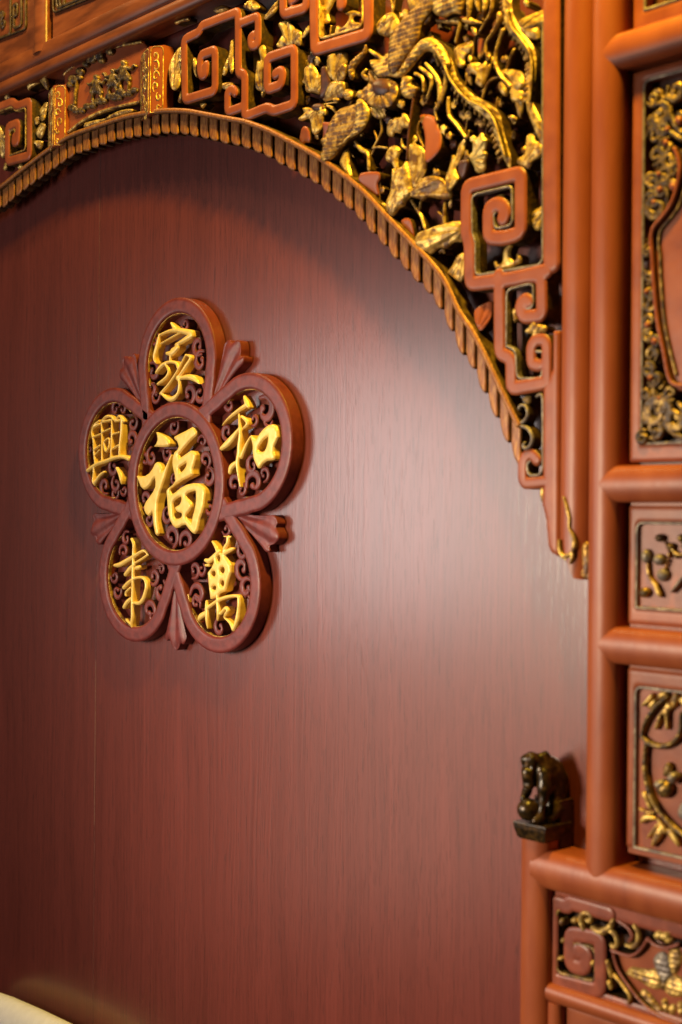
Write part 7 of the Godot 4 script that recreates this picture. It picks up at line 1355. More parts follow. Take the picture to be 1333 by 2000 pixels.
		{"n": "leaf", "m": "bright_gilt", "e": "old_gilt", "z": [18, 42.6, 3, 6], "c": 1.6, "d": "rays", "o": [683.5, 447.5], "t": 0.3, "p": ["q", [683.5, 447.5, 687.6, 443.9, 689.7, 445.8, 692.2, 444.6, 692.3, 447.6, 693.6, 450, 690.9, 451.3, 688.6, 453.8, 687.4, 451.6, 684.4, 452.2]]},
		{"n": "leaf", "m": "bright_gilt", "e": "old_gilt", "z": [18, 39.3, 3, 6], "c": 1.6, "d": "rays", "o": [629.9, 647.6], "t": 0.3, "p": ["q", [629.9, 647.6, 634.9, 649.2, 633.7, 653.1, 635.7, 655, 632.6, 657.7, 630.6, 661.1, 628.3, 659.1, 625, 658.6, 626.8, 655.5, 625.2, 652.5]]},
		{"n": "leaf", "m": "gilt", "e": "old_gilt", "z": [18, 40, 3, 6], "c": 1.6, "d": "rays", "o": [362, 631], "t": 0.3, "p": ["q", [362, 631, 356, 629.6, 357.2, 625.5, 354.7, 623.7, 358.2, 620.7, 360.4, 617.1, 363.2, 619, 367.1, 619.4, 365.2, 622.7, 367.2, 625.7]]},
		{"n": "leaf", "m": "gilt", "e": "old_gilt", "z": [18, 39.1, 3, 6], "c": 1.6, "d": "rays", "o": [542, 534], "t": 0.3, "p": ["q", [542, 534, 539.4, 539.3, 536.1, 539, 533.9, 541.5, 532.2, 539.1, 529.5, 538, 531.8, 535.3, 533, 531.9, 535.5, 532.9, 538.6, 530.6]]},
		{"n": "leaf", "m": "worn_gilt", "e": "old_gilt", "z": [18, 40.8, 3, 6], "c": 1.6, "d": "rays", "o": [572.4, 616.3], "t": 0.3, "p": ["q", [572.4, 616.3, 577.1, 618.2, 575.7, 621.8, 577.6, 623.7, 574.5, 626.1, 572.4, 629.2, 570.4, 627.2, 567.3, 626.5, 569.1, 623.6, 567.8, 620.7]]},
		{"n": "flower", "m": "worn_gilt", "e": "old_gilt", "z": [18, 40.7, 3, 6], "c": 1.6, "d": "rays", "o": [611.1, 414.2], "t": 0.3, "p": ["q", [611.1, 414.2, 617.5, 413.6, 620.3, 409.3, 623.3, 408.8, 623.4, 412.4, 626.6, 412.1, 626.3, 416.6, 623.8, 420.7, 621.1, 419.5, 618.9, 422.8, 616.4, 421.4, 616.5, 416.6]]},
		{"n": "leaf", "m": "bright_gilt", "e": "old_gilt", "z": [18, 42.6, 3, 6], "c": 1.6, "d": "rays", "o": [773.8, 609], "t": 0.3, "p": ["q", [773.8, 609, 773, 604.2, 775.8, 602.2, 776.2, 599.3, 779, 599.7, 781.8, 598.6, 781.4, 601.8, 782.2, 604.6, 779.6, 605.5, 778.4, 608.9]]},
		{"n": "leaf", "m": "bright_gilt", "e": "old_gilt", "z": [18, 43.5, 3, 6], "c": 1.6, "d": "rays", "o": [626.5, 633.8], "t": 0.3, "p": ["q", [626.5, 633.8, 627.1, 638.8, 625.3, 643.5, 622, 646.4, 619.1, 648.1, 618.5, 645.2, 618.8, 641.2, 621.8, 636.9]]},
		{"n": "leaf", "m": "gilt", "e": "old_gilt", "z": [18, 41.1, 3, 6], "c": 1.6, "d": "rays", "o": [465.2, 499.5], "t": 0.3, "p": ["q", [465.2, 499.5, 471.5, 496, 473.7, 499, 477.3, 498.2, 476.6, 502.2, 477.6, 505.7, 473.6, 506.6, 469.9, 509.2, 469, 506.1, 464.8, 505.9]]},
		{"n": "flower", "m": "bright_gilt", "e": "old_gilt", "z": [18, 41.2, 3, 6], "c": 1.6, "d": "rays", "o": [496.1, 529.1], "t": 0.3, "p": ["q", [496.1, 529.1, 488.9, 527.1, 483.8, 531.1, 480.3, 530.4, 481.9, 526, 478.3, 525, 480.7, 519.5, 485.4, 515.6, 487.7, 518.3, 491.7, 515.3, 493.7, 518, 491.4, 523.8]]},
		{"n": "leaf", "m": "worn_gilt", "e": "old_gilt", "z": [18, 40.7, 3, 6], "c": 1.6, "d": "rays", "o": [524.9, 565], "t": 0.3, "p": ["q", [524.9, 565, 527.6, 558.7, 532.3, 554.4, 537.1, 553.3, 540.7, 553.4, 539.3, 557.2, 536.6, 561.7, 531.1, 564.8]]},
		{"n": "flower", "m": "bright_gilt", "e": "old_gilt", "z": [18, 43.6, 3, 6], "c": 1.6, "d": "rays", "o": [640.5, 460.1], "t": 0.3, "p": ["q", [640.5, 460.1, 638.8, 467.5, 642.5, 470.6, 642, 474.1, 638, 474.5, 637.2, 478.2, 632.3, 478.4, 628.7, 475.7, 631, 472.4, 628.3, 470, 630.6, 467, 635.9, 466.7]]},
		{"n": "leaf", "m": "gilt", "e": "old_gilt", "z": [18, 43.8, 3, 6], "c": 1.6, "d": "rays", "o": [587, 409.6], "t": 0.3, "p": ["q", [587, 409.6, 589.6, 415.6, 585.9, 418.8, 586.1, 422.5, 581.8, 422.8, 577.8, 424.7, 577.5, 420.6, 575.4, 417.2, 579, 415.4, 580, 410.8]]},
		{"n": "leaf", "m": "gilt", "e": "old_gilt", "z": [18, 40.6, 3, 6], "c": 1.6, "d": "rays", "o": [713.3, 558.3], "t": 0.3, "p": ["q", [713.3, 558.3, 709.9, 556, 708.5, 552.3, 709.6, 548.5, 711, 545.7, 713.2, 546.9, 715.3, 549.2, 715.5, 553.5]]},
		{"n": "flower", "m": "gilt", "e": "old_gilt", "z": [18, 42.9, 3, 6], "c": 1.6, "d": "rays", "o": [632.1, 335.6], "t": 0.3, "p": ["q", [632.1, 335.6, 629.4, 332, 625.8, 332.8, 624.4, 331.2, 626.4, 329, 625, 327.2, 627.7, 324.7, 631, 323.9, 631.3, 326.3, 634, 325.8, 634.2, 328.1, 631.5, 330.9]]},
		{"n": "leaf", "m": "gilt", "e": "old_gilt", "z": [18, 39.7, 3, 6], "c": 1.6, "d": "rays", "o": [648.1, 498.8], "t": 0.3, "p": ["q", [648.1, 498.8, 655.6, 496.8, 656.7, 501.3, 660.6, 501.6, 658.5, 506.4, 658.2, 511, 653.9, 510.8, 649.3, 512.6, 649.5, 508.4, 645.4, 506.7]]},
		{"n": "flower", "m": "gilt", "e": "old_gilt", "z": [18, 42.1, 3, 6], "c": 1.6, "d": "rays", "o": [730.9, 525.3], "t": 0.3, "p": ["q", [730.9, 525.3, 734.1, 521.7, 733.7, 518.5, 735.2, 516.7, 736.9, 518, 738.5, 516.2, 740.5, 518, 740.9, 520.9, 738.9, 521.9, 739.1, 524.4, 737.2, 525.2, 735, 523.4]]},
		{"n": "leaf", "m": "gilt", "e": "old_gilt", "z": [18, 40.7, 3, 6], "c": 1.6, "d": "rays", "o": [721.8, 626.7], "t": 0.3, "p": ["q", [721.8, 626.7, 725.7, 628.2, 724.6, 631.4, 726.1, 633, 723.6, 635.1, 722, 637.9, 720.2, 636.2, 717.7, 635.6, 719.2, 633.1, 718, 630.5]]},
		{"n": "flower", "m": "gilt", "e": "old_gilt", "z": [18, 41.9, 3, 6], "c": 1.6, "d": "rays", "o": [651.8, 341.6], "t": 0.3, "p": ["q", [651.8, 341.6, 646.4, 339.8, 642.6, 342.9, 640, 342.2, 641.1, 338.8, 638.4, 337.9, 640, 333.7, 643.4, 330.7, 645.3, 332.9, 648.2, 330.6, 649.7, 332.8, 648.2, 337.3]]},
		{"n": "leaf", "m": "gilt", "e": "old_gilt", "z": [18, 43.6, 3, 6], "c": 1.6, "d": "rays", "o": [680.7, 562.1], "t": 0.3, "p": ["q", [680.7, 562.1, 679.5, 558.2, 680.3, 554.1, 682.8, 551.3, 685.1, 549.6, 685.9, 551.8, 686.3, 555.1, 684.4, 559]]},
		{"n": "leaf", "m": "gilt", "e": "old_gilt", "z": [18, 43.7, 3, 6], "c": 1.6, "d": "rays", "o": [751.2, 463.6], "t": 0.3, "p": ["q", [751.2, 463.6, 754.4, 459.3, 758.3, 457.2, 761.5, 457.8, 763.8, 458.9, 762, 461.5, 759.3, 464.3, 755.2, 465.2]]},
		{"n": "leaf", "m": "gilt", "e": "old_gilt", "z": [18, 43.4, 3, 6], "c": 1.6, "d": "rays", "o": [384, 630.4], "t": 0.3, "p": ["q", [384, 630.4, 376.5, 634.2, 374.2, 630.6, 370, 631.4, 371.3, 626.7, 370.5, 622.7, 375.1, 621.7, 379.6, 618.9, 380.4, 622.6, 385.1, 623]]},
		{"n": "leaf", "m": "gilt", "e": "old_gilt", "z": [18, 43.3, 3, 6], "c": 1.6, "d": "rays", "o": [694.7, 584.2], "t": 0.3, "p": ["q", [694.7, 584.2, 694, 589.9, 691.1, 594.7, 687.2, 596.8, 684, 597.8, 684.2, 594.4, 685.5, 590, 689.4, 586.1]]},
		{"n": "flower", "m": "bright_gilt", "e": "old_gilt", "z": [18, 43.7, 3, 6], "c": 1.6, "d": "rays", "o": [377.1, 551.7], "t": 0.3, "p": ["q", [377.1, 551.7, 384.4, 548.2, 385.9, 542.9, 389.3, 541.1, 390.9, 544.3, 394.5, 542.6, 396.1, 546.8, 394.8, 551.7, 391.2, 551.8, 389.9, 555.8, 386.5, 555.8, 384.5, 551.4]]},
		{"n": "flower", "m": "gilt", "e": "old_gilt", "z": [18, 40.7, 3, 6], "c": 1.6, "d": "rays", "o": [507.6, 515.7], "t": 0.3, "p": ["q", [507.6, 515.7, 514.2, 518.4, 519.5, 514.8, 522.7, 515.8, 520.8, 520.1, 524.1, 521.5, 521.4, 526.6, 516.6, 530.2, 514.6, 527.3, 510.5, 529.9, 508.8, 527.1, 511.6, 521.5]]},
		{"n": "leaf", "m": "worn_gilt", "e": "old_gilt", "z": [18, 41.3, 3, 6], "c": 1.6, "d": "rays", "o": [732.2, 530], "t": 0.3, "p": ["q", [732.2, 530, 732.6, 524.4, 735.3, 519.7, 739.1, 517.4, 742.1, 516.4, 742.1, 519.8, 741, 524.1, 737.3, 528]]},
		{"n": "stem", "m": "worn_gilt", "e": "old_gilt", "z": [14, 36, 2, 2], "c": 1.6, "p": ["s", [515.4, 604.4, 1.1, 527.6, 583.3, 1.4, 501.8, 563.8, 1]]},
		{"n": "stem", "m": "worn_gilt", "e": "old_gilt", "z": [14, 36, 2, 2], "c": 1.6, "p": ["s", [579.6, 605.1, 1.1, 580.9, 587, 1.4, 590.9, 559.8, 1]]},
		{"n": "stem", "m": "worn_gilt", "e": "old_gilt", "z": [14, 36, 2, 2], "c": 1.6, "p": ["s", [528.9, 654.9, 1.1, 516.8, 639.9, 1.4, 537.6, 609.2, 1]]},
		{"n": "stem", "m": "worn_gilt", "e": "old_gilt", "z": [14, 36, 2, 2], "c": 1.6, "p": ["s", [716.5, 474.4, 1, 706.8, 459.6, 1.3, 705.4, 436.2, 0.9]]},
		{"n": "stem", "m": "worn_gilt", "e": "old_gilt", "z": [14, 36, 2, 2], "c": 1.6, "p": ["s", [455.1, 560, 1.1, 440.5, 544.5, 1.4, 458, 514.6, 1]]},
		{"n": "stem", "m": "worn_gilt", "e": "old_gilt", "z": [14, 36, 2, 2], "c": 1.6, "p": ["s", [493.5, 500.4, 1.1, 499.3, 480.9, 1.4, 480.1, 458.8, 1]]},
		{"n": "stem", "m": "worn_gilt", "e": "old_gilt", "z": [14, 36, 2, 2], "c": 1.6, "p": ["s", [773, 585.7, 1, 773, 569.3, 1.2, 776.9, 545.3, 0.9]]},
		{"n": "stem", "m": "worn_gilt", "e": "old_gilt", "z": [14, 36, 2, 2], "c": 1.6, "p": ["s", [583.7, 495.5, 1.1, 580.3, 478.4, 1.4, 597, 450.3, 1]]},
		{"n": "stem", "m": "worn_gilt", "e": "old_gilt", "z": [14, 36, 2, 2], "c": 1.6, "p": ["s", [673.1, 479, 1, 669.6, 462.6, 1.3, 667.7, 439, 1]]},
		{"n": "stem", "m": "worn_gilt", "e": "old_gilt", "z": [14, 36, 2, 2], "c": 1.6, "p": ["s", [416, 534.4, 1.1, 424.2, 513.9, 1.4, 430.2, 486.3, 1.1]]},
		{"n": "stem", "m": "worn_gilt", "e": "old_gilt", "z": [14, 36, 2, 2], "c": 1.6, "p": ["s", [422.5, 533.5, 1.1, 436.6, 511.7, 1.4, 406.5, 491.3, 1.1]]},
		{"n": "stem", "m": "worn_gilt", "e": "old_gilt", "z": [14, 36, 2, 2], "c": 1.6, "p": ["s", [567.9, 588.7, 1.1, 558.2, 573.1, 1.4, 583.6, 542.2, 1]]},
		{"n": "stem", "m": "worn_gilt", "e": "old_gilt", "z": [14, 36, 2, 2], "c": 1.6, "p": ["s", [598.4, 500.2, 1.1, 596.6, 482.9, 1.3, 605.7, 456.4, 1]]},
		{"n": "stem", "m": "worn_gilt", "e": "old_gilt", "z": [14, 36, 2, 2], "c": 1.6, "p": ["s", [724.9, 496.5, 1, 722.9, 480.1, 1.3, 734.3, 454.3, 0.9]]},
		{"n": "stem", "m": "worn_gilt", "e": "old_gilt", "z": [14, 36, 2, 2], "c": 1.6, "p": ["s", [616, 489.5, 1.1, 602.9, 474.6, 1.3, 616.5, 447.3, 1]]},
		{"n": "stem", "m": "worn_gilt", "e": "old_gilt", "z": [14, 36, 2, 2], "c": 1.6, "p": ["s", [443.7, 517.2, 1.1, 429.5, 501.3, 1.4, 451, 470.9, 1]]},
		{"n": "stem", "m": "worn_gilt", "e": "old_gilt", "z": [14, 36, 2, 2], "c": 1.6, "p": ["s", [658, 560.9, 1, 649.2, 545.8, 1.3, 662.1, 518.7, 1]]},
		{"n": "stem", "m": "worn_gilt", "e": "old_gilt", "z": [14, 36, 2, 2], "c": 1.6, "p": ["s", [399.6, 676, 1.1, 396.7, 657.7, 1.4, 393.3, 631.9, 1.1]]},
		{"n": "stem", "m": "worn_gilt", "e": "old_gilt", "z": [14, 36, 2, 2], "c": 1.6, "p": ["s", [659.2, 529.2, 1, 666.7, 510.3, 1.3, 665.8, 486.5, 1]]},
		{"n": "stem", "m": "worn_gilt", "e": "old_gilt", "z": [14, 36, 2, 2], "c": 1.6, "p": ["s", [705.6, 565.2, 1, 715.8, 545.8, 1.3, 697.2, 526.6, 0.9]]},
		{"n": "stem", "m": "worn_gilt", "e": "old_gilt", "z": [14, 36, 2, 2], "c": 1.6, "p": ["s", [507.3, 437, 1.1, 507.2, 418.8, 1.4, 506.1, 393.3, 1]]},
		{"n": "flower", "m": "gilt", "e": "old_gilt", "z": [24, 39, 5, 8], "c": 1.6, "d": "rays", "o": [20.5, 656.6], "t": 0.22, "p": ["q", [9.9, 741.2, 22.3, 740.8, 28.7, 723.7, 33.7, 700.8, 32.5, 672, 23.5, 662.3, 11, 667.8, 1.4, 682.8, -8.4, 710.8, -2.4, 731.4]]},
		{"n": "leaf", "m": "gilt", "e": "old_gilt", "z": [24, 39, 5, 8], "c": 1.6, "d": "rays", "o": [164.7, 655.6], "t": 0.22, "p": ["q", [161.1, 712, 171, 711.3, 173.2, 691.7, 174.4, 662, 167.5, 657.5, 161.7, 670.2, 150.6, 659.8, 142, 662.6, 147.5, 677.1, 158.6, 691.8]]},
		{"n": "flower", "m": "gilt", "e": "old_gilt", "z": [24, 39, 5, 8], "c": 1.6, "d": "rays", "o": [145.2, 637.4], "t": 0.22, "p": ["q", [145.1, 647.9, 164.9, 645.1, 170.6, 636.9, 156.6, 634, 145.2, 639.2]]},
		{"n": "flower", "m": "gilt", "e": "old_gilt", "z": [24, 39, 5, 8], "c": 1.6, "d": "rays", "o": [241.9, 610.5], "t": 0.22, "p": ["q", [238.2, 680.7, 251.5, 679, 251.9, 613.3, 239.1, 613.6, 228.3, 623.7, 233.2, 659.9, 241.2, 661.3]]},
		{"n": "leaf", "m": "gilt", "e": "old_gilt", "z": [24, 39, 5, 8], "c": 1.6, "t": 0.22, "p": ["q", [244.5, 611.6, 253, 609.7, 244.6, 602.2]]},
		{"n": "leaf", "m": "gilt", "e": "old_gilt", "z": [24, 39, 5, 8], "c": 1.6, "t": 0.22, "p": ["q", [65.3, 709.4, 74.5, 694.6, 71.8, 673.7, 61.1, 688.8]]},
		{"n": "flower", "m": "gilt", "e": "old_gilt", "z": [24, 39, 5, 8], "c": 1.6, "d": "rays", "o": [123.4, 765.6], "t": 0.22, "p": ["q", [123.2, 776.2, 140.4, 776.8, 153.3, 768, 134.9, 764.3, 120.4, 769.9]]},
		{"n": "flower", "m": "gilt", "e": "old_gilt", "z": [24, 39, 5, 8], "c": 1.6, "d": "rays", "o": [212.8, 770.7], "t": 0.22, "p": ["q", [196.6, 758, 207.4, 767, 218.3, 764, 236, 747.3, 224, 744.1, 213.1, 748.1, 204.9, 753.2]]},
		{"n": "leaf", "m": "gilt", "e": "old_gilt", "z": [24, 39, 5, 8], "c": 1.6, "d": "rays", "o": [251, 723], "t": 0.22, "p": ["q", [248.3, 725.4, 258.7, 734.4, 279.4, 747.2, 284.7, 740.7, 274.5, 726.8, 256.2, 721.9]]},
		{"n": "flower", "m": "gilt", "e": "old_gilt", "z": [24, 39, 5, 8], "c": 1.6, "d": "rays", "o": [313.8, 663.5], "t": 0.22, "p": ["q", [285.1, 707.3, 305.6, 706.9, 318.4, 693.6, 341.1, 677.9, 338.9, 662.2, 308.7, 666.4, 283, 671.2, 282.9, 677.9, 293.1, 688.6]]},
		{"n": "leaf", "m": "gilt", "e": "old_gilt", "z": [24, 39, 5, 8], "c": 1.6, "t": 0.22, "p": ["q", [81.4, 628.7, 100.6, 625.3, 93.3, 620.7, 86, 619.6]]},
		{"n": "leaf", "m": "gilt", "e": "old_gilt", "z": [24, 39, 5, 8], "c": 1.6, "t": 0.22, "p": ["q", [17.5, 646.3, 32.7, 662.9, 34.4, 649.8, 26.8, 643.3]]},
		{"n": "leaf", "m": "gilt", "e": "old_gilt", "z": [24, 39, 5, 8], "c": 1.6, "t": 0.22, "p": ["q", [9.3, 783.3, 27.9, 783.9, 47.7, 782.2, 49.3, 775.5, 28, 777.5, 12.5, 777.9]]},
		{"n": "leaf", "m": "gilt", "e": "old_gilt", "z": [24, 39, 5, 8], "c": 1.6, "d": "rays", "o": [-434, 714.8], "t": 0.22, "p": ["q", [-441.3, 732.5, -413.7, 740.8, -409.7, 707.9, -423.4, 704.5, -439.4, 723.1]]},
		{"n": "leaf", "m": "gilt", "e": "old_gilt", "z": [24, 39, 5, 8], "c": 1.6, "d": "rays", "o": [-447.4, 674.4], "t": 0.22, "p": ["q", [-454.7, 692.1, -430.4, 703.3, -412.2, 694.2, -419.6, 679.6, -433.3, 673.1, -448.1, 680]]},
		{"n": "leaf", "m": "gilt", "e": "old_gilt", "z": [24, 39, 5, 8], "c": 1.6, "d": "rays", "o": [-443.5, 653.9], "t": 0.22, "p": ["q", [-450.8, 671.5, -428, 667, -436.5, 654, -447.8, 660.1]]},
		{"n": "leaf", "m": "gilt", "e": "old_gilt", "z": [24, 39, 5, 8], "c": 1.6, "d": "rays", "o": [-447.7, 697.9], "t": 0.22, "p": ["q", [-455.1, 715.6, -444.6, 718.8, -440.9, 707.3, -451.4, 703.7]]},
		{"n": "leaf", "m": "gilt", "e": "old_gilt", "z": [24, 39, 5, 8], "c": 1.6, "d": "rays", "o": [-566.5, 635], "t": 0.22, "p": ["q", [-574.3, 653.2, -561.1, 648.8, -562.8, 638, -577.8, 638]]},
		{"n": "leaf", "m": "gilt", "e": "old_gilt", "z": [24, 39, 5, 8], "c": 1.6, "d": "rays", "o": [-510.7, 617.5], "t": 0.22, "p": ["q", [-518.3, 635.4, -507.5, 638.9, -498.3, 629.5, -518.2, 628.4]]},
		{"n": "leaf", "m": "gilt", "e": "old_gilt", "z": [24, 39, 5, 8], "c": 1.6, "d": "rays", "o": [-590.5, 712.3], "t": 0.22, "p": ["q", [-598.4, 730.8, -583, 720.1, -574.3, 696, -582.2, 671.4, -597.3, 670.6]]},
		{"n": "leaf", "m": "gilt", "e": "old_gilt", "z": [24, 39, 5, 8], "c": 1.6, "d": "rays", "o": [-572.5, 770.1], "t": 0.22, "p": ["q", [-580.4, 788.6, -557.9, 790.1, -554, 777.2, -568.9, 775.8]]},
		{"n": "leaf", "m": "gilt", "e": "old_gilt", "z": [24, 39, 5, 8], "c": 1.6, "d": "rays", "o": [-486.7, 693.2], "t": 0.22, "p": ["q", [-494.2, 711.1, -483.4, 707, -484.8, 687.4, -493.3, 698.2]]},
		{"n": "leaf", "m": "gilt", "e": "old_gilt", "z": [24, 40, 5, 9], "c": 1.6, "t": 0.22, "p": ["q", [-477.6, 789, -445.8, 790.7, -438.7, 785.5, -466.7, 779.3, -473.8, 774.6]]},
		{"n": "leaf", "m": "gilt", "e": "old_gilt", "z": [24, 40, 5, 9], "c": 1.6, "t": 0.22, "p": ["q", [-435.3, 790.1, -411, 789.8, -406.6, 771, -414, 763.8, -428.1, 777.7]]},
		{"n": "cloud_scroll", "m": "gilt", "e": "old_gilt", "z": [28, 42, 4, 5], "c": 1.6, "d": "chase", "p": ["q", [-267.2, 668.7, -259.3, 668.7, -234.2, 666.9, -200.4, 663.1, -179.3, 666.2, -146.6, 666.6, -114.4, 661.3, -120.1, 656, -179.2, 658.7, -265.4, 658.1]]},
		{"n": "cloud_scroll", "m": "gilt", "e": "old_gilt", "z": [24, 36, 4, 6], "c": 1.6, "p": ["q", [382.5, 724, 409.8, 716.4, 403.2, 704.6, 394.8, 695.4, 397.5, 683.3, 391.6, 681.4, 383, 684.8, 384.4, 705.1]]},
		{"n": "cloud_scroll", "m": "gilt", "e": "old_gilt", "z": [24, 36, 4, 6], "c": 1.6, "p": ["q", [413.7, 672.2, 420.4, 669.3, 427.1, 667.5, 437, 671.7, 440.2, 678.7, 430.2, 685.9, 448.3, 685.5, 469.6, 674.2, 471.2, 670.4, 451.7, 676.8, 448.5, 669.8, 460, 664.5, 464.9, 659.9, 448.7, 657.4, 410.5, 659.4, 408.8, 661]]},
		{"n": "foot_scroll", "m": "gilt", "e": "old_gilt", "z": [44, 55, 3, 3], "c": 1.6, "p": ["s", [852.6, -27.1, 1.1, 858.1, -39, 2, 862.3, -53.1, 1.7, 862.4, -65, 1.7, 868.6, -76.8, 2.2, 870, -88.6, 2.6, 862.8, -98, 2.8, 852.7, -99.4, 2.6, 847.8, -92.4, 2.2, 846.6, -80.5, 1.3], "s", [868, -88.6, 1.9, 867.5, -100.5, 2.4, 864.2, -108.2, 1.3]]},
		{"n": "foot_leaf", "m": "worn_gilt", "e": "old_gilt", "z": [30, 46, 3, 6], "c": 1.6, "d": "rays", "o": [881.4, -133.5], "p": ["q", [875.6, -86.3, 885.5, -84, 886.9, -124.1, 880, -126, 869.4, -121.6, 864.6, -112.6, 874.5, -102.5]]},
		{"n": "foot_leaf", "m": "gilt", "e": "old_gilt", "z": [30, 49, 3, 5], "c": 1.6, "d": "rays", "o": [842.1, -98.1], "p": ["q", [843.4, -100.8, 858.4, -100.9, 865.2, -107.2, 866.6, -117.9, 859.9, -112.8, 855.8, -107.5]]}
	]

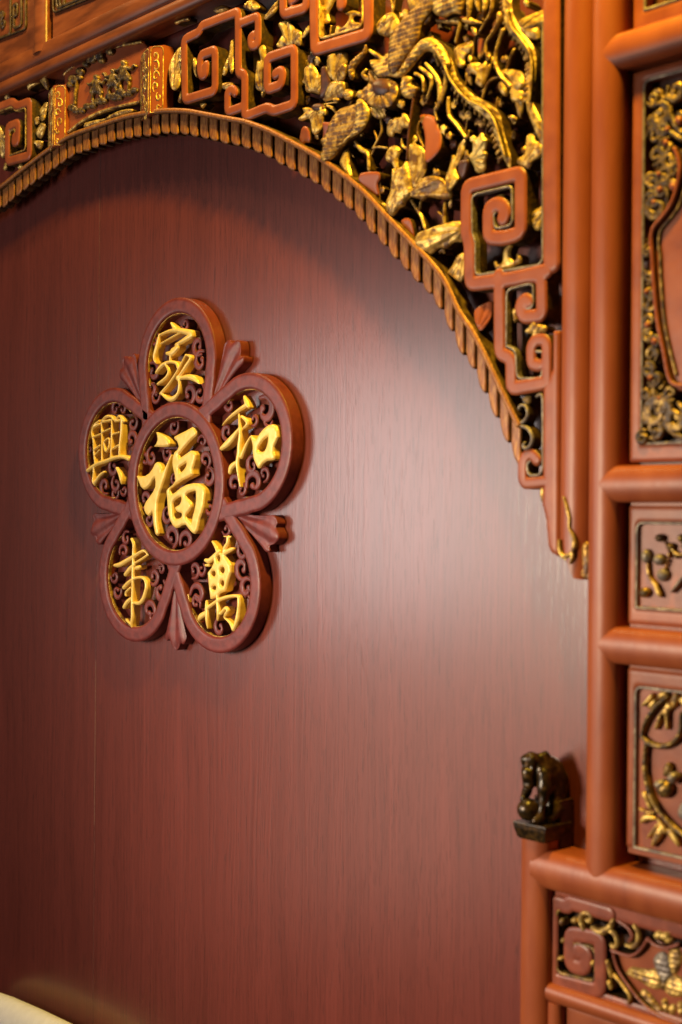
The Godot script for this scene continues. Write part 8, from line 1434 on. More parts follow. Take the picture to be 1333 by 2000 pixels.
func shapes_scene() -> Array:
	return [
		{"n": "blossom_tree", "m": "bronze_gilt", "e": "bronze_gilt", "z": [36, 41, 4, 6], "c": 1.7, "d": "chase", "p": ["s", [-308, 712.8, 3.1, -305.2, 738, 2.8, -299, 757.3, 3.1], "q", [-313.8, 750.4, -315.9, 747.4, -321.4, 746.5, -328.3, 748.1, -333.9, 751.5, -336.1, 755.5, -334, 758.5, -328.5, 759.4, -321.6, 757.8, -316, 754.3], "q", [-299.7, 757.5, -302.6, 753.3, -310.3, 752.1, -320, 754.3, -327.9, 759.1, -331, 764.8, -328.1, 769, -320.2, 770.2, -310.6, 767.9, -302.7, 763.1], "q", [-274.9, 766.3, -277.6, 762.3, -284.9, 761.2, -294, 763.3, -301.5, 767.9, -304.4, 773.3, -301.7, 777.3, -294.3, 778.4, -285.1, 776.2, -277.7, 771.6], "q", [-283, 757.1, -284.8, 754.5, -289.6, 753.7, -295.5, 755.1, -300.4, 758.1, -302.3, 761.6, -300.5, 764.2, -295.7, 764.9, -289.7, 763.5, -284.9, 760.5], "q", [-236.2, 780, -239.1, 775.7, -246.8, 774.5, -256.5, 776.9, -264.5, 781.9, -267.6, 787.6, -264.6, 791.9, -256.8, 793.1, -247.1, 790.7, -239.2, 785.7], "q", [-259.8, 775.5, -261.8, 772.6, -267.2, 771.8, -273.9, 773.4, -279.3, 776.8, -281.5, 780.7, -279.4, 783.7, -274, 784.5, -267.4, 782.9, -261.9, 779.4], "q", [-210.3, 780.4, -213.4, 775.9, -221.6, 774.6, -232, 777.1, -240.4, 782.4, -243.8, 788.6, -240.6, 793.2, -232.3, 794.5, -221.9, 791.9, -213.5, 786.6], "q", [-205.3, 770, -207.5, 766.6, -213.6, 765.6, -221.2, 767.4, -227.5, 771.4, -229.9, 775.9, -227.6, 779.4, -221.4, 780.3, -213.8, 778.5, -207.7, 774.5], "q", [-177, 778.9, -179.5, 775.2, -186.1, 774.2, -194.3, 776.2, -201, 780.5, -203.7, 785.5, -201.2, 789.2, -194.5, 790.2, -186.3, 788.2, -179.6, 783.9]]},
		{"n": "dancing_figure", "m": "bronze_gilt", "e": "bronze_gilt", "z": [35.5, 40, 5, 6], "c": 1.7, "d": "chase", "p": ["q", [-226.8, 744, -228.4, 741, -232.8, 739.9, -238.3, 741.2, -242.8, 744.3, -244.5, 748.1, -242.9, 751.2, -238.5, 752.2, -233, 750.9, -228.5, 747.8], "q", [-246.2, 743.4, -234.4, 741.9, -223.7, 736.9, -221.2, 726.7, -214.1, 714.8, -217.5, 710.5, -238.7, 716.5, -253, 717.8, -255.5, 726.1, -247.3, 733.3], "s", [-227.2, 736.4, 2.9, -212, 729.7, 2.9, -203.9, 734.9, 2.5, -196.9, 731.3, 1.9], "s", [-243.8, 740.2, 2.9, -256.8, 737.4, 2.9, -265.3, 741.3, 1.9], "s", [-243.5, 719.5, 3.9, -248.1, 710.2, 2.9, -244.4, 699.7, 2.3, -251.5, 699.4, 1.9], "s", [-225.7, 715.6, 3.8, -218.6, 705, 2.9, -221.9, 696.1, 2.2, -213.7, 693, 1.9]]},
		{"n": "dancing_figure", "m": "bronze_gilt", "e": "bronze_gilt", "z": [35.5, 40, 5, 6], "c": 1.7, "d": "chase", "p": ["q", [-171.1, 741.7, -172.5, 738.9, -176.6, 737.9, -181.6, 739, -185.7, 742, -187.3, 745.5, -185.8, 748.3, -181.8, 749.3, -176.7, 748.1, -172.6, 745.2], "q", [-169.4, 736.5, -180.2, 740.2, -189.9, 740.1, -192, 731.6, -198.4, 723.4, -195, 717.9, -175.5, 714.6, -162.5, 709.9, -160.5, 716.6, -168.1, 726.7], "s", [-186.6, 738.2, 2.7, -200.8, 738.5, 2.7, -208.6, 746.9, 2.4, -215.2, 746.7, 1.8], "s", [-171.5, 734.6, 2.7, -159.6, 726.5, 2.7, -152.1, 726.5, 1.8], "s", [-171.2, 715.4, 3.6, -166.7, 704.9, 2.7, -169.8, 696.6, 2.1, -163.3, 693.4, 1.8], "s", [-187.4, 719.1, 3.6, -193.9, 712.2, 2.7, -190.4, 702.4, 2.1, -198.1, 702.9, 1.8]]},
		{"n": "dancing_figure", "m": "bronze_gilt", "e": "bronze_gilt", "z": [35.5, 40, 5, 6], "c": 1.7, "d": "chase", "p": ["q", [-135.8, 748.4, -137.4, 745.3, -141.8, 744.2, -147.2, 745.5, -151.7, 748.7, -153.4, 752.6, -151.8, 755.7, -147.4, 756.8, -141.9, 755.5, -137.5, 752.3], "q", [-155.1, 747.8, -143.3, 746.3, -132.7, 741.1, -130.3, 730.7, -123.1, 718.5, -126.5, 714.1, -147.7, 720.3, -161.9, 721.6, -164.4, 730.1, -156.2, 737.4], "s", [-136.2, 740.6, 3, -121, 733.7, 2.9, -113, 739, 2.6, -106.1, 735.4, 2], "s", [-152.7, 744.5, 3, -165.7, 741.7, 3, -174.1, 745.7, 2], "s", [-152.4, 723.3, 4, -157, 713.8, 3, -153.3, 703.1, 2.3, -160.4, 702.7, 2], "s", [-134.7, 719.2, 3.9, -127.6, 708.4, 2.9, -130.9, 699.4, 2.3, -122.8, 696.2, 2]]},
		{"n": "rocky_ground", "m": "bronze_gilt", "e": "bronze_gilt", "z": [36, 40, 4, 6], "c": 1.7, "d": "chase", "p": ["q", [-302.7, 704.7, -305.5, 700.8, -312.9, 699.7, -322.2, 701.6, -329.8, 706.1, -332.8, 711.2, -330, 715.1, -322.4, 716.2, -313.1, 714.2, -305.6, 709.8], "q", [-291.6, 695.9, -294, 692.8, -300.4, 691.9, -308.5, 693.6, -315, 697.3, -317.6, 701.5, -315.1, 704.6, -308.7, 705.5, -300.6, 703.8, -294.1, 700.1], "q", [-272.4, 693, -274.8, 689.9, -281.2, 689, -289.1, 690.7, -295.6, 694.3, -298.1, 698.5, -295.7, 701.6, -289.3, 702.5, -281.3, 700.8, -274.9, 697.2], "q", [-253.6, 697, -255.9, 693.9, -262.2, 693, -270, 694.7, -276.4, 698.3, -278.9, 702.5, -276.6, 705.6, -270.2, 706.4, -262.4, 704.7, -256, 701.1], "q", [-234.8, 694.1, -237.1, 691, -243.3, 690.1, -251.1, 691.8, -257.4, 695.4, -259.9, 699.5, -257.5, 702.6, -251.3, 703.5, -243.5, 701.8, -237.2, 698.2], "q", [-216.4, 698, -218.7, 694.9, -224.8, 694, -232.5, 695.7, -238.7, 699.3, -241.2, 703.4, -238.8, 706.5, -232.7, 707.3, -225, 705.6, -218.8, 702.1], "q", [-198, 695.1, -200.3, 692.1, -206.4, 691.2, -213.9, 692.9, -220.1, 696.4, -222.6, 700.5, -220.2, 703.6, -214.1, 704.4, -206.5, 702.7, -200.4, 699.2], "q", [-180, 699, -182.2, 695.9, -188.2, 695.1, -195.7, 696.7, -201.9, 700.3, -204.2, 704.4, -202, 707.4, -195.9, 708.2, -188.4, 706.5, -182.3, 703], "q", [-162, 696.1, -164.2, 693.1, -170.2, 692.3, -177.6, 693.9, -183.7, 697.4, -186, 701.5, -183.8, 704.5, -177.8, 705.3, -170.4, 703.7, -164.4, 700.1], "q", [-144.4, 699.9, -146.6, 696.9, -152.4, 696.1, -159.8, 697.7, -165.8, 701.2, -168.1, 705.3, -165.9, 708.3, -160, 709.1, -152.6, 707.4, -146.7, 703.9], "q", [-165, 692, -167.1, 689.1, -172.7, 688.3, -179.8, 689.9, -185.6, 693.2, -187.8, 697, -185.7, 699.9, -180, 700.7, -172.9, 699.1, -167.2, 695.8], "q", [-148.7, 689.3, -150.8, 686.5, -156.3, 685.7, -163.3, 687.2, -169, 690.6, -171.3, 694.4, -169.1, 697.2, -163.5, 698, -156.5, 696.4, -150.9, 693.1], "q", [-132.6, 692, -134.7, 689.2, -140.2, 688.4, -147.1, 689.9, -152.8, 693.2, -155, 697, -152.9, 699.8, -147.3, 700.6, -140.4, 699.1, -134.8, 695.8], "q", [-116.6, 689.4, -118.6, 686.6, -124.1, 685.8, -131, 687.3, -136.6, 690.6, -138.8, 694.4, -136.7, 697.2, -131.1, 698, -124.3, 696.4, -118.7, 693.2], "q", [-100.8, 692.1, -102.9, 689.3, -108.3, 688.5, -115.1, 690, -120.6, 693.3, -122.8, 697, -120.7, 699.8, -115.2, 700.6, -108.5, 699, -103, 695.8]]}
	]

func shapes_panels() -> Array:
	return [
		{"n": "vase_body", "m": "red_lacquer", "e": "red_lacquer", "z": [26, 33, 1.5, 6], "c": 3, "p": ["p", [998.7, 376.4, 1004.1, 358.5, 1003.6, 341.7, 998, 322.4, 991.5, 309.9, 979.8, 298.1, 970.5, 288.1, 968, 267.9, 968.6, 233.5, 975.7, 175.6, 984.1, 129.3, 996.3, 96.8, 1058.6, 90.8, 1056, 365.3]]},
		{"n": "vase_outline", "m": "red_lacquer", "e": "old_gilt", "z": [26, 40, 3, 4], "c": 2.2, "p": ["s", [997.4, 376.7, 2.6, 1004.1, 358.5, 2.5, 1003.6, 341.7, 2.5, 998, 322.4, 2.6, 991.5, 309.9, 2.6, 979.8, 298.1, 2.6, 969.2, 288.3, 2.6, 966.4, 273.9, 2.6, 968, 255.9, 2.6, 970.6, 223.9, 2.6, 976.2, 179.2, 2.6, 985.4, 140.6, 2.6, 995.2, 106.1, 2.6, 1017.4, 100.9, 2.5]]},
		{"n": "vase_outline", "m": "bronze_gilt", "e": "old_gilt", "z": [26, 37, 2, 3], "c": 2.2, "p": ["s", [1005.5, 372.9, 1.8, 1012.2, 354.8, 1.8, 1011.7, 338, 1.8, 1006.1, 318.8, 1.8, 999.7, 306.3, 1.8, 988, 294.6, 1.8, 977.5, 284.8, 1.9, 974.7, 270.4, 1.9, 976.9, 254.7, 1.9, 978.7, 223, 1.9, 983.5, 178.4, 1.9, 991.2, 145.1, 1.8, 1000.1, 114.5, 1.8]]},
		{"n": "openwork_scroll", "m": "bronze_gilt", "e": "old_gilt", "z": [20, 36, 3, 3], "c": 1.8, "d": "chase", "p": ["s", [956.9, 438.5, 1.5, 962.5, 434, 2.2, 968.8, 435.5, 2.8, 971.2, 440.9, 3.1, 968.7, 445.4, 3.1, 964.2, 446.1, 2.8, 961.5, 443.4, 2.2, 962, 440.2, 1.5, 964.3, 439.1, 2.9]]},
		{"n": "openwork_scroll", "m": "bronze_gilt", "e": "old_gilt", "z": [20, 36, 3, 3], "c": 1.8, "d": "chase", "p": ["s", [985.8, 450.9, 2.2, 986, 440.3, 3.3, 993.8, 434.6, 4.2, 1002.1, 437, 4.6, 1004.9, 444.1, 4.6, 1001.4, 449.8, 4.1, 995.7, 450.3, 3.3, 992.6, 446.7, 2.2, 993.5, 443.1, 4.3]]},
		{"n": "openwork_scroll", "m": "bronze_gilt", "e": "old_gilt", "z": [20, 36, 3, 3], "c": 1.8, "d": "chase", "p": ["s", [966.7, 433.5, 2.8, 979.8, 433.2, 4.1, 986.9, 423.6, 5.1, 983.9, 413.3, 5.7, 975.1, 409.9, 5.7, 968.1, 414.2, 5.1, 967.5, 421.2, 4, 971.9, 425, 2.8, 976.3, 423.9, 5.3]]},
		{"n": "openwork_scroll", "m": "bronze_gilt", "e": "old_gilt", "z": [20, 36, 3, 3], "c": 1.8, "d": "chase", "p": ["s", [969.5, 407.6, 1.5, 973, 413.9, 2.2, 970.3, 419.9, 2.8, 964.6, 421.3, 3.1, 960.6, 418, 3.1, 960.7, 413.5, 2.8, 963.9, 411.3, 2.2, 966.9, 412.3, 1.5, 967.6, 414.8, 2.9]]},
		{"n": "openwork_scroll", "m": "bronze_gilt", "e": "old_gilt", "z": [20, 36, 3, 3], "c": 1.8, "d": "chase", "p": ["s", [993.4, 409.2, 2.3, 985, 415.9, 3.3, 975.6, 413.6, 4.2, 972.1, 405.6, 4.7, 975.8, 398.8, 4.6, 982.4, 397.9, 4.2, 986.5, 401.9, 3.3, 985.7, 406.6, 2.3, 982.3, 408.3, 4.3]]},
		{"n": "openwork_scroll", "m": "bronze_gilt", "e": "old_gilt", "z": [20, 36, 3, 3], "c": 1.8, "d": "chase", "p": ["s", [956.6, 398.4, 2, 961.6, 406.6, 3, 970.3, 407.5, 3.7, 975.7, 401.9, 4.2, 974.6, 395.1, 4.2, 969.3, 392.2, 3.7, 964.7, 394.4, 2.9, 963.8, 398.6, 2, 966.2, 401, 3.8]]},
		{"n": "openwork_scroll", "m": "bronze_gilt", "e": "old_gilt", "z": [20, 36, 3, 3], "c": 1.8, "d": "chase", "p": ["s", [988.1, 392.2, 2, 978.8, 390.3, 3, 975, 382.6, 3.7, 978.4, 375.6, 4.1, 985.1, 374.3, 4.1, 989.6, 378.3, 3.7, 989.1, 383.3, 2.9, 985.5, 385.5, 2, 982.5, 384.1, 3.8]]},
		{"n": "openwork_scroll", "m": "bronze_gilt", "e": "old_gilt", "z": [20, 36, 3, 3], "c": 1.8, "d": "chase", "p": ["s", [967.1, 363.1, 2, 976.5, 365, 3, 980.3, 372.7, 3.7, 976.9, 379.7, 4.2, 970.1, 381.1, 4.1, 965.6, 377.1, 3.7, 966.1, 372, 2.9, 969.7, 369.8, 2, 972.8, 371.1, 3.8]]},
		{"n": "openwork_scroll", "m": "bronze_gilt", "e": "old_gilt", "z": [20, 36, 3, 3], "c": 1.8, "d": "chase", "p": ["s", [998.2, 371.6, 2, 997.9, 362.1, 2.9, 991, 357.1, 3.7, 983.6, 359.2, 4.1, 981.1, 365.6, 4.1, 984.2, 370.7, 3.7, 989.3, 371.1, 2.9, 992.1, 367.9, 2, 991.3, 364.7, 3.8]]},
		{"n": "openwork_scroll", "m": "bronze_gilt", "e": "old_gilt", "z": [20, 36, 3, 3], "c": 1.8, "d": "chase", "p": ["s", [971.2, 347.4, 2, 978.6, 341.4, 3, 987, 343.5, 3.7, 990.2, 350.6, 4.1, 986.9, 356.6, 4.1, 980.9, 357.4, 3.7, 977.3, 353.8, 2.9, 978, 349.7, 2, 981, 348.2, 3.8]]},
		{"n": "openwork_scroll", "m": "bronze_gilt", "e": "old_gilt", "z": [20, 36, 3, 3], "c": 1.8, "d": "chase", "p": ["s", [964.2, 353.7, 1.8, 972, 350.6, 2.6, 974.1, 343.3, 3.3, 970.1, 337.8, 3.6, 964.1, 337.7, 3.6, 960.8, 341.8, 3.3, 962, 346.2, 2.6, 965.4, 347.5, 1.8, 967.9, 345.8, 3.4]]},
		{"n": "openwork_scroll", "m": "bronze_gilt", "e": "old_gilt", "z": [20, 36, 3, 3], "c": 1.8, "d": "chase", "p": ["s", [990.8, 332.3, 2, 985.8, 340.5, 3, 977.2, 341.4, 3.7, 971.9, 335.8, 4.1, 972.9, 329, 4.1, 978.2, 326.2, 3.7, 982.8, 328.4, 2.9, 983.6, 332.5, 2, 981.3, 334.9, 3.8]]},
		{"n": "openwork_scroll", "m": "bronze_gilt", "e": "old_gilt", "z": [20, 36, 3, 3], "c": 1.8, "d": "chase", "p": ["s", [956, 321.6, 1.5, 956.1, 328.8, 2.2, 961.4, 332.7, 2.8, 967, 331, 3.1, 968.9, 326.2, 3.1, 966.5, 322.4, 2.8, 962.7, 322, 2.2, 960.6, 324.4, 1.5, 961.2, 326.9, 2.9]]},
		{"n": "openwork_scroll", "m": "bronze_gilt", "e": "old_gilt", "z": [20, 36, 3, 3], "c": 1.8, "d": "chase", "p": ["s", [979.5, 326.7, 2.8, 966.3, 326.4, 4.1, 959.3, 316.8, 5.1, 962.2, 306.5, 5.7, 971.1, 303.1, 5.7, 978.1, 307.4, 5.1, 978.7, 314.4, 4, 974.3, 318.3, 2.8, 969.8, 317.1, 5.3]]},
		{"n": "openwork_scroll", "m": "bronze_gilt", "e": "old_gilt", "z": [20, 36, 3, 3], "c": 1.8, "d": "chase", "p": ["s", [955, 269.7, 1.3, 952.2, 264.4, 1.9, 954.4, 259.4, 2.3, 959.1, 258.3, 2.6, 962.5, 261, 2.6, 962.4, 264.8, 2.3, 959.7, 266.6, 1.8, 957.2, 265.7, 1.3, 956.6, 263.7, 2.4]]},
		{"n": "openwork_scroll", "m": "bronze_gilt", "e": "old_gilt", "z": [20, 36, 3, 3], "c": 1.8, "d": "chase", "p": ["s", [1003, 355.2, 1.5, 997.5, 359.6, 2.2, 991.2, 358.1, 2.8, 988.9, 352.8, 3.1, 991.4, 348.3, 3.1, 995.8, 347.7, 2.7, 998.5, 350.4, 2.2, 998, 353.5, 1.5, 995.7, 354.6, 2.8]]},
		{"n": "openwork_scroll", "m": "bronze_gilt", "e": "old_gilt", "z": [20, 36, 3, 3], "c": 1.8, "d": "chase", "p": ["s", [985.5, 334.6, 1.2, 988.6, 339.7, 1.8, 994, 340.3, 2.3, 997.3, 336.8, 2.6, 996.6, 332.6, 2.6, 993.4, 330.8, 2.3, 990.5, 332.1, 1.8, 990, 334.7, 1.2, 991.4, 336.2, 2.4]]},
		{"n": "openwork_scroll", "m": "bronze_gilt", "e": "old_gilt", "z": [20, 36, 3, 3], "c": 1.8, "d": "chase", "p": ["s", [959, 270.6, 1.3, 953.9, 267.5, 1.9, 953.3, 262.1, 2.3, 956.8, 258.7, 2.6, 961.1, 259.4, 2.6, 962.8, 262.7, 2.3, 961.5, 265.6, 1.8, 958.9, 266.1, 1.3, 957.4, 264.6, 2.4]]},
		{"n": "openwork_scroll", "m": "bronze_gilt", "e": "old_gilt", "z": [20, 36, 3, 3], "c": 1.8, "d": "chase", "p": ["s", [958.1, 224, 1.4, 964.6, 225.3, 2.1, 967.3, 230.7, 2.6, 964.9, 235.6, 2.9, 960.2, 236.5, 2.9, 957.1, 233.7, 2.6, 957.4, 230.2, 2, 959.9, 228.7, 1.4, 962, 229.6, 2.7]]},
		{"n": "openwork_scroll", "m": "bronze_gilt", "e": "old_gilt", "z": [20, 36, 3, 3], "c": 1.8, "d": "chase", "p": ["s", [969.3, 218.7, 1.4, 969.2, 212.1, 2.1, 964.3, 208.5, 2.6, 959.1, 210, 2.9, 957.4, 214.5, 2.9, 959.6, 218, 2.6, 963.1, 218.4, 2, 965.1, 216.1, 1.4, 964.5, 213.9, 2.7]]},
		{"n": "openwork_scroll", "m": "bronze_gilt", "e": "old_gilt", "z": [20, 36, 3, 3], "c": 1.8, "d": "chase", "p": ["s", [955.2, 207.4, 2, 955.5, 198.1, 2.9, 962.2, 193.1, 3.6, 969.5, 195.2, 4, 971.9, 201.5, 4, 968.9, 206.4, 3.6, 963.9, 206.8, 2.8, 961.2, 203.7, 2, 962, 200.6, 3.7]]},
		{"n": "openwork_scroll", "m": "bronze_gilt", "e": "old_gilt", "z": [20, 36, 3, 3], "c": 1.8, "d": "chase", "p": ["s", [964.5, 171.1, 1.7, 957, 174, 2.5, 955, 181, 3.1, 958.9, 186.2, 3.5, 964.6, 186.3, 3.4, 967.7, 182.4, 3.1, 966.6, 178.3, 2.4, 963.3, 177, 1.7, 961, 178.6, 3.2]]},
		{"n": "openwork_scroll", "m": "bronze_gilt", "e": "old_gilt", "z": [20, 36, 3, 3], "c": 1.8, "d": "chase", "p": ["s", [965.8, 171.7, 1.5, 958.5, 171.5, 2.3, 954.6, 166.2, 2.9, 956.3, 160.5, 3.2, 961.2, 158.6, 3.2, 965.1, 161, 2.8, 965.4, 164.9, 2.2, 963, 167, 1.5, 960.5, 166.4, 2.9]]},
		{"n": "openwork_scroll", "m": "bronze_gilt", "e": "old_gilt", "z": [20, 36, 3, 3], "c": 1.8, "d": "chase", "p": ["s", [961.8, 154.5, 1.5, 965.6, 160.7, 2.3, 972.2, 161.4, 2.8, 976.3, 157.1, 3.2, 975.5, 151.9, 3.2, 971.4, 149.8, 2.8, 967.9, 151.4, 2.2, 967.3, 154.6, 1.5, 969.1, 156.4, 2.9]]},
		{"n": "openwork_scroll", "m": "bronze_gilt", "e": "old_gilt", "z": [20, 36, 3, 3], "c": 1.8, "d": "chase", "p": ["s", [970.9, 132.7, 1.7, 974.7, 139.7, 2.5, 971.8, 146.3, 3.1, 965.6, 147.8, 3.5, 961.1, 144.2, 3.4, 961.2, 139.2, 3.1, 964.7, 136.8, 2.4, 968.1, 137.9, 1.7, 968.8, 140.6, 3.2]]},
		{"n": "openwork_scroll", "m": "bronze_gilt", "e": "old_gilt", "z": [20, 36, 3, 3], "c": 1.8, "d": "chase", "p": ["s", [961.9, 133, 1.7, 968.7, 128.9, 2.5, 969.5, 121.7, 3.1, 964.8, 117.2, 3.5, 959.1, 118.1, 3.5, 956.8, 122.5, 3.1, 958.6, 126.3, 2.4, 962, 127, 1.7, 964, 125.1, 3.2]]},
		{"n": "openwork_scroll", "m": "bronze_gilt", "e": "old_gilt", "z": [20, 36, 3, 3], "c": 1.8, "d": "chase", "p": ["s", [962, 108.2, 1.7, 968.2, 103.3, 2.5, 975.2, 105, 3.1, 977.8, 110.9, 3.4, 975.1, 115.9, 3.4, 970.1, 116.6, 3.1, 967.1, 113.6, 2.4, 967.7, 110.1, 1.7, 970.2, 108.9, 3.2]]},
		{"n": "openwork_scroll", "m": "bronze_gilt", "e": "old_gilt", "z": [20, 36, 3, 3], "c": 1.8, "d": "chase", "p": ["s", [966.6, 98.5, 1.4, 965.3, 91.9, 2.1, 959.9, 89.3, 2.6, 955.1, 91.7, 2.9, 954.1, 96.4, 2.9, 956.9, 99.5, 2.6, 960.4, 99.2, 2, 962, 96.6, 1.4, 961, 94.5, 2.7]]},
		{"n": "openwork_scroll", "m": "bronze_gilt", "e": "old_gilt", "z": [20, 36, 3, 3], "c": 1.8, "d": "chase", "p": ["s", [973.8, 96.5, 1.7, 970.1, 89.5, 2.5, 972.9, 83, 3.1, 979.2, 81.4, 3.4, 983.6, 85, 3.4, 983.5, 90, 3.1, 980, 92.4, 2.4, 976.7, 91.3, 1.7, 975.9, 88.6, 3.2]]},
		{"n": "openwork_scroll", "m": "bronze_gilt", "e": "old_gilt", "z": [20, 36, 3, 3], "c": 1.8, "d": "chase", "p": ["s", [997.8, 85.6, 1.7, 990, 85.8, 2.4, 985.7, 91.5, 3.1, 987.5, 97.7, 3.4, 992.8, 99.7, 3.4, 997, 97.1, 3, 997.4, 92.9, 2.4, 994.7, 90.7, 1.7, 992, 91.3, 3.2]]},
		{"n": "openwork_scroll", "m": "bronze_gilt", "e": "old_gilt", "z": [20, 36, 3, 3], "c": 1.8, "d": "chase", "p": ["s", [992, 60.6, 3.6, 991.6, 77.8, 5.3, 979.1, 87, 6.7, 965.7, 83.1, 7.5, 961.2, 71.6, 7.4, 966.9, 62.4, 6.6, 976, 61.6, 5.3, 981, 67.4, 3.6, 979.5, 73.2, 6.9]]},
		{"n": "openwork_scroll", "m": "bronze_gilt", "e": "old_gilt", "z": [20, 36, 3, 3], "c": 1.8, "d": "chase", "p": ["s", [955.1, 74.1, 1.5, 962.4, 73.9, 2.3, 966.3, 68.6, 2.9, 964.7, 62.8, 3.2, 959.8, 60.9, 3.2, 955.9, 63.4, 2.8, 955.5, 67.3, 2.2, 958, 69.4, 1.5, 960.5, 68.8, 2.9]]},
		{"n": "openwork_scroll", "m": "bronze_gilt", "e": "old_gilt", "z": [20, 36, 3, 3], "c": 1.8, "d": "chase", "p": ["s", [965.2, 42.4, 2.2, 975.8, 42.7, 3.3, 981.4, 50.4, 4.1, 979, 58.7, 4.6, 971.9, 61.4, 4.6, 966.3, 57.9, 4.1, 965.8, 52.3, 3.2, 969.3, 49.2, 2.2, 973, 50.1, 4.2]]},
		{"n": "openwork_scroll", "m": "bronze_gilt", "e": "old_gilt", "z": [20, 36, 3, 3], "c": 1.8, "d": "chase", "p": ["s", [1003.6, 80.9, 3, 1012.6, 69.6, 4.5, 1009.5, 57, 5.6, 998.8, 52.3, 6.2, 989.7, 57.3, 6.2, 988.4, 66.2, 5.6, 993.9, 71.6, 4.4, 1000.2, 70.6, 3, 1002.4, 66.1, 5.8]]},
		{"n": "openwork_scroll", "m": "bronze_gilt", "e": "old_gilt", "z": [20, 36, 3, 3], "c": 1.8, "d": "chase", "p": ["s", [994.8, 81.1, 1.7, 988.7, 86, 2.4, 981.7, 84.3, 3.1, 979.1, 78.4, 3.4, 981.9, 73.4, 3.4, 986.8, 72.7, 3.1, 989.8, 75.7, 2.4, 989.2, 79.2, 1.7, 986.7, 80.4, 3.2]]},
		{"n": "openwork_scroll", "m": "bronze_gilt", "e": "old_gilt", "z": [20, 36, 3, 3], "c": 1.8, "d": "chase", "p": ["s", [960, 52.1, 1.7, 952, 51.9, 2.5, 947.7, 46, 3.1, 949.5, 39.8, 3.5, 954.9, 37.7, 3.5, 959.1, 40.3, 3.1, 959.5, 44.6, 2.4, 956.8, 46.9, 1.7, 954.1, 46.3, 3.2]]},
		{"n": "openwork_scroll", "m": "brown_lacquer", "e": "old_gilt", "z": [16, 32, 3, 3], "c": 1.8, "p": ["s", [961.5, 354.2, 1, 960.8, 349.3, 1.5, 956.9, 347.1, 1.9, 953.2, 348.6, 2.2, 952.3, 352, 2.1, 954.2, 354.5, 1.9, 956.8, 354.5, 1.5, 958.1, 352.7, 1, 957.5, 351, 2]]},
		{"n": "openwork_scroll", "m": "bronze_gilt", "e": "old_gilt", "z": [16, 29, 3, 3], "c": 1.8, "p": ["s", [952.7, 224.2, 1.2, 950.8, 218.7, 1.8, 953.8, 214.2, 2.3, 958.6, 213.9, 2.6, 961.4, 217.1, 2.5, 960.6, 220.7, 2.3, 957.8, 222, 1.8, 955.5, 220.8, 1.2, 955.3, 218.7, 2.4]]},
		{"n": "openwork_scroll", "m": "bronze_gilt", "e": "old_gilt", "z": [16, 32, 3, 3], "c": 1.8, "p": ["s", [965.3, 108.3, 1.4, 969.4, 103.1, 2, 967.9, 97.3, 2.6, 963, 95.2, 2.9, 958.9, 97.5, 2.8, 958.3, 101.6, 2.5, 960.8, 104.1, 2, 963.7, 103.6, 1.4, 964.7, 101.5, 2.6]]},
		{"n": "openwork_scroll", "m": "brown_lacquer", "e": "old_gilt", "z": [16, 29, 3, 3], "c": 1.8, "p": ["s", [972.2, 332.5, 1.4, 978.8, 332.5, 2.1, 982.5, 327.7, 2.6, 981.1, 322.5, 2.9, 976.7, 320.7, 2.9, 973.1, 322.8, 2.6, 972.7, 326.3, 2, 974.9, 328.3, 1.4, 977.2, 327.8, 2.7]]},
		{"n": "openwork_scroll", "m": "brown_lacquer", "e": "old_gilt", "z": [16, 32, 3, 3], "c": 1.8, "p": ["s", [958.7, 235.4, 1, 954.8, 232.7, 1.5, 950.6, 234, 1.9, 949.3, 237.6, 2.1, 951.1, 240.6, 2.1, 954.1, 240.8, 1.9, 955.8, 238.9, 1.5, 955.4, 236.8, 1, 953.8, 236.2, 1.9]]},
		{"n": "openwork_scroll", "m": "worn_gilt", "e": "old_gilt", "z": [16, 32, 3, 3], "c": 1.8, "p": ["s", [961.4, 445.5, 1.4, 964.5, 451.4, 2.1, 970.5, 452.3, 2.6, 974.5, 448.6, 2.9, 974, 443.8, 2.9, 970.4, 441.7, 2.6, 967.1, 443, 2, 966.4, 445.9, 1.4, 967.9, 447.6, 2.7]]},
		{"n": "openwork_scroll", "m": "brown_lacquer", "e": "old_gilt", "z": [16, 29, 3, 3], "c": 1.8, "p": ["s", [954.7, 278.6, 1.1, 950.4, 275.6, 1.6, 950.2, 270.9, 2, 953.4, 268.2, 2.2, 957, 269, 2.2, 958.4, 271.9, 2, 957.1, 274.4, 1.6, 954.8, 274.7, 1.1, 953.6, 273.3, 2.1]]},
		{"n": "openwork_scroll", "m": "brown_lacquer", "e": "old_gilt", "z": [16, 32, 3, 3], "c": 1.8, "p": ["s", [982, 419, 1.3, 975.8, 419.7, 1.9, 971.8, 415.6, 2.5, 972.6, 410.6, 2.7, 976.5, 408.4, 2.7, 980.1, 410, 2.4, 980.9, 413.3, 1.9, 979.1, 415.3, 1.3, 976.9, 415.1, 2.5]]},
		{"n": "openwork_scroll", "m": "worn_gilt", "e": "old_gilt", "z": [16, 32, 3, 3], "c": 1.8, "p": ["s", [996, 419.4, 1.1, 1001.1, 420, 1.6, 1004.4, 416.6, 2, 1003.8, 412.5, 2.2, 1000.5, 410.6, 2.2, 997.6, 411.9, 2, 996.9, 414.6, 1.6, 998.4, 416.4, 1.1, 1000.2, 416.2, 2.1]]},
		{"n": "openwork_scroll", "m": "brown_lacquer", "e": "old_gilt", "z": [16, 29, 3, 3], "c": 1.8, "p": ["s", [952.8, 175.3, 1.4, 948.2, 180.2, 2.1, 949.2, 186.2, 2.6, 953.9, 188.8, 2.9, 958.3, 186.8, 2.9, 959.3, 182.7, 2.6, 957, 180, 2.1, 954, 180.2, 1.4, 952.8, 182.2, 2.7]]},
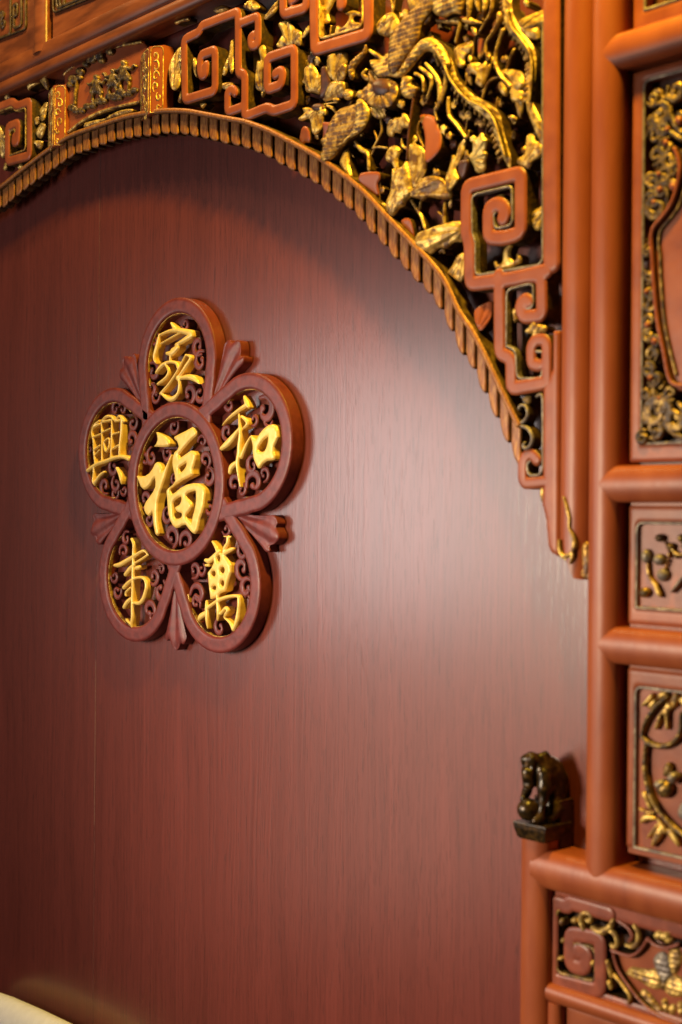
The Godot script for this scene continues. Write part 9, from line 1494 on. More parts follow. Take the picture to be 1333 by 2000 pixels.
		{"n": "openwork_scroll", "m": "bronze_gilt", "e": "old_gilt", "z": [16, 29, 3, 3], "c": 1.8, "p": ["s", [965.3, 132.8, 1.1, 968.2, 128.2, 1.7, 966.6, 123.6, 2.1, 962.4, 122.3, 2.3, 959.2, 124.5, 2.3, 959.1, 127.9, 2.1, 961.3, 129.7, 1.6, 963.6, 129.1, 1.1, 964.3, 127.3, 2.2]]},
		{"n": "openwork_scroll", "m": "bronze_gilt", "e": "old_gilt", "z": [16, 32, 3, 3], "c": 1.8, "p": ["s", [979.9, 435.5, 1.3, 978, 441.6, 2, 972.6, 443.7, 2.5, 968.2, 441, 2.8, 967.7, 436.4, 2.8, 970.7, 433.7, 2.5, 974, 434.3, 2, 975.2, 436.8, 1.3, 974.1, 438.8, 2.6]]},
		{"n": "openwork_scroll", "m": "bronze_gilt", "e": "old_gilt", "z": [16, 32, 3, 3], "c": 1.8, "p": ["s", [967, 308.3, 1.4, 968.8, 314.8, 2.1, 965.1, 319.7, 2.6, 959.6, 319.8, 2.9, 956.6, 315.9, 2.9, 957.7, 311.8, 2.6, 961.1, 310.5, 2.1, 963.6, 312.1, 1.4, 963.7, 314.5, 2.7]]},
		{"n": "openwork_scroll", "m": "brown_lacquer", "e": "old_gilt", "z": [16, 32, 3, 3], "c": 1.8, "p": ["s", [953.8, 331.1, 1, 952.8, 326.3, 1.5, 955.8, 323, 1.9, 959.8, 323.2, 2.1, 961.7, 326.2, 2.1, 960.7, 329.1, 1.9, 958.2, 329.9, 1.5, 956.5, 328.6, 1, 956.5, 326.9, 2]]},
		{"n": "openwork_scroll", "m": "bronze_gilt", "e": "old_gilt", "z": [16, 32, 3, 3], "c": 1.8, "p": ["s", [954.2, 306.1, 1.1, 949.5, 307.8, 1.6, 948, 312.1, 2, 950.3, 315.4, 2.2, 953.9, 315.6, 2.2, 955.9, 313.3, 1.9, 955.4, 310.6, 1.5, 953.3, 309.8, 1.1, 951.8, 310.7, 2]]},
		{"n": "openwork_scroll", "m": "brown_lacquer", "e": "old_gilt", "z": [16, 29, 3, 3], "c": 1.8, "p": ["s", [978.2, 35, 1.2, 972.9, 33.4, 1.7, 971, 28.7, 2.2, 973.4, 24.8, 2.4, 977.4, 24.3, 2.4, 979.8, 26.9, 2.2, 979.3, 29.8, 1.7, 977, 30.9, 1.2, 975.3, 30, 2.2]]},
		{"n": "openwork_scroll", "m": "worn_gilt", "e": "old_gilt", "z": [16, 29, 3, 3], "c": 1.8, "p": ["s", [984.3, 416, 1.3, 988.7, 412, 1.9, 994.1, 413, 2.3, 996.3, 417.4, 2.6, 994.5, 421.3, 2.6, 990.8, 422, 2.3, 988.4, 419.9, 1.8, 988.6, 417.2, 1.3, 990.5, 416.2, 2.4]]},
		{"n": "openwork_scroll", "m": "worn_gilt", "e": "old_gilt", "z": [16, 32, 3, 3], "c": 1.8, "p": ["s", [947.1, 320.2, 1.4, 947, 313.7, 2, 951.6, 310, 2.6, 956.8, 311.2, 2.8, 958.7, 315.5, 2.8, 956.7, 319.1, 2.5, 953.2, 319.6, 2, 951.2, 317.5, 1.4, 951.7, 315.2, 2.6]]},
		{"n": "openwork_scroll", "m": "brown_lacquer", "e": "old_gilt", "z": [16, 32, 3, 3], "c": 1.8, "p": ["s", [949.4, 252.2, 1, 949.6, 247.6, 1.4, 953.1, 245.2, 1.8, 956.7, 246.3, 2, 957.8, 249.5, 2, 956.2, 251.9, 1.8, 953.7, 252.1, 1.4, 952.4, 250.5, 1, 952.9, 248.9, 1.9]]},
		{"n": "openwork_scroll", "m": "bronze_gilt", "e": "old_gilt", "z": [16, 32, 3, 3], "c": 1.8, "p": ["s", [965.3, 178.4, 1.1, 963.7, 173.7, 1.6, 959.4, 172.1, 2, 956, 174.4, 2.2, 955.7, 178, 2.2, 958.1, 180.1, 1.9, 960.7, 179.5, 1.5, 961.6, 177.5, 1.1, 960.7, 176, 2]]},
		{"n": "openwork_scroll", "m": "bronze_gilt", "e": "old_gilt", "z": [16, 32, 3, 3], "c": 1.8, "p": ["s", [963.9, 354.9, 1.4, 957.2, 355.8, 2.1, 952.9, 351.5, 2.6, 953.6, 346, 2.9, 957.8, 343.6, 2.9, 961.7, 345.2, 2.6, 962.6, 348.8, 2.1, 960.6, 351.1, 1.4, 958.3, 350.8, 2.7]]},
		{"n": "openwork_scroll", "m": "bronze_gilt", "e": "old_gilt", "z": [16, 32, 3, 3], "c": 1.8, "p": ["s", [960, 66.9, 1.5, 966.9, 66.4, 2.2, 971.1, 71.2, 2.7, 970, 76.8, 3, 965.5, 79, 3, 961.6, 77, 2.7, 960.9, 73.3, 2.1, 963.1, 71.1, 1.5, 965.5, 71.5, 2.8]]},
		{"n": "openwork_scroll", "m": "bronze_gilt", "e": "old_gilt", "z": [16, 29, 3, 3], "c": 1.8, "p": ["s", [949.1, 237.4, 1.1, 946.8, 242.3, 1.7, 949, 246.7, 2.1, 953.4, 247.4, 2.4, 956.3, 244.8, 2.4, 956, 241.4, 2.1, 953.5, 239.9, 1.7, 951.3, 240.8, 1.1, 950.9, 242.7, 2.2]]},
		{"n": "openwork_scroll", "m": "worn_gilt", "e": "old_gilt", "z": [16, 32, 3, 3], "c": 1.8, "p": ["s", [970.4, 109.2, 1.1, 975.5, 111, 1.7, 979.6, 108.4, 2.1, 980, 104, 2.3, 977.1, 101.4, 2.3, 973.8, 102, 2.1, 972.5, 104.6, 1.6, 973.6, 106.7, 1.1, 975.5, 107, 2.2]]},
		{"n": "openwork_scroll", "m": "worn_gilt", "e": "old_gilt", "z": [16, 29, 3, 3], "c": 1.8, "p": ["s", [1006.9, 407.4, 1, 1007.3, 411.9, 1.4, 1004.3, 414.8, 1.8, 1000.6, 414.1, 2, 999.1, 411.2, 2, 1000.3, 408.6, 1.8, 1002.7, 408.1, 1.4, 1004.2, 409.5, 1, 1004, 411.1, 1.8]]},
		{"n": "openwork_scroll", "m": "bronze_gilt", "e": "old_gilt", "z": [16, 29, 3, 3], "c": 1.8, "p": ["s", [948.2, 128.5, 1.3, 952.6, 133, 2, 958.3, 132.4, 2.5, 961, 128, 2.7, 959.3, 123.7, 2.7, 955.5, 122.7, 2.4, 952.8, 124.7, 1.9, 952.9, 127.5, 1.3, 954.7, 128.8, 2.5]]},
		{"n": "openwork_scroll", "m": "bronze_gilt", "e": "old_gilt", "z": [16, 29, 3, 3], "c": 1.8, "p": ["s", [972.2, 139.4, 1.1, 974.3, 134.9, 1.6, 972.2, 130.8, 2, 968.1, 130, 2.2, 965.4, 132.5, 2.2, 965.7, 135.7, 2, 968, 137.1, 1.6, 970.1, 136.2, 1.1, 970.5, 134.5, 2]]},
		{"n": "openwork_scroll", "m": "brown_lacquer", "e": "old_gilt", "z": [16, 29, 3, 3], "c": 1.8, "p": ["s", [999.5, 390.2, 1.2, 1000.7, 395.9, 1.8, 997.3, 400, 2.3, 992.5, 399.8, 2.5, 990.1, 396.3, 2.5, 991.3, 392.8, 2.3, 994.2, 391.8, 1.8, 996.4, 393.3, 1.2, 996.3, 395.4, 2.3]]},
		{"n": "openwork_scroll", "m": "worn_gilt", "e": "old_gilt", "z": [16, 32, 3, 3], "c": 1.8, "p": ["s", [976.7, 380.9, 1.4, 977.8, 374.2, 2.1, 983.3, 371.3, 2.7, 988.3, 373.6, 3, 989.4, 378.3, 2.9, 986.6, 381.6, 2.6, 983, 381.4, 2.1, 981.4, 378.8, 1.4, 982.3, 376.6, 2.7]]},
		{"n": "openwork_scroll", "m": "brown_lacquer", "e": "old_gilt", "z": [16, 32, 3, 3], "c": 1.8, "p": ["s", [988.9, 436.8, 1.3, 990.8, 431.1, 1.9, 987.8, 426.5, 2.4, 982.9, 426.2, 2.6, 980, 429.5, 2.6, 980.8, 433.2, 2.3, 983.7, 434.6, 1.8, 986, 433.3, 1.3, 986.3, 431.1, 2.4]]},
		{"n": "openwork_scroll", "m": "bronze_gilt", "e": "old_gilt", "z": [16, 32, 3, 3], "c": 1.8, "p": ["s", [1001.7, 402.4, 1.4, 1005, 408.1, 2, 1002.8, 413.6, 2.6, 997.7, 415.1, 2.8, 993.9, 412.2, 2.8, 993.9, 408.1, 2.5, 996.7, 406, 2, 999.5, 406.9, 1.4, 1000.2, 409.1, 2.6]]},
		{"n": "openwork_scroll", "m": "bronze_gilt", "e": "old_gilt", "z": [16, 32, 3, 3], "c": 1.8, "p": ["s", [971.4, 37.8, 1.2, 966.6, 40.4, 1.7, 965.7, 45.4, 2.2, 968.8, 48.6, 2.4, 972.8, 48.2, 2.4, 974.6, 45.3, 2.1, 973.5, 42.5, 1.7, 971.1, 41.9, 1.2, 969.6, 43.2, 2.2]]},
		{"n": "openwork_scroll", "m": "worn_gilt", "e": "old_gilt", "z": [16, 32, 3, 3], "c": 1.8, "p": ["s", [953.5, 413.6, 1.2, 958.3, 417, 1.8, 963.3, 415.4, 2.3, 965, 410.9, 2.5, 962.7, 407.3, 2.5, 959, 407.1, 2.3, 957, 409.4, 1.8, 957.5, 412, 1.2, 959.4, 412.7, 2.3]]},
		{"n": "openwork_scroll", "m": "bronze_gilt", "e": "old_gilt", "z": [16, 32, 3, 3], "c": 1.8, "p": ["s", [990.2, 415.7, 1.4, 992.9, 409.5, 2.1, 998.9, 408, 2.6, 1003.2, 411.5, 2.9, 1003.1, 416.4, 2.9, 999.6, 418.9, 2.6, 996.2, 417.8, 2.1, 995.2, 414.9, 1.4, 996.6, 413, 2.7]]},
		{"n": "openwork_stem", "m": "bronze_gilt", "e": "old_gilt", "z": [18, 36, 3, 3], "c": 1.9, "d": "chase", "p": ["s", [978.4, 437.3, 2.5, 989.2, 416.8, 3.6, 1003.8, 393.5, 4.5]]},
		{"n": "openwork_stem", "m": "bronze_gilt", "e": "old_gilt", "z": [18, 36, 3, 3], "c": 1.9, "d": "chase", "p": ["s", [977.1, 436.5, 2.3, 987.6, 439.8, 2.9]]},
		{"n": "openwork_stem", "m": "bronze_gilt", "e": "old_gilt", "z": [18, 36, 3, 3], "c": 1.9, "d": "chase", "p": ["s", [968, 405.3, 2.7, 986.7, 399.2, 2.9, 1005.1, 386.4, 3.4]]},
		{"n": "openwork_stem", "m": "bronze_gilt", "e": "old_gilt", "z": [18, 36, 3, 3], "c": 1.9, "d": "chase", "p": ["s", [975.1, 369.6, 1.8, 973.9, 352.7, 2.1, 984.7, 338.3, 2.3, 986.2, 313, 2]]},
		{"n": "openwork_stem", "m": "bronze_gilt", "e": "old_gilt", "z": [18, 36, 3, 3], "c": 1.9, "d": "chase", "p": ["s", [961.2, 193.3, 1.8, 959.8, 180.8, 2.3, 962.9, 170.3, 1.8]]},
		{"n": "openwork_stem", "m": "bronze_gilt", "e": "old_gilt", "z": [18, 36, 3, 3], "c": 1.9, "d": "chase", "p": ["s", [973.8, 116.3, 2.3, 969.7, 91.3, 2.5, 977.3, 65.7, 2.5, 997.9, 46, 3, 1018, 40.4, 3.2]]},
		{"n": "red_bud", "m": "red_lacquer", "e": "red_lacquer", "z": [22, 38, 4, 6], "c": 1.8, "p": ["q", [1007.5, 407.3, 1006.6, 404.3, 1004, 402.9, 1000.8, 403.6, 998.1, 406.1, 997.1, 409.5, 998.1, 412.5, 1000.7, 413.9, 1003.9, 413.2, 1006.5, 410.7]]},
		{"n": "red_bud", "m": "red_lacquer", "e": "red_lacquer", "z": [22, 38, 4, 6], "c": 1.8, "p": ["q", [990.1, 400.8, 989.5, 398.8, 987.8, 397.9, 985.7, 398.3, 983.9, 399.9, 983.2, 402.2, 983.9, 404.1, 985.6, 405, 987.7, 404.6, 989.4, 403]]},
		{"n": "red_bud", "m": "red_lacquer", "e": "red_lacquer", "z": [22, 38, 4, 6], "c": 1.8, "p": ["q", [988.8, 385.1, 988.1, 382.9, 986.1, 381.8, 983.7, 382.3, 981.7, 384.1, 980.9, 386.7, 981.6, 389, 983.6, 390.1, 986, 389.6, 988, 387.7]]},
		{"n": "red_bud", "m": "red_lacquer", "e": "red_lacquer", "z": [22, 38, 4, 6], "c": 1.8, "p": ["q", [978.7, 350.7, 978.1, 348.7, 976.3, 347.7, 974.2, 348.1, 972.4, 349.7, 971.8, 351.9, 972.4, 353.9, 974.1, 354.9, 976.3, 354.5, 978, 352.9]]},
		{"n": "red_bud", "m": "red_lacquer", "e": "red_lacquer", "z": [22, 38, 4, 6], "c": 1.8, "p": ["q", [980.8, 332.1, 980, 329.8, 978, 328.7, 975.6, 329.1, 973.5, 330.9, 972.7, 333.5, 973.5, 335.8, 975.5, 336.9, 978, 336.5, 980, 334.7]]},
		{"n": "red_bud", "m": "red_lacquer", "e": "red_lacquer", "z": [22, 38, 4, 6], "c": 1.8, "p": ["q", [1000.5, 332.1, 999.5, 329.1, 996.9, 327.6, 993.7, 328.1, 991, 330.6, 990, 333.9, 991, 337, 993.6, 338.5, 996.8, 337.9, 999.5, 335.5]]},
		{"n": "red_bud", "m": "red_lacquer", "e": "red_lacquer", "z": [22, 38, 4, 6], "c": 1.8, "p": ["q", [972.4, 318.7, 971.7, 316.7, 970, 315.7, 967.8, 316.1, 966.1, 317.6, 965.4, 319.9, 966, 321.9, 967.8, 322.9, 969.9, 322.5, 971.7, 320.9]]},
		{"n": "red_bud", "m": "red_lacquer", "e": "red_lacquer", "z": [22, 38, 4, 6], "c": 1.8, "p": ["q", [963, 214.7, 962.3, 212.7, 960.6, 211.6, 958.4, 211.8, 956.6, 213.3, 956, 215.5, 956.6, 217.5, 958.4, 218.6, 960.5, 218.4, 962.3, 216.9]]},
		{"n": "red_bud", "m": "red_lacquer", "e": "red_lacquer", "z": [22, 38, 4, 6], "c": 1.8, "p": ["q", [965.4, 175.2, 964.7, 172.8, 962.6, 171.5, 960.2, 171.8, 958.1, 173.5, 957.3, 176, 958.1, 178.3, 960.1, 179.6, 962.6, 179.4, 964.6, 177.7]]},
		{"n": "red_bud", "m": "red_lacquer", "e": "red_lacquer", "z": [22, 38, 4, 6], "c": 1.8, "p": ["q", [975.8, 155.3, 974.9, 152.6, 972.7, 151.1, 969.9, 151.4, 967.6, 153.2, 966.7, 156.1, 967.5, 158.7, 969.8, 160.2, 972.6, 159.9, 974.9, 158.1]]},
		{"n": "red_bud", "m": "red_lacquer", "e": "red_lacquer", "z": [22, 38, 4, 6], "c": 1.8, "p": ["q", [969.5, 112.8, 968.8, 110.6, 966.9, 109.4, 964.6, 109.5, 962.7, 111, 962, 113.3, 962.7, 115.5, 964.5, 116.8, 966.8, 116.7, 968.7, 115.1]]},
		{"n": "red_bud", "m": "red_lacquer", "e": "red_lacquer", "z": [22, 38, 4, 6], "c": 1.8, "p": ["q", [981.7, 88.1, 981.1, 86.2, 979.6, 85.1, 977.6, 85.2, 976, 86.5, 975.4, 88.5, 976, 90.4, 977.5, 91.5, 979.5, 91.3, 981.1, 90.1]]},
		{"n": "fruit", "m": "bronze_gilt", "e": "bronze_gilt", "z": [30, 34, 7, 13], "c": 1.6, "p": ["q", [984.8, -74.9, 983.9, -77.4, 981.5, -79.2, 978.3, -80, 975, -79.4, 972.5, -77.6, 971.6, -75.1, 972.5, -72.6, 974.9, -70.8, 978.2, -70.1, 981.5, -70.7, 983.9, -72.4]]},
		{"n": "fruit", "m": "bronze_gilt", "e": "bronze_gilt", "z": [30, 34, 7, 13], "c": 1.6, "p": ["q", [998.8, -85, 998.1, -87.5, 996, -89.3, 993.2, -90, 990.3, -89.5, 988.2, -87.7, 987.4, -85.3, 988.1, -82.8, 990.2, -80.9, 993.1, -80.2, 995.9, -80.8, 998, -82.6]]},
		{"n": "fruit", "m": "silver_gilt", "e": "silver_gilt", "z": [30, 34, 7, 13], "c": 1.6, "p": ["q", [966.3, -96.7, 965.4, -101, 963.1, -104.1, 959.9, -105.4, 956.7, -104.4, 954.3, -101.3, 953.4, -97.1, 954.2, -92.8, 956.6, -89.7, 959.8, -88.5, 963, -89.5, 965.4, -92.5]]},
		{"n": "fruit", "m": "silver_gilt", "e": "silver_gilt", "z": [30, 34, 7, 13], "c": 1.6, "p": ["q", [985.1, -100.3, 984.1, -103.7, 981.4, -106.3, 977.7, -107.4, 973.9, -106.6, 971.1, -104.2, 970, -100.8, 971, -97.3, 973.8, -94.6, 977.5, -93.6, 981.3, -94.4, 984.1, -96.9]]},
		{"n": "fruit", "m": "silver_gilt", "e": "silver_gilt", "z": [30, 34, 7, 13], "c": 1.6, "p": ["q", [990.6, -118, 989.6, -121.9, 986.7, -124.9, 982.7, -126.1, 978.6, -125.2, 975.6, -122.5, 974.5, -118.6, 975.6, -114.7, 978.5, -111.7, 982.5, -110.5, 986.5, -111.4, 989.5, -114.1]]},
		{"n": "fruit", "m": "bronze_gilt", "e": "bronze_gilt", "z": [30, 34, 7, 13], "c": 1.6, "p": ["q", [965.4, -139.7, 964.4, -142.9, 961.8, -145.4, 958.1, -146.4, 954.4, -145.8, 951.7, -143.6, 950.7, -140.5, 951.7, -137.2, 954.3, -134.8, 958, -133.7, 961.7, -134.4, 964.3, -136.6]]},
		{"n": "fruit", "m": "bronze_gilt", "e": "bronze_gilt", "z": [30, 34, 7, 13], "c": 1.6, "p": ["q", [1013.1, -74.7, 1012.4, -77.3, 1010.4, -79.2, 1007.7, -80, 1004.9, -79.3, 1002.9, -77.5, 1002.1, -74.9, 1002.9, -72.3, 1004.8, -70.4, 1007.6, -69.6, 1010.3, -70.3, 1012.3, -72.1]]},
		{"n": "fruit", "m": "bronze_gilt", "e": "bronze_gilt", "z": [30, 34, 7, 13], "c": 1.6, "p": ["q", [1006.1, -95.5, 1005.6, -97.2, 1004, -98.4, 1001.9, -98.9, 999.7, -98.5, 998.1, -97.4, 997.5, -95.8, 998.1, -94.1, 999.7, -92.9, 1001.8, -92.4, 1004, -92.8, 1005.5, -93.9]]},
		{"n": "fruit", "m": "bronze_gilt", "e": "bronze_gilt", "z": [30, 34, 7, 13], "c": 1.6, "p": ["q", [1021.3, -82.6, 1020.4, -85.6, 1017.9, -87.8, 1014.6, -88.6, 1011.2, -87.9, 1008.6, -85.9, 1007.7, -82.9, 1008.6, -79.9, 1011.1, -77.7, 1014.4, -76.9, 1017.8, -77.6, 1020.3, -79.7]]},
		{"n": "fruit_stem", "m": "gilt", "e": "gilt", "z": [30, 36, 3, 4], "c": 1.6, "p": ["s", [962.6, -105.1, 0.8, 964.5, -120.9, 1.2, 973.5, -130.3, 1.7, 978, -139.1, 2.7, 980.6, -143.5, 1.5], "s", [985.2, -79, 0.7, 991.5, -93.7, 0.7, 985.6, -112.6, 0.7], "s", [994, -86.2, 1, 1002.7, -93.4, 1, 1015.4, -93, 1]]},
		{"n": "fruit_stem", "m": "silver_gilt", "e": "silver_gilt", "z": [30, 36, 4, 5], "c": 1.6, "p": ["s", [996.2, -137.4, 1.5, 1003, -129.7, 2.5, 1008.1, -123.5, 2.5, 1016.5, -115.1, 1.9]]},
		{"n": "bamboo_stem", "m": "bronze_gilt", "e": "bronze_gilt", "z": [30, 36, 4, 5], "c": 1.7, "d": "chase", "p": ["s", [963.3, -315.9, 3, 961, -340.3, 3.2, 963.8, -362.7, 3.3, 972.9, -384, 3.3, 989.3, -401.4, 3.3, 1008.2, -413, 3.2, 1031, -421.1, 3.2], "s", [956.5, -309.8, 2.3, 967.8, -317.2, 3.3, 985.5, -318, 3.5, 1001.4, -310.2, 3.2, 1009.2, -297.4, 3.2, 1010.5, -277.4, 2.7], "s", [956.5, -309.8, 1.5, 962.3, -291.9, 3, 976.2, -272.6, 3, 992.2, -258.9, 2]]},
		{"n": "bamboo_leaf", "m": "gilt", "e": "gilt", "z": [30, 36, 3, 4], "c": 1.6, "p": ["q", [955.4, -274.3, 962.8, -265.2, 971.6, -256.7, 970.2, -264.4, 961.4, -273]]},
		{"n": "bamboo_leaf", "m": "gilt", "e": "gilt", "z": [30, 36, 3, 4], "c": 1.6, "p": ["q", [964.4, -275.2, 969.5, -267, 977.6, -263.6, 973.3, -274.2]]},
		{"n": "bamboo_leaf", "m": "gilt", "e": "gilt", "z": [30, 36, 3, 4], "c": 1.6, "p": ["q", [977.6, -261.1, 982, -255, 992.2, -255.1, 983.5, -263]]},
		{"n": "bamboo_leaf", "m": "gilt", "e": "gilt", "z": [30, 36, 3, 4], "c": 1.6, "p": ["q", [982.2, -280.7, 988, -271.3, 992.3, -265.8, 999.6, -271.2, 993.9, -276.8, 992.6, -297, 989.7, -296.1, 988.1, -282.5]]},
		{"n": "bamboo_leaf", "m": "gilt", "e": "gilt", "z": [30, 36, 3, 4], "c": 1.6, "p": ["q", [975, -300.5, 977.9, -287.5, 983.7, -278, 980.9, -292.2]]},
		{"n": "bamboo_leaf", "m": "gilt", "e": "gilt", "z": [30, 36, 3, 4], "c": 1.6, "p": ["q", [996.6, -264, 1000.9, -254.9, 1006.7, -258, 1001.1, -271]]},
		{"n": "bamboo_leaf", "m": "gilt", "e": "gilt", "z": [30, 36, 3, 4], "c": 1.6, "p": ["q", [1006.7, -260.5, 1020.9, -252.7, 1021, -265.1, 1012.5, -267.3]]},
		{"n": "bamboo_leaf", "m": "gilt", "e": "gilt", "z": [30, 36, 3, 4], "c": 1.6, "p": ["q", [957.9, -377.6, 963.9, -375.4, 971.5, -393.1, 967.1, -393.8]]},
		{"n": "bamboo_leaf", "m": "gilt", "e": "gilt", "z": [30, 36, 3, 4], "c": 1.6, "p": ["q", [951.3, -395.2, 967.1, -396.4, 977.5, -397.1, 964.1, -400.7]]},
		{"n": "bamboo_leaf", "m": "gilt", "e": "gilt", "z": [30, 36, 3, 4], "c": 1.6, "p": ["q", [955.3, -413.6, 959.7, -402.7, 968.6, -399.9, 979, -404.4, 967.2, -407.7]]},
		{"n": "bamboo_leaf", "m": "gilt", "e": "gilt", "z": [30, 36, 3, 4], "c": 1.6, "p": ["q", [964.4, -429.8, 973.2, -415.5, 982, -406.4, 977.7, -418.5]]},
		{"n": "bamboo_leaf", "m": "gilt", "e": "gilt", "z": [30, 36, 3, 4], "c": 1.6, "p": ["q", [972, -438.5, 974.8, -422.8, 982, -411.4, 988, -415.4, 983.7, -426.2]]},
		{"n": "bamboo_leaf", "m": "gilt", "e": "gilt", "z": [30, 36, 3, 4], "c": 1.6, "p": ["q", [990.9, -414.9, 999.6, -412, 1006.8, -420.7, 1010.5, -431.1, 1002.6, -427.7]]},
		{"n": "bamboo_leaf", "m": "gilt", "e": "gilt", "z": [30, 36, 3, 4], "c": 1.6, "p": ["q", [979, -403.2, 989.4, -410.1, 993.8, -418.1, 985, -417.2]]},
		{"n": "fruit", "m": "bronze_gilt", "e": "bronze_gilt", "z": [30, 35, 9, 14], "c": 1.8, "p": ["q", [1000, -365.9, 997.9, -372.3, 992.5, -377, 985.6, -378.2, 980, -375.2, 977.8, -369.4, 979.9, -362.8, 985.4, -358.1, 992.3, -357.1, 997.8, -360]]},
		{"n": "fruit", "m": "silver_gilt", "e": "silver_gilt", "z": [30, 39, 8, 12], "c": 1.8, "p": ["q", [991.8, -360.9, 990.4, -364.5, 986.8, -367.2, 982.3, -367.9, 978.6, -366.3, 977.1, -363.2, 978.5, -359.6, 982.2, -356.9, 986.7, -356.2, 990.4, -357.7], "q", [1008.7, -350.8, 1007.5, -355, 1004.1, -357.9, 999.8, -358.6, 996.3, -356.7, 994.9, -352.9, 996.2, -348.8, 999.7, -345.8, 1003.9, -345.2, 1007.4, -347.1]]},
		{"n": "bamboo_leaf", "m": "bronze_gilt", "e": "bronze_gilt", "z": [30, 36, 4, 6], "c": 1.8, "p": ["q", [987.3, -352.8, 988.7, -340.1, 994.5, -335.5, 998.9, -342.3, 994.6, -350.5]]},
		{"n": "bamboo_leaf", "m": "silver_gilt", "e": "silver_gilt", "z": [30, 36, 4, 6], "c": 1.8, "p": ["q", [1008, -395.6, 1009.3, -383, 1019.3, -375.2, 1019.5, -399.8]]},
		{"n": "corner_fret", "m": "dark_red_lacquer", "e": "old_gilt", "z": [24, 37, 2, 4], "c": 2.2, "p": ["l", [913, -530.2, 9, 853.3, -529.5, 9, 850.9, -535.2, 9, 827.2, -533.9, 9, 828.3, -630.9, 9, 900.9, -626.5, 9, 900.3, -562.4, 9, 854.5, -566.9, 9, 854.9, -607, 9, 878, -606.3, 9, 881, -586.3, 9, 871.5, -583.5, 9, 868.3, -588.1, 9]]},
		{"n": "gilt_edge", "m": "bronze_gilt", "e": "gilt", "z": [30, 37.5, 1.2, 1.6], "c": 1.6, "u": "last", "p": ["l", [905.3, -532, 1.8, 855.8, -533.5, 1.8, 854.2, -540.3, 1.8, 833.9, -541, 1.8, 834.7, -620.7, 1.8, 893.8, -617.5, 1.8, 893.4, -576.8, 1.8, 865, -577.3, 1.8], "l", [861, -577, 1.8, 862, -589.7, 1.8, 867.6, -596.1, 1.8, 873.1, -589.5, 1.8]]},
		{"n": "cloud_scroll", "m": "gilt", "e": "gilt", "z": [26, 37, 4, 5], "c": 1.7, "p": ["s", [875.9, -556.7, 3.3, 871.1, -547.5, 3.9, 874.2, -538.4, 3.9, 882.8, -535.8, 3.3, 887.6, -539.8, 2.8, 883.7, -545.9, 2.8, 879.8, -544.2, 2.3], "s", [888.5, -552.4, 2.8, 901, -554.6, 4.3, 913.2, -546.7, 4.3, 919.2, -536.4, 3.5], "s", [913.2, -549.2, 3, 922.4, -553.3, 3, 925.5, -562.6, 3.3, 921, -568.8, 2.8, 916.4, -566.1, 2], "s", [949.2, -535.7, 2.5, 955.1, -543, 3, 953.8, -555.8, 3.2, 945, -561.6, 2.7, 937.5, -561, 1.8]]},
		{"n": "cloud_scroll", "m": "gilt", "e": "gilt", "z": [26, 36.5, 4, 5], "c": 1.7, "p": ["s", [910.5, -587.8, 2.5, 913.7, -595.9, 3.3, 916.8, -603.9, 3]]},
		{"n": "cloud_scroll", "m": "gilt", "e": "gilt", "z": [26, 36.5, 4, 5], "c": 1.7, "p": ["s", [913.8, -612.3, 3.3, 916.2, -618, 2.8]]},
		{"n": "cloud_scroll", "m": "gilt", "e": "gilt", "z": [26, 36.5, 4, 5], "c": 1.7, "p": ["s", [921.4, -601.5, 2, 933.5, -610.8, 2.5, 944.1, -620.5, 2.5, 942.7, -628.4, 3]]},
		{"n": "cloud_scroll", "m": "gilt", "e": "gilt", "z": [26, 36.5, 4, 5], "c": 1.7, "p": ["q", [846.4, -555.1, 845.7, -558.3, 843.6, -560.7, 841, -561.3, 838.8, -559.9, 838, -557.1, 838.8, -553.8, 840.9, -551.4, 843.5, -550.8, 845.6, -552.2]]},
		{"n": "cloud_scroll", "m": "gilt", "e": "gilt", "z": [26, 36.5, 4, 5], "c": 1.7, "p": ["q", [847.7, -599.8, 846.6, -602, 843.7, -604, 840.1, -604.9, 837.2, -604.4, 836, -602.7, 837.1, -600.4, 840, -598.5, 843.7, -597.6, 846.6, -598.1]]},
		{"n": "cloud_scroll", "m": "gilt", "e": "gilt", "z": [26, 36.5, 4, 5], "c": 1.7, "p": ["q", [849.1, -577.3, 848.3, -579.8, 846.2, -581.7, 843.6, -582.3, 841.5, -581.4, 840.7, -579.3, 841.5, -576.8, 843.6, -574.9, 846.2, -574.3, 848.3, -575.2]]},
		{"n": "cloud_scroll", "m": "gilt", "e": "gilt", "z": [26, 36.5, 4, 5], "c": 1.7, "p": ["q", [867, -548.4, 866, -551.2, 863.3, -553.5, 859.9, -554.2, 857.2, -553.3, 856.1, -550.9, 857.1, -548.1, 859.8, -545.9, 863.2, -545.1, 865.9, -546.1]]},
		{"n": "cloud_scroll", "m": "gilt", "e": "gilt", "z": [26, 36.5, 4, 5], "c": 1.7, "p": ["q", [893.8, -594.6, 893, -597.3, 891, -599.4, 888.5, -600.1, 886.5, -599, 885.7, -596.7, 886.4, -593.9, 888.4, -591.8, 890.9, -591.2, 893, -592.2]]},
		{"n": "bat_outline", "m": "dark_red_lacquer", "e": "old_gilt", "z": [24, 37, 3, 4], "c": 2, "p": ["s", [916.5, -572.4, 2, 931.7, -573.7, 2, 946.6, -571.9, 2, 959.7, -560.5, 2, 968.3, -546.1, 2], "s", [968.3, -546.1, 2, 977.1, -551.3, 2, 992.8, -551.8, 2, 1009.6, -543.4, 1.9], "s", [918, -572, 1.8, 925.8, -592.8, 1.8, 942.5, -609.7, 1.7, 961.8, -624.3, 2, 985.1, -632.6, 2.2, 1014.7, -632.7, 2.2], "s", [925.2, -535, 2, 940.3, -540.3, 2.2, 946.3, -548.9, 2.5, 942, -556.1, 1.7]]},
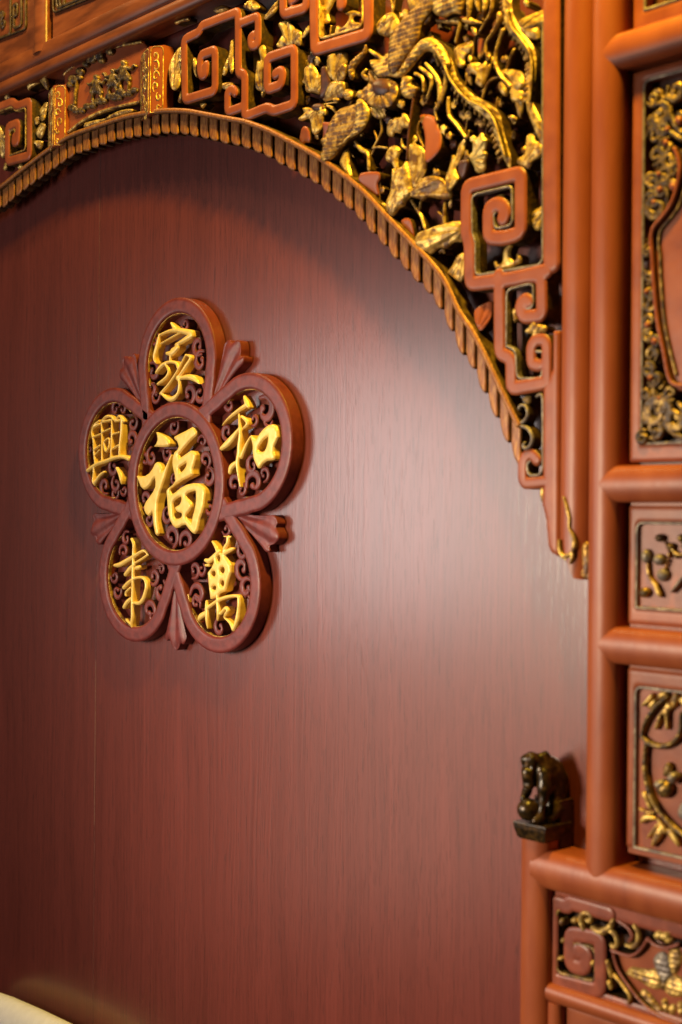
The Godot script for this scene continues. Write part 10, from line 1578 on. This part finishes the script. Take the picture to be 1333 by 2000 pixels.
		{"n": "bat_field", "m": "red_lacquer", "e": "red_lacquer", "z": [24, 30, 1, 6], "c": 3, "p": ["p", [918, -573.3, 946.6, -571.9, 968.3, -546.1, 992.8, -551.8, 1037.2, -536.7, 1038.1, -628.4, 1014.7, -632.7, 985.1, -632.6, 961.8, -624.3, 942.5, -609.7, 925.8, -592.8]]},
		{"n": "bat_relief", "m": "gilt", "e": "gilt", "z": [26, 31, 5, 9], "c": 1.7, "d": "scales", "p": ["q", [934.1, -596.9, 942.3, -587.3, 952.6, -585.9, 964.3, -584.1, 975.9, -581.1, 984.6, -586.2, 986.2, -598.1, 980.5, -604.5, 968.9, -605.7, 957.2, -602.1, 945.4, -600.2]]},
		{"n": "bat_relief", "m": "gilt", "e": "gilt", "z": [26, 31, 5, 9], "c": 1.7, "d": "scales", "p": ["q", [954.4, -614, 960.2, -608.7, 969, -612.5, 977.7, -618.7, 986.4, -626.1, 979.3, -631.2, 967.7, -625.2, 958.9, -620.2]]},
		{"n": "bat_relief", "m": "gilt", "e": "gilt", "z": [26, 31, 5, 9], "c": 1.7, "d": "scales", "p": ["q", [994.3, -554.5, 1005.5, -549.3, 1012.6, -557.2, 1008.5, -572.7, 1001.6, -581.8, 994.5, -573.9]]},
		{"n": "bat_relief", "m": "silver_gilt", "e": "silver_gilt", "z": [26, 31, 5, 9], "c": 1.7, "d": "scales", "p": ["q", [972.9, -569.6, 985.8, -557.8, 997.2, -565.9, 998.8, -582.5, 989, -593.7, 978.9, -587.7]]},
		{"n": "bat_relief", "m": "gilt", "e": "gilt", "z": [26, 31, 5, 9], "c": 1.7, "d": "scales", "p": ["q", [990.4, -592.1, 1001.6, -581.8, 1014.2, -583.3, 1024, -592.8, 1014.4, -602.6, 999, -608, 989.1, -603.4]]},
		{"n": "bat_relief", "m": "bronze_gilt", "e": "bronze_gilt", "z": [26, 31, 5, 9], "c": 1.7, "d": "scales", "p": ["q", [981.8, -595.5, 988.9, -590, 993.3, -597.4, 986.2, -604.2]]},
		{"n": "bat_relief", "m": "gilt", "e": "gilt", "z": [26, 31, 5, 9], "c": 1.7, "d": "scales", "p": ["q", [983.5, -617.1, 990.6, -611.5, 994.9, -622.5, 990.8, -631]]},
		{"n": "bat_relief", "m": "gilt", "e": "gilt", "z": [26, 31, 5, 9], "c": 1.7, "d": "scales", "p": ["q", [993.5, -621.7, 1000.5, -614.9, 1004.8, -622.2, 997.8, -630.2]]},
		{"n": "bat_relief", "m": "gilt", "e": "gilt", "z": [26, 31, 5, 9], "c": 1.7, "d": "scales", "p": ["q", [1004.7, -613.7, 1011.7, -609.4, 1016, -619.1, 1009.1, -627]]},
		{"n": "bat_relief", "m": "gilt", "e": "gilt", "z": [26, 31, 5, 9], "c": 1.7, "d": "scales", "p": ["q", [1015.3, -551.7, 1026.3, -544.2, 1037.3, -553.4, 1026.6, -575.3, 1015.5, -575.8]]},
		{"n": "gilt_blossom", "m": "bright_gilt", "e": "bright_gilt", "z": [26, 36, 6, 8], "c": 1.7, "p": ["q", [989, -537.5, 987.8, -540.9, 984.7, -543.6, 980.8, -544.5, 977.6, -543.3, 976.4, -540.5, 977.6, -537, 980.7, -534.3, 984.6, -533.4, 987.8, -534.6], "q", [999.2, -536.2, 998, -539.7, 994.7, -542.4, 990.7, -543.4, 987.4, -542.2, 986.1, -539.4, 987.4, -535.9, 990.6, -533.2, 994.6, -532.2, 997.9, -533.4], "q", [1002, -540.4, 1001.1, -542.8, 998.6, -544.7, 995.4, -545.5, 992.9, -544.8, 991.9, -542.9, 992.8, -540.5, 995.4, -538.5, 998.5, -537.8, 1001.1, -538.5]]}
	]

func shapes_beam() -> Array:
	return [
		{"n": "panel_bead", "m": "olive_relief", "e": "old_gilt", "z": [44, 50, 1.5, 1.8], "c": 1.8, "p": ["l", [-480.7, 966.6, 1.8, -478.1, 896.2, 1.8, -678, 909.4, 1.8]]},
		{"n": "panel_bead", "m": "olive_relief", "e": "old_gilt", "z": [44, 50, 1.5, 1.8], "c": 1.8, "p": ["l", [-376, 937.4, 1.8, -374.9, 899.7, 1.8, -224.7, 890.9, 1.8]]},
		{"n": "panel_fret", "m": "olive_relief", "e": "old_gilt", "z": [44, 49, 1.5, 2], "c": 1.8, "p": ["l", [-541.7, 983.6, 2.6, -540.3, 901.9, 2.6, -678.1, 911.8, 2.6], "l", [-498.8, 971.7, 3, -497.7, 907.7, 3, -528.1, 909.5, 3, -528.9, 957.1, 3, -515.2, 956.4, 3, -514.8, 933.5, 3, -525.5, 934, 3], "s", [-573.8, 942.4, 1.8, -580.6, 936.4, 2.6, -580.1, 928.2, 3.3, -573.9, 924.1, 3.7, -567.7, 926.2, 3.7, -565.9, 931.6, 3.3, -568.7, 935.5, 2.6, -572.8, 935.6, 1.8, -574.6, 933, 3.4], "s", [-611, 951.2, 1.8, -609.2, 960.1, 2.7, -601.8, 963.8, 3.3, -595.1, 960.5, 3.7, -593.8, 954, 3.7, -597.6, 949.8, 3.3, -602.5, 950.2, 2.6, -604.6, 953.7, 1.8, -603.3, 956.6, 3.4], "s", [-566.1, 951.2, 1.5, -570.1, 944.6, 2.3, -577.2, 943.8, 2.8, -581.5, 948.4, 3.2, -580.7, 953.9, 3.2, -576.4, 956.2, 2.8, -572.6, 954.5, 2.2, -571.9, 951.1, 1.5, -573.9, 949.1, 2.9]]},
		{"n": "panel_fret", "m": "olive_relief", "e": "old_gilt", "z": [44, 49, 1.5, 2], "c": 1.8, "p": ["l", [-353.6, 931.1, 2.6, -353.2, 904.8, 2.6, -237.8, 898.8, 2.6], "l", [-367.5, 930.6, 3, -362.9, 904.5, 3, -336.6, 904.6, 3, -336.9, 926.5, 3]]}
	]
